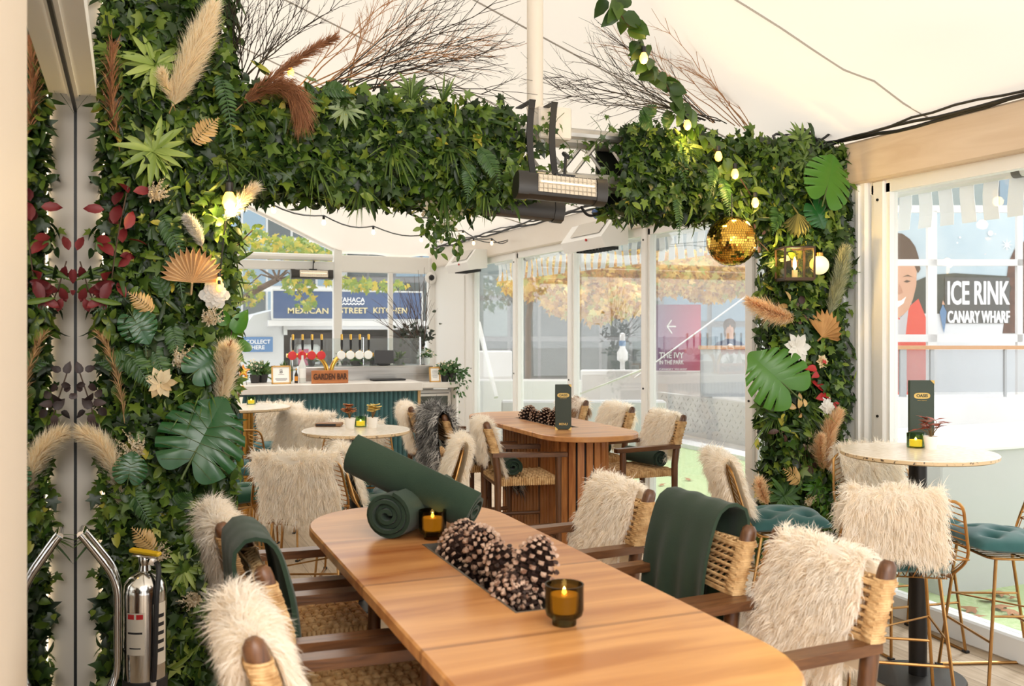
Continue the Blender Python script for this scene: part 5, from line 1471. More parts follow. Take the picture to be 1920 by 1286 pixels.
def monstera(px, py, ang, L, m, label, seed=0, Y=None, face=(0, -1, .15), hole=True, cuts=5, roll=0, vein=False):
    """heart-shaped leaf with slits between the side ribs"""
    nb = NB(); c = np.array(at_y(px, py, (Y or YF) - .17)); n = 90
    W = .48
    def half(t): # t 0 at the base notch .. 1 at the tip
        y = -.16 * math.sin(t * PI * 1.0) ** 1 * (1 - t) * 2.2 + t; x = W * (math.sin(min(1, t * 1.05) ** .62 * PI)) ** .85
        return max(x, 0), y
    V = []; T = []
    K = 150; J = 8
    def rad(th):
        r = .50 * (1 + .06 * math.cos(th)) + .10 * math.exp(-(th / .22) ** 2)
        r *= 1 - .62 * math.exp(-((PI - th) / .30) ** 2)
        return r
    slits = [.55 + .36 * k for k in range(cuts)]
    for sg in (-1, 1):
        base = len(V)
        for i in range(K + 1):
            th = PI * i / K; r = rad(th); dep = 1; rip = 0
            for k, s0 in enumerate(slits):
                q = abs(th - s0 - (.1 if sg < 0 else 0))
                if q < .04: dep = min(dep, 1 - (.50 + .12 * (k % 2)) * (1 - q / .04) ** .5)
                rip = max(rip, math.exp(-(q / .09) ** 2))
            for j in range(J + 1):
                q = j / J * dep; rr = r * q
                x, y = rr * math.sin(th), (.56 + .34 * math.cos(th)) * (1 - q) + (.42 + r * math.cos(th)) * q
                V.append((sg * x, y, .16 * x - .42 * x * x - .22 * (y - .4) ** 2 - .03 * rip * q * q))
        for i in range(K):
            for j in range(J):
                a = base + i * (J + 1) + j; b = a + J + 1
                T += [(a, b + 1, a + 1), (a, b, b + 1)] if sg > 0 else [(a, a + 1, b + 1), (a, b + 1, b)]
    a = math.radians(ang)
    tone = .5
    F = frames(np.array([face], float), np.array([[math.cos(a), -.12, math.sin(a)]]))[0]
    V = np.array(V) - np.array([0, .4, 0])
    nb.add((F @ V.T).T * L + c, T, np.tile([.35, .65], len(T))[:len(T)] * 0 + .4)
    o = piece(nb, 'monstera_leaf', label, 'leaf', m, 'monstera leaves in the greenery')
    s = MB().use(STEMG); P = lambda y: Vector(list(F @ np.array([0, y - .4, .012 - .12 * y * y]) * L + c))
    s.tube([P(-.02), P(.2), P(.5), P(.75), P(.98)], [.0045 * L / .3, .004 * L / .3, .003 * L / .3, .002, .001], 6)
    if vein:
        for k in range(1, 6):
            for sg in (-1, 1):
                th = .32 + .40 * k; R_ = rad(th); y0 = .42 + .5 * math.cos(th) * .55
                q = lambda u: Vector(list(F @ (np.array([sg * R_ * math.sin(th) * u * .92, y0 * (1 - u) + (.42 + R_ * math.cos(th)) * u - .4, .012 + .16 * R_ * math.sin(th) * u - .42 * (R_ * math.sin(th) * u) ** 2])) * L + c))
                s.tube([q(0), q(.5), q(.95)], .0013, 4)
    s.build('midrib', parent=o)
    return o
monstera(372, 836, 66, .37, MONS, 'big glossy dark monstera leaf at the inner edge of the leaf wall', 1, roll=0, Y=YF - .05, face=(-.12, -1, .25), vein=True)
monstera(256, 605, -60, .16, MONS, 'small dark monstera leaf below the gold fern', 2, vein=True)
monstera(243, 885, 80, .14, MONS, 'small dark monstera leaf beside the door pampas', 3, vein=True)
monstera(1552, 347, 66, .33, MONSL, 'bright green monstera leaf on the upper arch corner', 4, Y=YF - .05)
monstera(1464, 715, 140, .36, MONSL, 'bright green monstera leaf spreading left from the column', 5, face=(-.5, -1, .1))
monstera(1530, 395, -60, .18, MONS, 'dark monstera leaf just under the bright one at the arch corner', 6)
monstera(375, 690, 40, .17, MONS, 'dark split leaf above the poinsettia', 7)

# white-flowering vine hanging from the ivy beam
r_ = np.random.RandomState(41)
hv = thing('hanging_vine', 'leafy vine with small white flowers hanging from the ivy beam', 'vine', at_y(828, 360, YF + .05))
nb = NB(); nf = NB(); sm = MB().use(STEMG)
for k in range(6):
    x = 800 + k * 11; pts = [at_y(x + 5 * math.sin(i + k), 345 + i * (9 + (k % 3) * 2.0), YF + .03) for i in range(11)]
    sm.tube(pts, .002, 4); pp = np.array([list(p) for p in pts]); n = len(pp)
    for q in range(3): scatter(nb, OVAL, pp + r_.randn(n, 3) * .02, np.array([[0, -1, .2]]) + r_.randn(n, 3) * .5, np.array([[0, 0, -1]]) + r_.randn(n, 3) * .8, .034 + .02 * r_.rand(n), .2 + .6 * r_.rand(n))
    for q in range(2): scatter(nf, BROAD, pp[2:8] + r_.randn(6, 3) * .02, np.array([[0, -1, .2]]) + r_.randn(6, 3) * .5, r_.randn(6, 3), .02 + .008 * r_.rand(6), r_.rand(6))
childm(sm, 'stem', hv); child(nb, 'foliage', LEAF, hv); child(nf, 'flower', CREAML, hv)

# ------------------------------------------------------------------ bare twigs
TWD = mat('dark_twig', srgb(52, 44, 38), .7); TWT = mat('tan_twig', srgb(170, 124, 84), .7)
def twig(mb, p0, p1, bend, r, rg, depth=0):
    p0, p1 = Vector(p0), Vector(p1); L = (p1 - p0).length
    mid = (p0 + p1) / 2 + bend
    pts = bez(p0, mid, p1, 7 if depth else 10)
    pts = [p + Vector((rg.uniform(-1, 1), rg.uniform(-1, 1), rg.uniform(-1, 1))) * L * .008 for p in pts]
    n = len(pts)
    mb.tube(pts, [r * (1 - .75 * i / n) for i in range(n)], 4, cap=False)
    if depth >= 2: return
    for k in range(8 if depth == 0 else 3):
        i = rg.randint(2, n - 3); t = (pts[i + 1] - pts[i]).normalized()
        side = t.cross(Vector((rg.uniform(-.3, .3), -1, rg.uniform(-.3, .3)))).normalized() * rg.choice((-1, 1))
        d = (t * 1.0 + side * rg.uniform(.3, .6) + Vector((0, rg.uniform(-.25, .25), .1))).normalized()
        l = L * rg.uniform(.25, .45) * (1 - .5 * i / n)
        twig(mb, pts[i], pts[i] + d * l, t * l * .12, r * .5, rg, depth + 1)
def bunch(label, bases, tips, m, Y, seed, r=.0036, dy=.5):
    rg = random.Random(seed); mb = MB().use(m)
    for (bx, by), (tx, ty) in list(zip(bases, tips)) + [((b[0] + rg.uniform(-14, 14), b[1]), (t[0] + rg.uniform(-60, 40), t[1] + rg.uniform(-25, 35))) for b, t in zip(bases, tips)]:
        yy = Y + rg.uniform(-.05, .15)
        a = at_y(bx, by, yy); b = at_y(tx, ty, yy + rg.uniform(-dy, dy * .4))
        twig(mb, a, b, Vector((rg.uniform(-.05, .05), 0, rg.uniform(.0, .09))), r, rg)
    return tag(mb.build('twig_bundle'), label, 'twigs', 'bare twig bunches on the arch')
bunch('dark bare twigs rising steeply beside the leaf wall', [(432, 150), (440, 150), (445, 155), (455, 155), (470, 160), (450, 150)], [(440, 5), (490, -10), (530, -30), (430, -20), (600, -20), (660, -10)], TWD, 4.56, 1)
bunch('long dark bare twigs sweeping across the roof above the ivy beam', [(590, 170), (610, 165), (640, 165), (660, 165), (680, 165), (620, 165), (700, 170)], [(975, 0), (960, 62), (935, 62), (950, 120), (1010, 175), (860, -20), (830, 40)], TWD, 4.58, 2)
bunch('tan bare twigs mixed in above the ivy beam', [(560, 170), (600, 170), (580, 165), (690, 170), (640, 170)], [(760, -20), (820, 10), (930, 70), (960, 75), (700, 20)], TWT, 4.64, 3)
bunch('dark bare twigs fanning left from the arch corner', [(1330, 225), (1320, 225), (1300, 225), (1340, 228), (1310, 225), (1350, 230)], [(1035, 130), (1030, 152), (1055, 80), (1120, 40), (1060, 185), (1130, 170)], TWD, 4.58, 4)
bunch('tan bare twigs curling up from the arch corner', [(1400, 240), (1390, 238), (1410, 245), (1380, 235), (1340, 230)], [(1220, 15), (1240, 60), (1280, 55), (1120, 50), (1170, 90)], TWT, 4.62, 5)

# ------------------------------------------------------------------ lights of the arch: garland, bulbs, ball, lantern
BULB = mat('bulb_glow', (1, .8, .4), .3, emit=(1, .46, .05), estr=3.4)
BULBG = glass_mat('bulb_glass', (.95, .95, .9), .8)
def bulb(par, p, k=1.0, glow=BULB, power=0, up=False):
    b = MB().use(glow).lathe([(.001, -.052 * k), (.014 * k, -.046 * k), (.021 * k, -.030 * k), (.018 * k, -.012 * k), (.010 * k, .004 * k)], 12, p); o = b.build('bulb', parent=par)
    MB().use(BLACK).lathe([(.011 * k, .002 * k), (.012 * k, .03 * k), (.004 * k, .036 * k)], 10, p).build('socket', parent=par)
    if power:
        l = bpy.data.lights.new('bulb_light', 'POINT'); l.energy = power; l.color = (1, .66, .22); l.shadow_soft_size = .03
        lo_ = bpy.data.objects.new('bulb_light', l); COL.objects.link(lo_); lo_.location = Vector(p) + Vector((0, -.02, -.075))
gar = thing('leaf_garland', 'leafy garland with glowing bulbs coming down from the roof to the arch', 'garland', (0, 0, 0))
gp = [(1138, -30, 3.75), (1165, 30, 3.85), (1200, 75, 3.95), (1215, 120, 4.05), (1245, 150, 4.15), (1262, 185, 4.25), (1290, 222, 4.32), (1320, 262, 4.33), (1360, 300, 4.33), (1385, 330, 4.33), (1420, 385, 4.33)]
gpts = [at_y(*p) for p in gp]
MB().use(STEMB).tube(gpts, .004, 6).build('stem', parent=gar)
r_ = np.random.RandomState(77); nb = NB()
for i in range(len(gpts) - 1):
    nn = 8 if i < 7 else 5
    u = r_.rand(nn)[:, None]; P = np.array(gpts[i]) * (1 - u) + np.array(gpts[i + 1]) * u
    scatter(nb, BROAD, P + r_.randn(nn, 3) * .012, np.array([[0, -1, .35]]) + r_.randn(nn, 3) * .55, np.array([[.1, -.2, -.6]]) + r_.randn(nn, 3) * .8, .075 + .045 * r_.rand(nn), .45 * r_.rand(nn) + (.35 if i > 6 else .15))
nb.build('foliage', LEAF, gar)
for (px, py, Y, pw) in ((1207, 100, 3.93, 1.6), (1289, 226, 4.26, 2.2), (1378, 318, 4.24, 2.2), (1347, 285, 4.24, 0), (1416, 372, 4.24, 1.6)): bulb(gar, at_y(px, py, Y), 1.0, BULB, pw)
wl = thing('bulb_string', 'glowing bulb and wire tucked in the corner of leaf wall and ivy beam', 'light', (0, 0, 0))
MB().use(BLACK).tube([at_y(425, 300, 4.34), at_y(432, 350, 4.30), at_y(420, 440, 4.32), at_y(412, 520, 4.33), at_y(418, 600, 4.34)], .003, 5).build('wire', parent=wl)
bulb(wl, at_y(430, 362, 4.27), 1.5, BULB, 10); bulb(wl, at_y(411, 520, 4.28), .6); bulb(wl, at_y(411, 534, 4.27), .6); bulb(wl, at_y(545, 128, 4.5), .8, BULB, .8)

MIRG = mat('gold_mirror', srgb(226, 178, 78), .07, 1)
db = thing('mirror_ball', 'gold mirror ball hanging under the leafy beam', 'mirror ball', at_y(1372, 452, 4.26))
mb = MB().use(MIRG); R0 = .137; rg = random.Random(8)
for j in range(2, 30):
    th0, th1 = PI * j / 32, PI * (j + .88) / 32
    n = max(6, int(round(2 * PI * math.sin((th0 + th1) / 2) * 32 / PI)))
    for i in range(n):
        a0, a1 = 2 * PI * i / n, 2 * PI * (i + .88) / n
        jit = Vector((rg.uniform(-1, 1), rg.uniform(-1, 1), rg.uniform(-1, 1))) * .0016
        q = lambda th, a: Vector((math.sin(th) * math.cos(a), math.sin(th) * math.sin(a), math.cos(th))) * R0
        vs = [q(th0, a0), q(th1, a0), q(th1, a1), q(th0, a1)]
        ax = Vector((rg.uniform(-1, 1), rg.uniform(-1, 1), rg.uniform(-1, 1))) * .09; cc = sum(vs, Vector()) / 4
        vs = [cc + (v - cc) + (v - cc).cross(ax) for v in vs]
        mb.add(vs, [(0, 1, 2, 3)])
mb.build('facet', parent=db, smooth=False)
MB().use(mat('ball_core', srgb(60, 44, 20), .5)).sphere((0, 0, 0), R0 * .985, 32, 20).build('core', parent=db)
MB().use(BLACK).tube([(0, 0, R0 * .97), (0, 0, .26)], .003, 6).build('cord', parent=db)

la = thing('lantern', 'dark framed glass lantern with lit bulb on the leafy column', 'lantern', at_y(1490, 523, 4.24), math.radians(-20))
AMB = glass_mat('amber_glass', (1, .95, .78), .5, .02)
FRM = mat('lantern_frame', srgb(74, 56, 40), .4, .7)
w, h = .082, .172
f = MB().use(FRM)
for sx in (-1, 1):
    for sy in (-1, 1): f.bb(sx * w - .005, sx * w + .005, sy * w - .005, sy * w + .005, 0, h)
for z in (0, h):
    for s_ in (-1, 1): f.bb(-w, w, s_ * w - .005, s_ * w + .005, z - .005, z + .005); f.bb(s_ * w - .005, s_ * w + .005, -w, w, z - .005, z + .005)
f.bb(-w, w, -w, w, -.012, -.004); f.bb(-.02, .02, .0, w + .06, h * .5 - .02, h * .5 + .02)
f.build('frame', parent=la, smooth=False)
g = MB().use(AMB)
for s_ in (-1, 1): g.bb(-w, w, s_ * w - .001, s_ * w + .001, .005, h - .005); g.bb(s_ * w - .001, s_ * w + .001, -w, w, .005, h - .005)
g.build('pane', parent=la, smooth=False)
MB().use(CREAM).lathe([(.016, 0), (.016, .05), (0, .05)], 12).build('candle_sleeve', parent=la)
MB().use(mat('filament_glow', (1, .8, .4), .3, emit=(1, .66, .22), estr=25)).lathe([(.003, .052), (.011, .07), (.009, .10), (.001, .125)], 10).build('bulb', parent=la)
l = bpy.data.lights.new('lantern_light', 'POINT'); l.energy = 7; l.color = (1, .68, .26); l.shadow_soft_size = .03
lo_ = bpy.data.objects.new('lantern_light', l); COL.objects.link(lo_); lo_.location = at_y(1490, 500, 4.24) + Vector((0, 0, .05))
gl = thing('globe_lamp', 'frosted warm globe lamp right of the lantern', 'lamp', at_y(1536, 497, 4.27))
MB().use(mat('globe_shade', srgb(250, 232, 196), .4, emit=(1, .78, .42), estr=.7)).sphere((0, 0, 0), .055, 20, 14).build('shade', parent=gl)
MB().use(BRASS).lathe([(.024, .05), (.024, .07), (0, .075)], 14).build('cap', parent=gl)

# festoon strings under the far roof
CLEARB = mat('festoon_bulb', (1, .9, .7), .2, emit=(1, .60, .24), estr=3)
def festoon(label, pts, at):
    t = thing('festoon_string', label, 'festoon lights', (0, 0, 0), 0, 'festoon strings under the far roof')
    P = [at_y(*p) for p in pts]
    Q = []
    for i in range(len(P) - 1):
        for k in range(6):
            u = k / 6; Q.append(P[i].lerp(P[i + 1], u) + Vector((0, 0, -.04 * math.sin(u * PI))))
    Q.append(P[-1]); MB().use(BLACK).tube(Q, .0055, 5).build('wire', parent=t)
    for (px, py, Y) in at: bulb(t, at_y(px, py, Y) + Vector((0, 0, -.03)), .8, CLEARB)
festoon('festoon string starting by the leaf wall and crossing to the beam', [(432, 352, 5.0), (482, 368, 5.5), (607, 404, 6.5), (700, 424, 7.4), (800, 440, 8.4), (885, 446, 9.2), (952, 450, 9.6)],
        [(513, 379, 5.75), (607, 404, 6.5), (700, 424, 7.4), (790, 440, 8.3), (888, 447, 9.2)])
festoon('festoon string hanging from the ivy beam near the flowering vine', [(715, 352, 5.0), (740, 372, 5.2), (800, 408, 6.4), (868, 432, 7.8), (922, 447, 9.0), (952, 452, 9.6)],
        [(741, 373, 5.2), (868, 431, 7.8), (922, 447, 9.0)])
# ------------------------------------------------------------------ bar
BTEAL = mat('teal_slat', srgb(52, 96, 98), .5, col2=srgb(44, 84, 86), scale=6)
WORK = mat('pale_worktop', srgb(226, 222, 216), .35, col2=srgb(212, 206, 198), scale=4)
YB = 8.75
bar = thing('bar_counter', 'long bar counter with teal ribbed front and pale worktop', 'bar counter', (1.0, 9.0, 0))
def cb(mb, name, par, **k):
    o = mb.build(name, parent=par, **k); o.matrix_parent_inverse = Matrix.Translation(-Vector(par.location)); return o
m = MB().use(BTEAL); m.bb(-.9, 2.62, YB + .03, YB + .06, 0, 1.02)
for k in range(76): m.tube([(-.87 + k * .046, YB + .03, .02), (-.87 + k * .046, YB + .03, 1.02)], .018, 6)
cb(m, 'ribbed_front', bar)
cb(MB().use(WORK).cbox((.87, YB + .26, 1.06), (3.58, .56, .085), .006), 'worktop', bar, ang=20)
cb(MB().use(TANW).bb(2.622, 2.65, YB + .02, YB + .5, 0, 1.02), 'end_panel', bar, smooth=False)
cb(MB().use(BLACK).bb(-.88, 2.62, YB + .1, YB + .5, 0.02, 1.0), 'carcass', bar, smooth=False)
led = thing('back_counter', 'raised stainless steel ledge behind the bar worktop', 'counter', (2.2, 9.4, 0))
m = MB().use(STEEL); m.cbox((2.26, 9.42, .63), (1.34, .36, 1.22), .006); m.bb(1.57, 2.95, 9.215, 9.235, 1.15, 1.165); cb(m, 'body', led, ang=20)
low = thing('side_counter', 'small pale side worktop right of the bar above the fridge', 'counter', (2.95, 9.1, 0))
m = MB().use(WORK); m.cbox((2.9, 9.12, 1.05), (.46, .30, .055), .005); cb(m, 'worktop', low, ang=20)
m = MB().use(WHITE); m.bb(2.69, 2.71, 8.98, 9.26, 0, 1.02); m.bb(3.09, 3.11, 8.98, 9.26, 0, 1.02); cb(m, 'support', low, smooth=False)
fg = thing('drinks_fridge', 'white drinks fridge with glass door at the right end of the bar', 'fridge', (2.9, 9.2, 0))
m = MB().use(WHITE); m.cbox((2.9, 9.32, .50), (.37, .32, .98), .008); cb(m, 'body', fg, ang=20)
m = MB().use(WHITE)
for (a, b, c, d) in ((2.72, 2.75, .06, .97), (3.05, 3.08, .06, .97), (2.75, 3.05, .06, .10), (2.75, 3.05, .93, .97)): m.bb(a, b, 9.13, 9.155, c, d)
dd = cb(m, 'door', fg, smooth=False)
m = MB().use(mat('dark_glass', srgb(92, 98, 92), .08)); m.bb(2.75, 3.05, 9.14, 9.15, .10, .93)
o = m.build('door_pane', parent=dd, smooth=False)
m = MB().use(BLACK); m.bb(2.74, 3.06, 9.126, 9.131, .955, .962); m.build('door_seal', parent=dd, smooth=False)

# screen of glass over the ledge with steel posts
gs = thing('glass_screen', 'low clear glass screen standing on the steel ledge', 'glass screen', (2.2, 9.45, 1.24))
cb(MB().use(glass_mat('screen_glass', (.90, .94, .94), .8, 0, .08)).bb(1.5, 2.86, 9.45, 9.456, 1.24, 1.52), 'pane', gs, smooth=False)
m = MB().use(CHROME)
for x in (1.52, 2.24, 2.85): m.tube([(x, 9.46, 1.1 if x < 1.6 else 1.24), (x, 9.46, 1.53)], .012, 10)
cb(m, 'post', gs)

# tap tower
GLDM = mat('polished_gold', srgb(214, 172, 84), .14, 1)
REDT = mat('tap_red', srgb(206, 46, 48), .35); WHT = mat('tap_white', srgb(238, 240, 236), .35); PALEG = mat('tap_pale_green', srgb(206, 224, 214), .4)
YT = 9.04
tt = thing('tap_tower', 'gold beer tap tower with four red and four white round badges', 'beer taps', at_y(617, 712, YT))
b0 = at_y(617, 713, YT); b0.z = 1.103
m = MB().use(GLDM)
zt = at_y(600, 666, YT).z
xl = at_y(537, 665, YT).x; xr = at_y(700, 665, YT).x; xc = b0.x
m.tube(rounded([(xl, YT, zt), (xc - .10, YT, zt), (xc - .02, YT, zt - .11), (xc - .02, YT, 1.103)], .09, 8), .021, 14)
m.tube(rounded([(xr, YT, zt), (xc + .10, YT, zt), (xc + .02, YT, zt - .11), (xc + .02, YT, 1.103)], .09, 8), .021, 14)
m.lathe([(.06, 0), (.062, .008), (.05, .016), (0, .018)], 24, (xc, YT, 1.103))
cb(m, 'column', tt)
RIY = Matrix.Rotation(PI / 2, 3, 'X')
for i, px in enumerate((547, 565, 583, 601, 638.5, 655.5, 672.5, 689)):
    p = at_y(px, 664.5, YT); red = i < 4
    b = MB().use(REDT if red else WHT).lathe([(.040, 0), (.042, .004), (.042, .016), (.038, .02), (0, .021)], 28, (p.x, YT - .022, zt), RIY)
    bd = cb(b, 'badge', tt, label='red round badge' if red else 'white round badge')
    e = MB()
    if red:
        e.use(WHT); pts = [(-.028, -.013), (.028, -.013), (.024, .006), (.012, .004), (.008, .022), (0, .012), (-.006, .020), (-.012, .004), (-.024, .006)]
        e.add([(p.x + x, YT - .0445, zt + z) for x, z in pts], [tuple(range(len(pts)))])
        o = e.build('emblem', parent=bd, smooth=False); o.matrix_parent_inverse = Matrix.Translation(-Vector(tt.location))
    else:
        o = put('lettering', text_mesh('MADRI', .020, mat('badge_ink', srgb(120, 150, 140), .5), .0006), bd, (p.x, YT - .0446, zt), rot=(PI / 2, 0, 0)); o.matrix_parent_inverse = Matrix.Translation(-Vector(tt.location))
    hd = MB().use(BLACK).lathe([(.008, .0), (.013, .05), (.012, .10), (.006, .105)], 12, (p.x + .012, YT + .0, zt + .05))
    hd.use(GLDM).lathe([(.006, -.03), (.008, .0), (.008, .012)], 10, (p.x + .012, YT, zt + .05)); hd.use(GLDM).lathe([(.0125, .10), (.013, .150), (.004, .156)], 12, (p.x + .012, YT, zt + .05))
    cb(hd, 'tap_handle', tt)
# GARDEN BAR board
ORB = wood_mat('sign_wood', srgb(196, 124, 70), srgb(170, 98, 50), axis=0, scale=4, rough=.5)
c = at_y(618.5, 716.5, YB + .06)
sg = thing('bar_sign', 'orange wooden block sign reading GARDEN BAR on the bar edge', 'sign', (c.x, YB + .06, 1.103))
MB().use(ORB).cbox((0, 0, .062), (.345, .03, .123), .003).build('board', parent=sg, ang=20)
put('lettering', text_mesh('GARDEN BAR', .078, mat('sign_dark', srgb(84, 48, 26), .6), .004, sx=.66, bold=.002), sg, (0, -.0165, .062), rot=(PI / 2, 0, 0))
def frame(name, label, loc, w, h, rows, rz=0, big=None):
    t = thing(name, label, 'picture frame', loc, rz, 'small framed notices on the bar')
    tl = math.radians(-8); R = Matrix.Rotation(tl, 3, 'X'); f = MB().use(mat('frame_gold', srgb(206, 160, 92), .4, .3)); b = .014
    for (x, z, dx, dz) in ((0, b / 2, w, b), (0, h - b / 2, w, b), (-w / 2 + b / 2, h / 2, b, h), (w / 2 - b / 2, h / 2, b, h)): f.box(R @ Vector((x, 0, z)), (dx, .014, dz), R=R)
    f.tube([R @ Vector((0, .005, h * .7)), (0, h * .4, 0.004)], .005, 5)
    f.build('frame', parent=t, smooth=False)
    p = MB().use(mat('notice_paper', srgb(246, 244, 238), .6)); p.box(R @ Vector((0, .001, h / 2)), (w - b, .004, h - b), R=R); pp = p.build('paper', parent=t, smooth=False)
    inkm = mat('notice_ink', srgb(70, 70, 74), .6); q = MB().use(mat('notice_grey', srgb(150, 150, 154), .6))
    for i, (z, ww) in enumerate(rows): q.box(R @ Vector((0, -.0022, h * z)), (w * ww, .001, .004), R=R)
    q.build('printed_line', parent=pp, smooth=False)
    if big: put('lettering', text_mesh(big, .032, inkm, .0006, bold=.0008), pp, R @ Vector((0, -.003, h * .66)), rot=(PI / 2 + tl, 0, 0))
    return t
c = at_y(527.5, 718, YB + .12); frame('notice_frame', 'gold framed notice reading 25 on the bar, left of the bottles', (c.x, YB + .12, 1.103), .178, .172, ((.80, .14), (.52, .3), (.30, .6), (.25, .62), (.2, .5)), big='25')
c = at_y(816, 715, 9.02); frame('notice_frame', 'narrow gold framed price list at the right end of the bar', (c.x, 9.02, 1.078), .118, .155, ((.78, .4), (.70, .5), (.62, .5), (.54, .45), (.46, .5), (.38, .5), (.3, .4)), rz=math.radians(4))
# bottles
def bottle(px, label, r, h, glass, cap, lab):
    p = at_y(px, 716, YB + .22); t = thing('bottle', label, 'bottle', (p.x, p.y, 1.103), 0, 'bottles on the bar')
    MB().use(glass).lathe([(r * .9, 0), (r, .006), (r, h * .55), (r * .35, h * .75), (r * .32, h * .96), (0, h * .96)], 18).build('body', parent=t)
    MB().use(cap).lathe([(r * .38, h * .88), (r * .4, h), (0, h)], 14).build('cap', parent=t)
    MB().use(lab).lathe([(r * 1.02, h * .16), (r * 1.02, h * .46)], 18, cap=False).build('bottle_label', parent=t)
CLR = mat('clear_bottle', srgb(214, 220, 216), .1); bottle(567, 'clear bottle with red and white neck beside the garden sign', .033, .30, CLR, REDT, WHT)
bottle(555.5, 'small dark bottle with yellow label left of the clear bottle', .017, .14, mat('dark_bottle', srgb(52, 44, 36), .2), mat('cap_yellow', srgb(226, 160, 40), .4), mat('label_amber', srgb(216, 140, 40), .4))
# till screen, mat, star
c = at_y(719, 690, 9.40); t = thing('till_screen', 'dark till screen seen from behind on the steel ledge', 'till', (c.x, 9.38, 1.243))
MB().use(mat('till_grey', srgb(74, 74, 76), .25)).box((0, 0, .085), (.20, .014, .135), R=Matrix.Rotation(-.12, 3, 'X')).build('screen', parent=t, smooth=False)
MB().use(BLACK).cbox((0, .02, .008), (.12, .10, .016), .004).build('stand', parent=t)
c = at_y(728, 714, YB + .3); tag(MB().use(BLACK).cbox((c.x, YB + .32, 1.112), (.33, .16, .016), .005).build('bar_mat'), 'black rubber drip mat lying on the worktop right of the garden sign', 'mat')
c = at_y(456, 712, YB + .10); t = thing('star_ornament', 'orange and yellow star ornament on thin black legs at the bar end', 'ornament', (c.x, YB + .10, 1.103))
s = MB().use(mat('star_orange', srgb(224, 140, 44), .35)); pts = []
for k in range(10):
    a = PI / 2 + k * PI / 5; r_0 = .068 if k % 2 == 0 else .032; pts.append((r_0 * math.cos(a), r_0 * math.sin(a) + .125))
s.add([(x, 0, z) for x, z in pts] + [(0, -.025, .125), (0, .025, .125)], [(k, 10, (k + 1) % 10) for k in range(10)] + [(k, (k + 1) % 10, 11) for k in range(10)])
st = s.build('star', parent=t, smooth=False)
r2 = MB().use(mat('star_yellow', srgb(246, 204, 70), .4)); r2.add([(x * .55, -.020, (z - .125) * .55 + .125) for x, z in pts] + [(0, -.034, .125)], [(k, 10, (k + 1) % 10) for k in range(10)]); r2.bb(-.035, .035, -.012, .012, .052, .075); r2.build('star_centre', parent=st, smooth=False)
s = MB().use(BLACK)
for sx in (-1, 1): s.tube([(sx * .02, 0, .06), (sx * .034, .02, 0)], .0025, 5)
s.build('leg', parent=t)
# potted plants behind the bar
POTB = mat('black_pot', srgb(48, 46, 46), .5); POTG = mat('grey_pot', srgb(150, 146, 140), .5)
def plant(px, Y, z, h, n, kind, label, r=.05, ph=.08, seed=0, potm=POTB, trail=False, spread=.6):
    p = at_y(px, 690, Y); t = thing('potted_plant', label, 'plant', (p.x, Y, z), 0, 'potted plants around the bar')
    MB().use(potm).lathe([(r * .75, 0), (r, ph), (r * .9, ph), (0, ph - .01)], 18).build('pot', parent=t)
    r_ = np.random.RandomState(seed + 900); nb = NB()
    if kind == 'spiky': grass(nb, (0, 0, ph - .01), (0, 0, 1), n, h, spread, .35, r_, 2.2)
    else:
        P = r_.randn(n, 3) * np.array([[r * .9, r * .7, h * .28]]) + np.array([[0, 0, ph + h * .4]]); P[:, 2] = np.maximum(P[:, 2], ph * .7)
        if trail: P[: n // 2, 2] -= np.abs(r_.randn(n // 2)) * .14; P[: n // 2, 0] += .05; P[:n // 2, 1] -= r * 1.25
        scatter(nb, OVAL, P, np.array([[0, -.6, .6]]) + r_.randn(n, 3) * .5, P - np.array([[0, 0, ph]]) + r_.randn(n, 3) * .06, .03 + .025 * r_.rand(n), .1 + .7 * r_.rand(n))
        if kind == 'white':
            nf = NB(); k = n // 3; Q = P[:k] * 1.05; Q[:, 2] = np.abs(Q[:, 2] - ph) + ph + .02; scatter(nf, BROAD, Q, np.array([[0, -.8, .5]]) + r_.randn(k, 3) * .4, r_.randn(k, 3), .016 + .01 * r_.rand(k), r_.rand(k)); nf.build('flower', CREAML, t)
    nb.build('foliage', TUFT if kind == 'spiky' else FERN, t)
plant(493, 9.2, 1.103, .24, 46, 'spiky', 'spiky green plant in a black pot left of the 25 notice', seed=1)
plant(478, 9.15, 1.103, .12, 120, 'white', 'bushy pale-flowered plant in a black pot beside the star ornament', seed=2)
plant(533, 9.3, 1.103, .22, 30, 'spiky', 'spiky plant behind the 25 notice', seed=3)
plant(700, 9.50, 1.243, .10, 26, 'spiky', 'small spiky plant behind the till screen', .04, .05, 4)
plant(584, 9.50, 1.243, .10, 26, 'spiky', 'small spiky plant behind the red tap badges', .04, .05, 5)
plant(668, 9.52, 1.243, .07, 130, 'bush', 'low green bush behind the white tap badges', .07, .04, 6)
plant(749, 9.50, 1.243, .16, 44, 'spiky', 'spiky pale green plant right of the till screen', .045, .06, 7, POTG)
plant(645, 9.52, 1.243, .08, 60, 'bush', 'small green bush right of the gold tap column', .035, .04, 8)
plant(800, 9.48, 1.243, .07, 60, 'white', 'yellow-white flowers in a glass pot at the ledge end', .04, .07, 9, CLR)
plant(834, 9.06, 1.078, .10, 150, 'white', 'white-flowered plant in a black pot on the side worktop', .045, .09, 10)
plant(848, 9.05, 1.078, .11, 220, 'bush', 'green plant trailing down over the fridge corner', .045, .09, 11, trail=True)
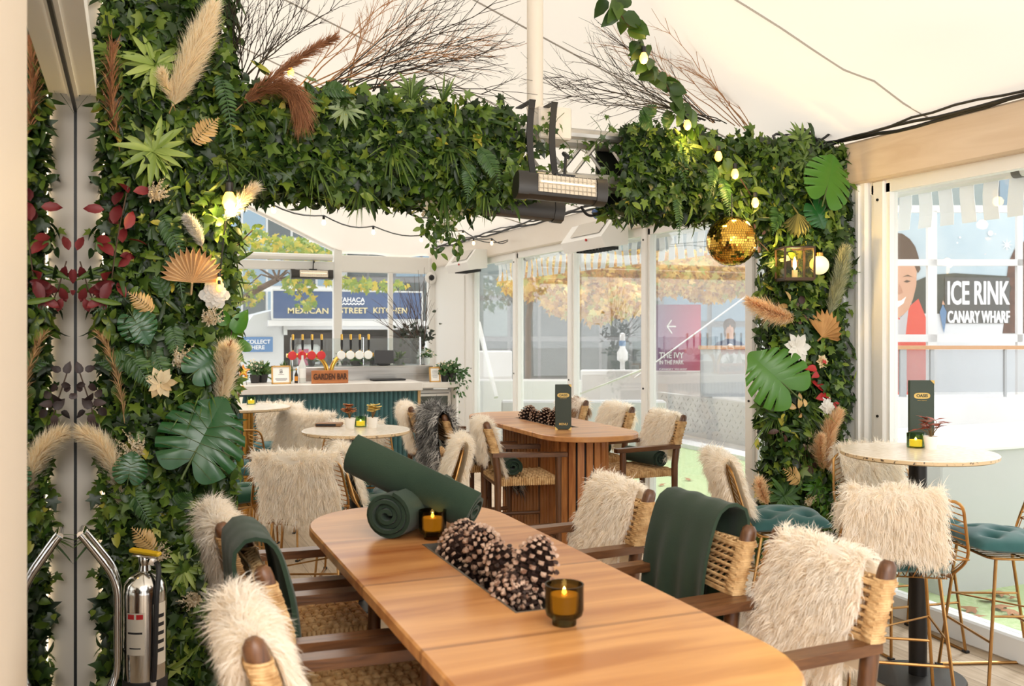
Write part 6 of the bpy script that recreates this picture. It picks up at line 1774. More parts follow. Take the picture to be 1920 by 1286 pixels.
# vase of twigs at the corner
c = at_y(792, 690, 9.52)
t = thing('twig_vase', 'glass vase of tall thin twigs and eucalyptus in the bar corner', 'vase', (c.x, 9.53, 1.243))
MB().use(CLR).lathe([(.05, 0), (.055, .02), (.05, .16), (.045, .16), (0, .02)], 18).build('vase', parent=t)
rg = random.Random(5); tw = MB().use(mat('thin_twig', srgb(92, 78, 70), .7))
for (px, py) in ((700, 558), (720, 540), (745, 535), (762, 520), (775, 530), (790, 505), (800, 500), (806, 520), (735, 575), (690, 580), (710, 600), (755, 545), (782, 515), (768, 560), (798, 540), (728, 565)):
    q = at_y(px, py, 9.45); twig(tw, (0, 0, .05), (q.x - c.x, rg.uniform(-.1, .05), q.z - 1.243), Vector((rg.uniform(-.02, .04), 0, .08)), .0055, rg, 1)
tw.build('twig', parent=t)
r_ = np.random.RandomState(55); nb = NB(); P = np.concatenate([r_.randn(40, 3) * [.07, .04, .06] + [-.12, 0, .33], r_.randn(30, 3) * [.05, .03, .05] + [.06, 0, .32], r_.randn(22, 3) * [.02, .02, .1] + [0, 0, .2]])
scatter(nb, BROAD, P, r_.randn(len(P), 3) + [0, -1, 0], r_.randn(len(P), 3), .04 + .02 * r_.rand(len(P)), r_.rand(len(P))); nb.build('foliage', leaf_mat('eucalyptus', [(0, srgb(46, 54, 48)), (1, srgb(84, 94, 80))]), t)

# ------------------------------------------------------------------ fire extinguisher on its chrome stand
INOX = mat('polished_steel', srgb(210, 208, 204), .14, 1)
ep = at_d(272, 1160, 3.86)
t = thing('fire_extinguisher', 'polished steel fire extinguisher with yellow handle by the leaf wall', 'fire extinguisher', (ep.x, ep.y, .10))
MB().use(INOX).lathe([(.08, .07), (.085, .075), (.085, .44), (.080, .475), (.058, .505), (.026, .525), (.022, .55)], 36).build('cylinder', parent=t)
MB().use(mat('rubber_boot', srgb(36, 34, 34), .6)).lathe([(.078, 0), (.088, .004), (.088, .085), (.084, .09)], 36).build('boot', parent=t)
h = MB().use(mat('yellow_handle', srgb(232, 190, 40), .4)); h.cbox((.0, -.03, .605), (.03, .14, .016), .004, R=Matrix.Rotation(.12, 3, 'X') @ Matrix.Rotation(.9, 3, 'Z')); h.build('handle', parent=t)
h = MB().use(INOX); h.lathe([(.022, .545), (.026, .56), (.026, .585), (.016, .60)], 16); h.cbox((.0, -.02, .588), (.026, .11, .012), .003, R=Matrix.Rotation(.9, 3, 'Z')); h.lathe([(.016, 0), (.016, .012), (0, .013)], 14, (.03, -.03, .565), Matrix.Rotation(PI / 2, 3, 'X')); h.build('valve', parent=t)
MB().use(BLACK).tube(rounded([(.03, -.02, .565), (.055, -.055, .55), (.042, -.088, .44), (.036, -.094, .18), (.03, -.09, .08)], .05), .011, 8).build('hose', parent=t)
MB().use(CREAM).lathe([(.010, 0), (.012, .03)], 10, (.03, -.09, .06)).build('nozzle', parent=t)
lb = MB().use(mat('label_cream', srgb(236, 226, 208), .5))
def arc(mb, a0, a1, z0, z1, r):
    n = 10; vs = [(r * math.cos(math.radians(a0 + (a1 - a0) * i / n)), r * math.sin(math.radians(a0 + (a1 - a0) * i / n)), z) for z in (z0, z1) for i in range(n + 1)]
    mb.add(vs, [(i, i + 1, n + 2 + i, n + 1 + i) for i in range(n)])
arc(lb, 215, 268, .20, .37, .0858); arc(lb, 290, 335, .15, .40, .0858); L_ = lb.build('instruction_label', parent=t)
r2 = MB().use(REDT); arc(r2, 220, 240, .345, .365, .0862); arc(r2, 246, 264, .345, .365, .0862); r2.build('red_band', parent=L_)
r2 = MB().use(BLACK); arc(r2, 220, 262, .285, .293, .0862); arc(r2, 226, 258, .225, .230, .0862)
for k in range(5): arc(r2, 298, 326, .20 + k * .035, .215 + k * .035, .0862)
r2.build('printed_line', parent=L_)
t2 = thing('extinguisher_stand', 'bent chrome tube stand around the fire extinguisher', 'stand', (ep.x, ep.y, 0))
bx, by_ = ep.x, ep.y
for (dx, dy) in ((-.105, -.03), (-.10, .10)):
    P = [(dx - .135 + .0, dy - .02, .80), (dx - .12, dy - .02, .78), (dx + .0, dy, .60), (dx, dy, .18), (dx - .12, dy - .05, .02)]
    cbp = MB().use(CHROME).tube(rounded(P, .08, 6), .014, 12); cbp.build('rail', parent=t2)
MB().use(CHROME).tube([(-.24, -.05, .80), (-.235, .08, .80)], .014, 12).build('grip', parent=t2)
MB().use(CHROME).tube([(-.105, -.03, .3), (-.10, .10, .3)], .009, 8).build('cross_bar', parent=t2)
m = MB().use(GREYMETAL); m.lathe([(.12, .012), (.125, .03), (.125, .095), (.0, .098)], 28); m.tube([(-.11, .03, .02), (.1, .03, .02)], .012, 8); m.build('foot_plate', parent=t2)
m = MB().use(BLACK)
for dx in (-.225, -.22): pass
for sy in (-.085, .06): m.lathe([(.02, -.012), (.024, 0), (.02, .012)], 14, (-.225, sy, .024), Matrix.Rotation(PI / 2, 3, 'X'))
m.build('wheel', parent=t2)
# ------------------------------------------------------------------ outside
PAVE = mat('pale_paving', srgb(206, 204, 200), .8, col2=srgb(188, 186, 182), scale=2)
TURF = mat('pale_turf', srgb(186, 202, 156), .9, col2=srgb(164, 186, 134), scale=30, bump=.4, bscale=120)
OWHT = mat('outdoor_white', srgb(226, 226, 224), .6, col2=srgb(212, 212, 212), scale=1.2)
OGRY = mat('outdoor_grey', srgb(186, 188, 190), .6)
m = MB().use(PAVE); m.bb(4.06, 60, -10, 70, -.10, -.03); m.bb(-30, 4.06, 12.72, 70, -.10, -.03); S(m.build('ground', smooth=False))
m = MB().use(TURF); m.bb(4.10, 7.0, 2.0, 12.2, -.03, -.004); S(m.build('turf_floor', smooth=False))
m = MB().use(OWHT); m.bb(7.0, 7.3, 2, 13.0, -.03, .05); S(m.build('kerb', smooth=False))
RY = -YAW
def facing(mb, px0, px1, py0, py1, d, th, back=True):
    """a box seen square-on: pixel rectangle at a depth, thickness going away"""
    a = at_d(px0, py1, d); b = at_d(px1, py0, d); c = (a + b) / 2 + FW * th / 2
    w = (b - a).dot(RT); h = b.z - a.z
    return mb.box(c, (w, th, h), RY)

m = MB().use(mat('checker_plate', srgb(196, 196, 194), .4, .6, bump=.6, bscale=40)); m.bb(8.0, 8.12, 8.5, 13.2, -.03, .58)
for i in range(36):
    for j in range(7):
        y = 8.6 + i * .127; z = .06 + j * .078
        m.box((7.997, y + .06 * (j % 2), z), (.012, .05, .016), R=Matrix.Rotation(.7 * (-1) ** (i + j), 3, 'X'))
tag(m.build('metal_step', smooth=False), 'chequered metal step of the raised rink edge outside', 'step')
t = thing('planter_box', 'big plain grey-white box standing outside the rightmost window', 'planter', (5.9, 4.7, 0))
cb(MB().use(mat('box_grey', srgb(184, 184, 184), .5)).cbox((5.95, 4.75, .42), (2.75, 1.0, .90), .01), 'body', t, ang=20)
cb(MB().use(OWHT).cbox((5.95, 4.75, .875), (2.81, 1.06, .022), .004), 'sunlit_top', t, ang=20)  # sunlight put into the colour: top made whiter than the grey sides
# low white walls
def wall(label, px0, px1, pt, d, pb=None, mm=OWHT, th=.25, h=None):
    a = at_d(px0, pt, d); b = at_d(px1, pt, d); c = (a + b) / 2 + FW * th / 2
    m = MB().use(mm); z1 = a.z; m.cbox(((c.x), c.y, (z1 - .03) / 2), ((b - a).dot(RT), th, z1 + .03), .02, R=Matrix.Rotation(RY, 3, 'Z'))
    return tag(m.build('barrier', ang=20), label, 'barrier', 'low white barriers outside')
wall('low white barrier outside behind the window posts in the middle', 862, 1090, 712, 13.6)
wall('bright white barrier outside below the purple sign', 1090, 1330, 694, 16.2)
wall('taller white block outside left, behind the first window', 862, 960, 658, 16.5)
wall('long pale grey block in front of the bright barriers outside', 940, 1250, 752, 11.5, mm=OGRY)
# rink counter with wooden rail
t = thing('rink_rail', 'grey rink fence with wooden top rail across the right windows', 'fence', at_d(1500, 818, 14.0) * Vector((1, 1, 0)) if False else (at_d(1500, 700, 14).x, at_d(1500, 700, 14).y, 0))
RAILW = mat('rail_wood', srgb(184, 138, 96), .5)
m = MB().use(RAILW); facing(m, 1312, 2050, 648, 655, 14.0, .12); cb(m, 'top_rail', t, smooth=False)
m = MB().use(OGRY); facing(m, 1316, 1405, 656, 742, 14.05, .06); cb(m, 'solid_panel', t, smooth=False)
m = MB().use(mat('panel_trim', srgb(160, 164, 168), .5))
for (a, b, c, d_) in ((1314, 1319, 655, 744), (1314, 1412, 738, 744), (1688, 1700, 655, 745), (1745, 1752, 655, 745), (1884, 1888, 655, 745), (1990, 1996, 655, 745)): facing(m, a, b, c, d_, 14.02, .05)
cb(m, 'post', t, smooth=False)
m = MB().use(glass_mat('rink_glass', (.82, .84, .86), .8, 0, .12)); facing(m, 1412, 2050, 656, 735, 14.06, .01); cb(m, 'glass_panel', t, smooth=False)
m = MB().use(OWHT); facing(m, 1336, 2100, 745, 818, 13.9, .4); tag(m.build('barrier', smooth=False), 'white base of the rink under the fence outside', 'barrier')
# billboard of the rink
DB = 16.5
def flat(pts, mt, d, par, name, th=.004):
    mb = MB().use(mt); P = [at_d(x, y, d) for x, y in pts]; n = len(P)
    mb.add(P + [p + FW * th for p in P], [tuple(range(n)), tuple(range(n, 2 * n))[::-1]] + [(i, n + i, n + (i + 1) % n, (i + 1) % n) for i in range(n)])
    return cb(mb, name, par, smooth=False)
bl = thing('billboard', 'rink billboard with smiling face and the words ICE RINK CANARY WHARF', 'billboard', (at_d(1795, 700, DB).x, at_d(1795, 700, DB).y, 0))
m = MB().use(mat('poster_sky', srgb(166, 188, 200), .6, col2=srgb(186, 202, 210), scale=1)); facing(m, 1676, 1940, 388, 740, DB, .08); cb(m, 'board', bl, smooth=False)
flat([(1676, 586), (1940, 586), (1940, 740), (1676, 740)], mat('poster_ice', srgb(214, 218, 222), .6), DB - .006, bl, 'printed_ice')
flat([(1710, 530), (1745, 515), (1790, 512), (1860, 516), (1940, 520), (1940, 588), (1710, 588)], mat('poster_trees', srgb(62, 70, 66), .7), DB - .010, bl, 'printed_trees')
SKINP = mat('poster_skin', srgb(206, 160, 134), .6); HAIRP = mat('poster_hair', srgb(74, 56, 50), .7)
flat([(1676, 585), (1690, 600), (1708, 572), (1722, 560), (1738, 600), (1745, 660), (1742, 740), (1676, 740)], mat('poster_red', srgb(214, 82, 70), .6), DB - .014, bl, 'printed_coat')
flat([(1676, 588), (1686, 600), (1704, 575), (1698, 628), (1684, 632), (1676, 626)], mat('poster_scarf', srgb(190, 190, 194), .6), DB - .016, bl, 'printed_scarf')
flat([(1676, 470), (1716, 476), (1719, 505), (1718, 535), (1712, 560), (1704, 580), (1694, 590), (1684, 596), (1676, 594)], SKINP, DB - .018, bl, 'printed_face')
flat([(1676, 436), (1692, 438), (1706, 448), (1716, 462), (1722, 480), (1726, 505), (1721, 512), (1714, 496), (1702, 492), (1688, 494), (1676, 492)], HAIRP, DB - .022, bl, 'printed_hair')
flat([(1694, 528), (1700, 525), (1708, 527), (1701, 530)], HAIRP, DB - .022, bl, 'printed_eye'); flat([(1676, 524), (1682, 523), (1684, 528), (1676, 529)], HAIRP, DB - .022, bl, 'printed_eye')
flat([(1692, 519), (1702, 515), (1711, 519), (1702, 518)], HAIRP, DB - .022, bl, 'printed_brow')
flat([(1686, 530), (1693, 548), (1686, 553), (1683, 550)], mat('poster_skin_warm', srgb(184, 134, 110), .6), DB - .022, bl, 'printed_nose')
flat([(1676, 566), (1690, 563), (1699, 556), (1694, 569), (1684, 576), (1676, 578)], WHT, DB - .022, bl, 'printed_smile')
flat([(1940, 440), (1905, 462), (1892, 490), (1888, 520), (1896, 540), (1886, 580), (1880, 625), (1940, 625)], mat('poster_curls', srgb(104, 72, 62), .8, col2=srgb(78, 54, 48), scale=14), DB - .014, bl, 'printed_curls')
PANEL = mat('poster_panel', srgb(78, 82, 84), .7)
flat([(1772, 520), (1893, 520), (1893, 606), (1772, 606)], PANEL, DB - .026, bl, 'printed_panel')
def btxt(s_, px, py, wpx, hpx, d, par, mt, bold=.004, rot=None):
    me = text_mesh(s_, 1.0, mt, .002, bold=.014)
    xs = [v.co.x for v in me.vertices]; ys = [v.co.y for v in me.vertices]
    k = d / FPX; W, H = wpx * k, hpx * k
    me.transform(Matrix.Translation((-(min(xs) + max(xs)) / 2, -(min(ys) + max(ys)) / 2, 0)))
    me.transform(Matrix.Diagonal((W / (max(xs) - min(xs)), H / (max(ys) - min(ys)), 1, 1)))
    o = put('lettering', me, par, at_d(px, py, d), rot=(PI / 2, 0, RY)); o.matrix_parent_inverse = Matrix.Translation(-Vector(par.location)); return o
SNOW = mat('snow_letter', srgb(238, 240, 242), .6)
for s_, py, hp in (('ICE RINK', 549, 45), ('CANARY WHARF', 594, 23)):
    for dx in (-.6, .6): btxt(s_, 1835 + dx, py, 116, hp, DB - .030 - .001 * dx, bl, SNOW)
for (x, y, r) in ((1857, 437, 5), (1800, 445, 2), (1870, 490, 2), (1795, 455, 1.6), (1840, 600, 1.5)):
    flat([(x + r * math.cos(a), y + r * math.sin(a)) for a in [i * PI / 4 for i in range(8)]], SNOW, DB - .02, bl, 'printed_snowflake')
flat([(1888 + (12 if k % 2 == 0 else 2.5) * math.sin(k * PI / 8), 459 - (12 if k % 2 == 0 else 2.5) * math.cos(k * PI / 8)) for k in range(16)], SNOW, DB - .02, bl, 'printed_snowflake')
BLUEJ = mat('poster_blue', srgb(92, 130, 170), .6)
flat([(1762, 585), (1768, 570), (1775, 585), (1773, 606), (1770, 624), (1766, 606)], BLUEJ, DB - .034, bl, 'printed_skater'); flat([(1766, 571), (1768, 563), (1772, 571)], SKINP, DB - .035, bl, 'printed_skater')
hs = thing('window_screen', 'white framed window screen standing in front of the rink billboard', 'screen', (at_d(1800, 700, 15.6).x, at_d(1800, 700, 15.6).y, 0))
m = MB().use(OWHT)
for (a, b, c, d_) in ((1740, 1757, 395, 740), (1908, 1918, 395, 740), (1672, 1682, 395, 740), (1672, 1918, 486, 498), (1672, 1918, 627, 641), (1672, 1918, 385, 398)): facing(m, a, b, c, d_, 15.6, .08)
cb(m, 'frame', hs, smooth=False)

# purple direction sign
t = thing('direction_sign', 'purple to pink sign with white arrow reading THE IVY IN THE PARK', 'sign', (at_d(1270, 690, 14.9).x, at_d(1270, 690, 14.9).y, 0))
pm = bpy.data.materials.new('purple_print'); pm.use_nodes = True; nt = pm.node_tree
tc = nd(nt, 'ShaderNodeTexCoord'); sp = nd(nt, 'ShaderNodeSeparateXYZ'); cr = nd(nt, 'ShaderNodeValToRGB'); nt.links.new(tc.outputs['Generated'], sp.inputs[0]); nt.links.new(sp.outputs[0], cr.inputs[0]); nt.links.new(cr.outputs[0], nt.nodes['Principled BSDF'].inputs[0])
cr.color_ramp.elements[0].color = rgba(srgb(92, 60, 116)); cr.color_ramp.elements[1].color = rgba(srgb(190, 52, 100))
m = MB().use(pm); facing(m, 1228, 1314, 571, 695, 14.9, .05); cb(m, 'board', t, smooth=False)
def pxline(mb, pts, d, r): mb.tube([at_d(x, y, d) for x, y in pts], r, 5)
m = MB().use(SNOW); pxline(m, [(1251, 612), (1267, 612)], 14.88, .012); pxline(m, [(1259, 600), (1251, 612), (1260, 625)], 14.88, .012); cb(m, 'arrow', t)
btxt('THE IVY', 1259, 666, 46, 11, 14.88, t, SNOW); btxt('IN THE PARK', 1259, 679, 46, 8, 14.88, t, SNOW); btxt('CANARY WHARF', 1262, 692, 52, 3.4, 14.88, t, SNOW)

# grey buildings across the street
def building(label, px0, px1, py0, d, base, c1, c2, nx, nz, seed):
    t = thing('building', label, 'building', (at_d((px0 + px1) / 2, 615, d).x, at_d((px0 + px1) / 2, 615, d).y, 0), 0, 'buildings across the street')
    z1 = at_d(px0, py0, d).z; k = d / FPX; pb = PY0 + (CAM_H + .03) / k
    m = MB().use(base); facing(m, px0, px1, py0, pb, d, 3.0); cb(m, 'facade', t, smooth=False)
    rg = random.Random(seed); w = (px1 - px0) / nx; h = (pb - py0) / nz
    for j in range(nz):
        for i in range(nx):
            m = MB().use(c1 if rg.random() < .6 else c2); facing(m, px0 + i * w + w * .05, px0 + (i + 1) * w - w * .05, py0 + j * h + h * .06, py0 + (j + 1) * h - h * .06, d - .03, .02); cb(m, 'window', t, smooth=False)
    return t
BG1 = mat('facade_glass_dark', srgb(70, 80, 82), .15); BG2 = mat('facade_glass_pale', srgb(128, 142, 142), .15); BG3 = mat('facade_blue', srgb(118, 142, 158), .15); FRA = mat('facade_frame', srgb(116, 118, 120), .5); FRW = mat('facade_white', srgb(206, 208, 206), .5)
building('dark glass building behind the yellow tree outside the windows', 840, 1240, 330, 30, FRA, BG1, BG2, 7, 5, 1)
building('blue-grey glass building behind the purple sign and rink', 1240, 2050, 330, 34, FRA, BG3, BG2, 9, 4, 2)
building('pale framed glass building behind the street kitchen', 360, 640, 360, 27, FRW, BG3, BG1, 6, 4, 3)
building('grey glass building behind the twig vase', 640, 840, 330, 28, FRA, BG1, BG3, 4, 4, 4)

# autumn trees
YEL = leaf_mat('autumn_leaf', [(0, srgb(168, 116, 58)), (.35, srgb(214, 166, 74)), (.75, srgb(236, 206, 118)), (1, srgb(168, 176, 92))], .6, .4)
YGR = leaf_mat('autumn_green_leaf', [(0, srgb(206, 176, 70)), (.4, srgb(158, 168, 74)), (1, srgb(104, 136, 66))], .6, .4)
def tree(label, blobs, m, seed, trunk, size=.15, dens=1.0):
    r_ = np.random.RandomState(seed); t = thing('tree', label, 'tree', (trunk[0].x, trunk[0].y, -.03), 0, 'autumn trees outside')
    nb = NB(); tm = MB().use(mat('bark', srgb(112, 92, 78), .8, col2=srgb(86, 70, 60), scale=9))
    top = trunk[-1]; tm.tube(trunk, [.06 - .02 * i / len(trunk) for i in range(len(trunk))], 8)
    for (px, py, rx, ry, d, n) in blobs:
        c = at_d(px, py, d); k = d / FPX; n = int(n * dens)
        q = r_.randn(n, 3); q /= np.maximum(1, np.linalg.norm(q, axis=1)[:, None] / 1.5)
        P = np.array(c) + np.outer(q[:, 0] * rx * k * .7, list(RT)) + np.outer(q[:, 1] * .5, list(FW)) + np.outer(q[:, 2] * ry * k * .7, [0, 0, 1])
        scatter(nb, IVY, P, np.array([-np.array(FW) + [0, 0, .4]]) + r_.randn(n, 3) * .6, r_.randn(n, 3) * .6 + [0, 0, -.6], size * (.6 + .6 * r_.rand(n)), r_.rand(n))
        tm.tube([top, top.lerp(c, .5) + Vector((0, 0, .15)), c], [.022, .012, .005], 6)
    cb(tm, 'trunk', t); child(nb, 'crown', m, t)
    return t
tree('yellow autumn tree outside the middle windows', [(1000, 525, 60, 30, 14, 240), (1050, 505, 55, 40, 14.5, 300), (1060, 560, 40, 30, 14, 200), (1120, 520, 60, 45, 14.5, 420), (1160, 560, 50, 30, 14, 260), (1200, 510, 60, 40, 15, 380), (1260, 510, 60, 40, 14.5, 420), (1330, 520, 60, 42, 15, 420), (1400, 505, 60, 45, 15, 400), (1450, 540, 50, 30, 15, 260), (1120, 585, 30, 18, 14, 110), (1330, 490, 60, 20, 15, 200)],
     YEL, 1, [Vector((at_d(990, 615, 15.8).x, at_d(990, 615, 15.8).y, -.03)), at_d(990, 600, 15.8), at_d(1000, 540, 15.6)], .12, 1.7)
tree('yellow-green tree hanging over the street kitchen sign', [(470, 450, 40, 22, 14.6, 130), (540, 465, 50, 20, 14.6, 220), (600, 478, 40, 12, 14.8, 130), (560, 532, 15, 18, 14.4, 80), (574, 566, 7, 12, 14.3, 26), (460, 540, 26, 30, 15, 130), (700, 535, 60, 8, 15, 110), (640, 528, 24, 8, 15, 50), (425, 500, 40, 50, 15, 120)],
     YGR, 2, [Vector((at_d(400, 615, 14.9).x, at_d(400, 615, 14.9).y, -.03)), at_d(405, 600, 14.9), at_d(470, 550, 14.8), at_d(520, 524, 14.6)], .105)

# street kitchen trailer and its sign beyond the end wall
YS = 17.0
t = thing('sign_board', 'long blue sign board of the street kitchen above the silver trailer', 'sign', (at_y(650, 600, YS).x, YS, 0))
m = MB().use(mat('sign_blue', srgb(62, 88, 130), .5)); a = at_y(512, 597, YS); b = at_y(790, 549, YS); m.bb(a.x, b.x, YS, YS + .06, a.z, b.z); bd = cb(m, 'board', t, smooth=False)
m = MB().use(FRW)
for (x0, x1, z0, z1) in ((a.x - .02, b.x + .02, a.z - .03, a.z), (a.x - .02, b.x + .02, b.z, b.z + .03), (a.x - .03, a.x, a.z, b.z), (b.x, b.x + .03, a.z, b.z)): m.bb(x0, x1, YS - .015, YS + .06, z0, z1)
m.bb(a.x + .2, a.x + .26, YS + .06, YS + .14, 1.5, a.z + .2); m.bb(b.x - .26, b.x - .2, YS + .06, YS + .14, 1.5, a.z + .2); cb(m, 'frame', t, smooth=False)
CRM = mat('sign_cream', srgb(226, 212, 164), .5)
def stxt(s_, px, py, wpx, hpx, mt, Y=YS - .01):
    k = at_y(px, py, Y); kk = (k - C0).dot(FW) / FPX
    me = text_mesh(s_, 1.0, mt, .004, space=1.15 if len(s_) > 8 else 1.05, bold=.02); xs = [v.co.x for v in me.vertices]; ys = [v.co.y for v in me.vertices]
    me.transform(Matrix.Translation((-(min(xs) + max(xs)) / 2, -(min(ys) + max(ys)) / 2, 0))); me.transform(Matrix.Diagonal((wpx * kk / .98 / (max(xs) - min(xs)), hpx * kk / (max(ys) - min(ys)), 1, 1)))
    return me, k
for s_, px, py, w_, h_, mt in (('WAHACA', 657, 562, 54, 9, SNOW), ('MEXICAN', 578, 582.5, 74, 11, CRM), ('STREET', 663, 582, 52, 11, CRM), ('KITCHEN', 732, 582, 64, 11, CRM)):
    me, k = stxt(s_, px, py, w_, h_, mt); o = put('lettering', me, t, k, rot=(PI / 2, 0, 0)); o.matrix_parent_inverse = Matrix.Translation(-Vector(t.location))
m = MB().use(SNOW); m.tube([at_y(640 + i * 1.0, 570 + 1.1 * math.sin(i * 1.0), YS - .012) for i in range(44)], .011, 4); cb(m, 'wave_line', t)
t = thing('food_trailer', 'rounded silver food trailer with an open serving hatch', 'food trailer', (at_y(620, 700, YS + .2).x, YS + 1, 0))
SILV = mat('trailer_silver', srgb(216, 218, 220), .28, .75)
xl_, xr_ = at_y(425, 600, YS + .2).x, at_y(812, 600, YS + .2).x; zt_ = at_y(600, 592, YS + .2).z + .12
o = [(xl_, .4), (xl_ - .02, .9), (xl_ + .15, 1.45), (xl_ + .45, zt_ - .12), (xl_ + .9, zt_), (xr_ - .9, zt_), (xr_ - .4, zt_ - .12), (xr_ - .1, 1.4), (xr_, .9), (xr_, .4)]
n = len(o); hx0, hx1, hz0, hz1 = at_y(532, 690, YS + .2).x, at_y(795, 690, YS + .2).x, .92, at_y(600, 618, YS + .2).z
V = [(x, YS + .2, z) for x, z in o] + [(x, YS + 2.2, z) for x, z in o]
m = MB().use(SILV); hole = [(hx0, hz0), (hx1, hz0), (hx1, hz1), (hx0, hz1)]
tri = tessellate_polygon([[Vector((x, z, 0)) for x, z in o], [Vector((x, z, 0)) for x, z in hole]]); allp = [(x, YS + .2, z) for x, z in o + hole]
m.add(allp, [tuple(q) for q in tri]); m.add(V, [(i, n + i, n + (i + 1) % n, (i + 1) % n) for i in range(n)] + [tuple(range(n, 2 * n))]); cb(m, 'shell', t, smooth=False)
m = MB().use(mat('hatch_dark', srgb(92, 80, 82), .7)); m.bb(hx0, hx1, YS + 1.1, YS + 1.14, hz0, hz1); m.use(STEEL); m.bb(hx0, hx1, YS + .18, YS + 1.1, hz0 - .05, hz0); cb(m, 'hatch_interior', t, smooth=False)
m = MB().use(OWHT); zz = at_y(600, 604, YS - .0).z; m.bb(hx0 - .3, hx1 + .1, YS - .02, YS + .22, zz - .07, zz + .03); cb(m, 'awning_rail', t, smooth=False)
m = MB().use(BLACK)
for x in (xl_ + 1.2, xr_ - 1.2): m.lathe([(.30, -.1), (.32, 0), (.30, .1)], 20, (x, YS + .42, .29), Matrix.Rotation(PI / 2, 3, 'X'))
cb(m, 'wheel', t)
t = thing('drinks_machine', 'white and pink drinks machine inside the trailer hatch', 'drinks machine', (at_y(576, 690, YS + .5).x, YS + .5, .92))
MB().use(OWHT).cbox((0, 0, .20), (.42, .3, .40), .04).build('body', parent=t)
MB().use(mat('pink_print', srgb(206, 74, 120), .5)).bb(-.19, .0, -.16, -.15, .02, .32).build('pink_panel', parent=t, smooth=False)
t = thing('collect_sign', 'small blue sign reading COLLECT HERE on the trailer end', 'sign', (at_y(484, 647, YS + .1).x, YS + .12, at_y(484, 660, YS + .1).z))
MB().use(mat('collect_blue', srgb(84, 128, 176), .5)).bb(-.26, .26, 0, .03, 0, .27).build('board', parent=t, smooth=False)
put('lettering', text_mesh('COLLECT', .10, SNOW, .003, bold=.002), t, (0, -.005, .18), rot=(PI / 2, 0, 0)); put('lettering', text_mesh('HERE', .10, SNOW, .003, bold=.002), t, (0, -.005, .08), rot=(PI / 2, 0, 0))

# awning valance hanging outside above the windows
VALW = mat('valance_white', srgb(236, 238, 240), .7, trans=.3)
t = thing('awning', 'white awning with a hanging strip valance outside above the windows', 'awning', (4.3, 7, 2.5))
m = MB().use(VALW); rg = random.Random(3)
for k in range(64):
    y = 1.2 + k * .157; x = 4.42
    m.slab(lambda u, v, y=y, x=x: ((x + .012 * math.sin(v * 3 + k), y + .098 * u, 2.44 - .215 * v), (1, 0, 0)), 2, 3, .004)
cb(m, 'valance', t, smooth=False)
m = MB().use(OWHT); m.tube([(4.40, 1.0, 2.46), (4.40, 11.2, 2.46)], .03, 10); cb(m, 'front_tube', t)
m = MB().use(VALW); m.grid(lambda u, v: (4.12 + .3 * u, 1 + 10.2 * v, 2.56 - .10 * u), 3, 8); cb(m, 'cover', t)
m = MB().use(BLACK)
for y in (3.55, 4.45, 5.6, 6.3, 7.3, 8.4, 9.2, 10.2): m.tube([(4.40, y, 2.46), (4.40, y + .05, 2.46)], .034, 10)
cb(m, 'end_ring', t)
# guys and leaning legs
m = MB().use(OWHT); m.tube([at_x(897, 605, 4.7), at_x(930, 745, 4.7)], .035, 8); tag(m.build('tent_leg'), 'white leaning tent leg outside behind the first window posts', 'tent leg')
m = MB().use(ALU); m.tube([at_d(1215, 688, 11.4), at_d(1052, 752, 11.6)], .014, 6); m.lathe([(.02, 0), (.024, .03), (.012, .2)], 8, at_d(1052, 752, 11.6)); tag(m.build('guy_wire'), 'steel guy wire slanting outside between two window posts', 'wire')
m = MB().use(ALU); m.tube([at_d(1190, 708, 13.5), at_d(1420, 540, 13.5)], .012, 5); tag(m.build('guy_wire'), 'long thin guy wire crossing in front of the purple sign', 'wire')
t = thing('bollard', 'white post lamp with dark blue band outside the middle window', 'bollard', (at_d(1167, 690, 17.5).x, at_d(1167, 690, 17.5).y, -.03))
MB().use(OWHT).lathe([(.05, 0), (.045, 1.02), (.10, 1.06), (.10, 1.2), (.055, 1.28), (.05, 1.55), (0, 1.57)], 16).build('post', parent=t)
MB().use(BLUEJ).lathe([(.062, 1.32), (.062, 1.42)], 16).build('blue_band', parent=t)
# fallen leaves on the turf
FALL = mat('fallen_leaf', srgb(176, 128, 88), .8, col2=srgb(146, 98, 66), scale=20)
fl = MB().use(FALL); V, T = IVY; fl.add([(x, y - .4, z + .04 - .3 * abs(x) + .1 * y) for x, y, z in V], [tuple(q) for q in T]); flm = fl.mesh('fallen_leaf')
rg = random.Random(9)
LV = [(1228, 882, 'behind the pelt of the window armchair'), (1262, 890, 'below the window armchair seat'), (1290, 898, 'left of the stool pelt'), (1242, 908, 'in the middle of the pale turf'), (1300, 925, 'beside the stool pelt edge'), (1275, 938, 'just above the green blanket'), (1340, 905, 'behind the stool pelt'), (1395, 925, 'beside the window post'),
      (1868, 1112, 'against the grey box corner'), (1850, 1124, 'long curled one under the wire stool'), (1900, 1120, 'at the picture edge under the box'), (1882, 1138, 'in front of the grey box'), (1815, 1140, 'by the window rail'), (1905, 1150, 'lowest at the picture edge'), (1835, 1155, 'close to the stool leg')]
for px, py, w_ in LV:
    p = at_z(px, py, .014); o = put('fallen_leaf', flm, None, p, rot=(rg.uniform(-.2, .2), rg.uniform(-.2, .2), rg.uniform(0, 6.3))); k = rg.uniform(.07, .13); o.scale = (k, k, k)
    tag(o, 'brown fallen leaf on the pale turf outside, ' + w_, 'leaf', 'fallen leaves on the turf')

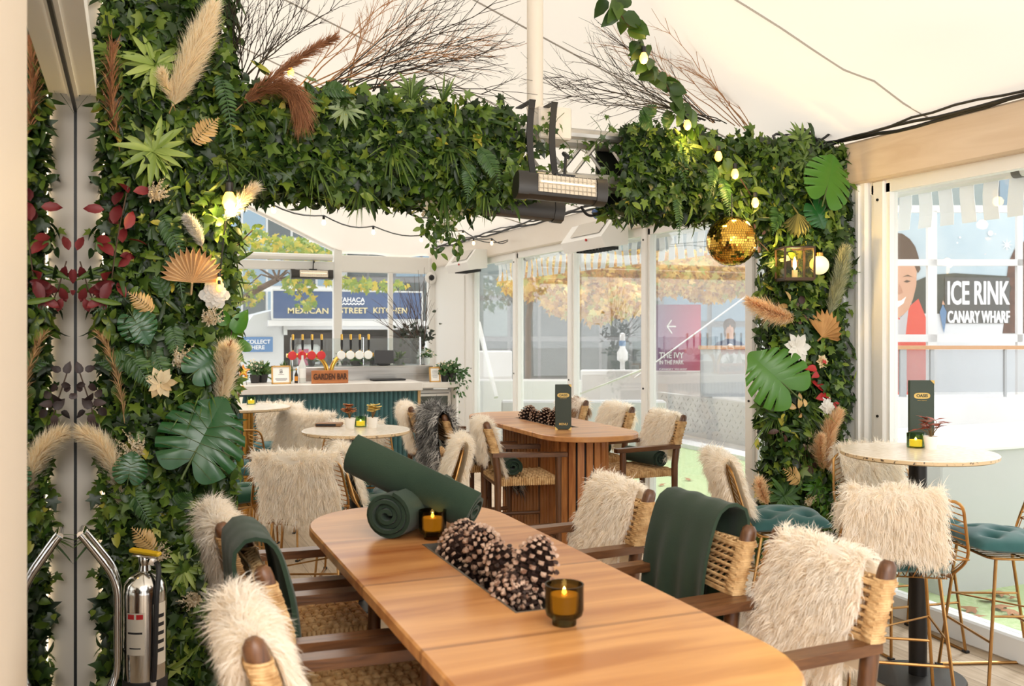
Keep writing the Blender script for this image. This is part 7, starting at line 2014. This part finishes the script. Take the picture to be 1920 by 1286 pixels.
# person in a blue jacket beyond the rink fence
def figure(name, label, loc, rz):
    J = [(0, 0, .92, .14, .10), (0, 0, 1.10, .125, .085), (0, 0, 1.32, .17, .10), (0, 0, 1.45, .10, .07), (0, .01, 1.53, .05, .05), (0, .015, 1.60, .072, .08), (0, .01, 1.70, .075, .09), (0, 0, 1.77, .05, .06),
         (-.19, 0, 1.40, .06, .06), (-.25, .02, 1.12, .048, .048), (-.22, .16, .95, .038, .038), (-.20, .22, .90, .035, .03),
         (.19, 0, 1.40, .06, .06), (.25, .02, 1.12, .048, .048), (.18, .18, 1.02, .038, .038), (.14, .25, 1.02, .035, .03),
         (-.09, 0, .84, .085, .09), (-.10, .02, .48, .06, .06), (-.10, -.02, .08, .042, .045), (-.11, .10, .03, .04, .03), (.09, 0, .84, .085, .09), (.10, .02, .48, .06, .06), (.10, -.02, .08, .042, .045), (.11, .10, .03, .04, .03)]
    E = [(0, 1), (1, 2), (2, 3), (3, 4), (4, 5), (5, 6), (6, 7), (2, 8), (8, 9), (9, 10), (10, 11), (2, 12), (12, 13), (13, 14), (14, 15), (0, 16), (16, 17), (17, 18), (18, 19), (0, 20), (20, 21), (21, 22), (22, 23)]
    me = bpy.data.meshes.new('body'); me.from_pydata([j[:3] for j in J], E, []); o = bpy.data.objects.new(name, me); COL.objects.link(o)
    sk = o.modifiers.new('skin', 'SKIN'); o.modifiers.new('sub', 'SUBSURF').render_levels = 1; o.modifiers['sub'].levels = 1
    for i, j in enumerate(J): me.skin_vertices[0].data[i].radius = (j[3], j[4])
    me.skin_vertices[0].data[0].use_root = True
    dg = bpy.context.evaluated_depsgraph_get(); m2 = bpy.data.meshes.new_from_object(o.evaluated_get(dg)); bpy.data.objects.remove(o)
    m2.materials.clear()
    for q in (mat('skin', srgb(206, 160, 134), .6), mat('navy_jacket', srgb(58, 78, 112), .8), mat('dark_trousers', srgb(52, 54, 62), .8)): m2.materials.append(q)
    for p in m2.polygons:
        c = p.center; p.material_index = 0 if (c.z > 1.47 and abs(c.x) < .13) or (c.y > .17 and c.z > .8) else (1 if c.z > .88 else 2); p.use_smooth = True
    r = put(name, m2, None, loc, rz); tag(r, label, 'person')
    h = MB().use(HAIRP); h.sphere((0, -.025, 1.70), .105, 14, 10, (1, 1.05, 1.05)); h.sphere((0, -.06, 1.58), .085, 12, 8, (1.05, .8, 1.3)); h.build('hair', parent=r)
    MB().use(SNOW).sphere((0, .085, 1.32), .06, 10, 8, (1, .35, 1.5)).build('shirt', parent=r)
    f = MB().use(mat('face_dark', srgb(60, 40, 36), .6))
    for sx in (-1, 1): f.sphere((sx * .028, .092, 1.68), .009, 8, 6)
    f.use(mat('lips', srgb(170, 96, 88), .6)).sphere((0, .094, 1.605), .018, 8, 6, (1, .4, .35)); f.use(MATS['skin']).sphere((0, .10, 1.645), .014, 8, 6, (.8, 1, 1.4)); f.build('face', parent=r)
    return r
p = at_d(1368, 640, 14.9); figure('person', 'person in navy jacket and white shirt standing beyond the rink fence', (p.x, p.y, -.03), math.radians(150))
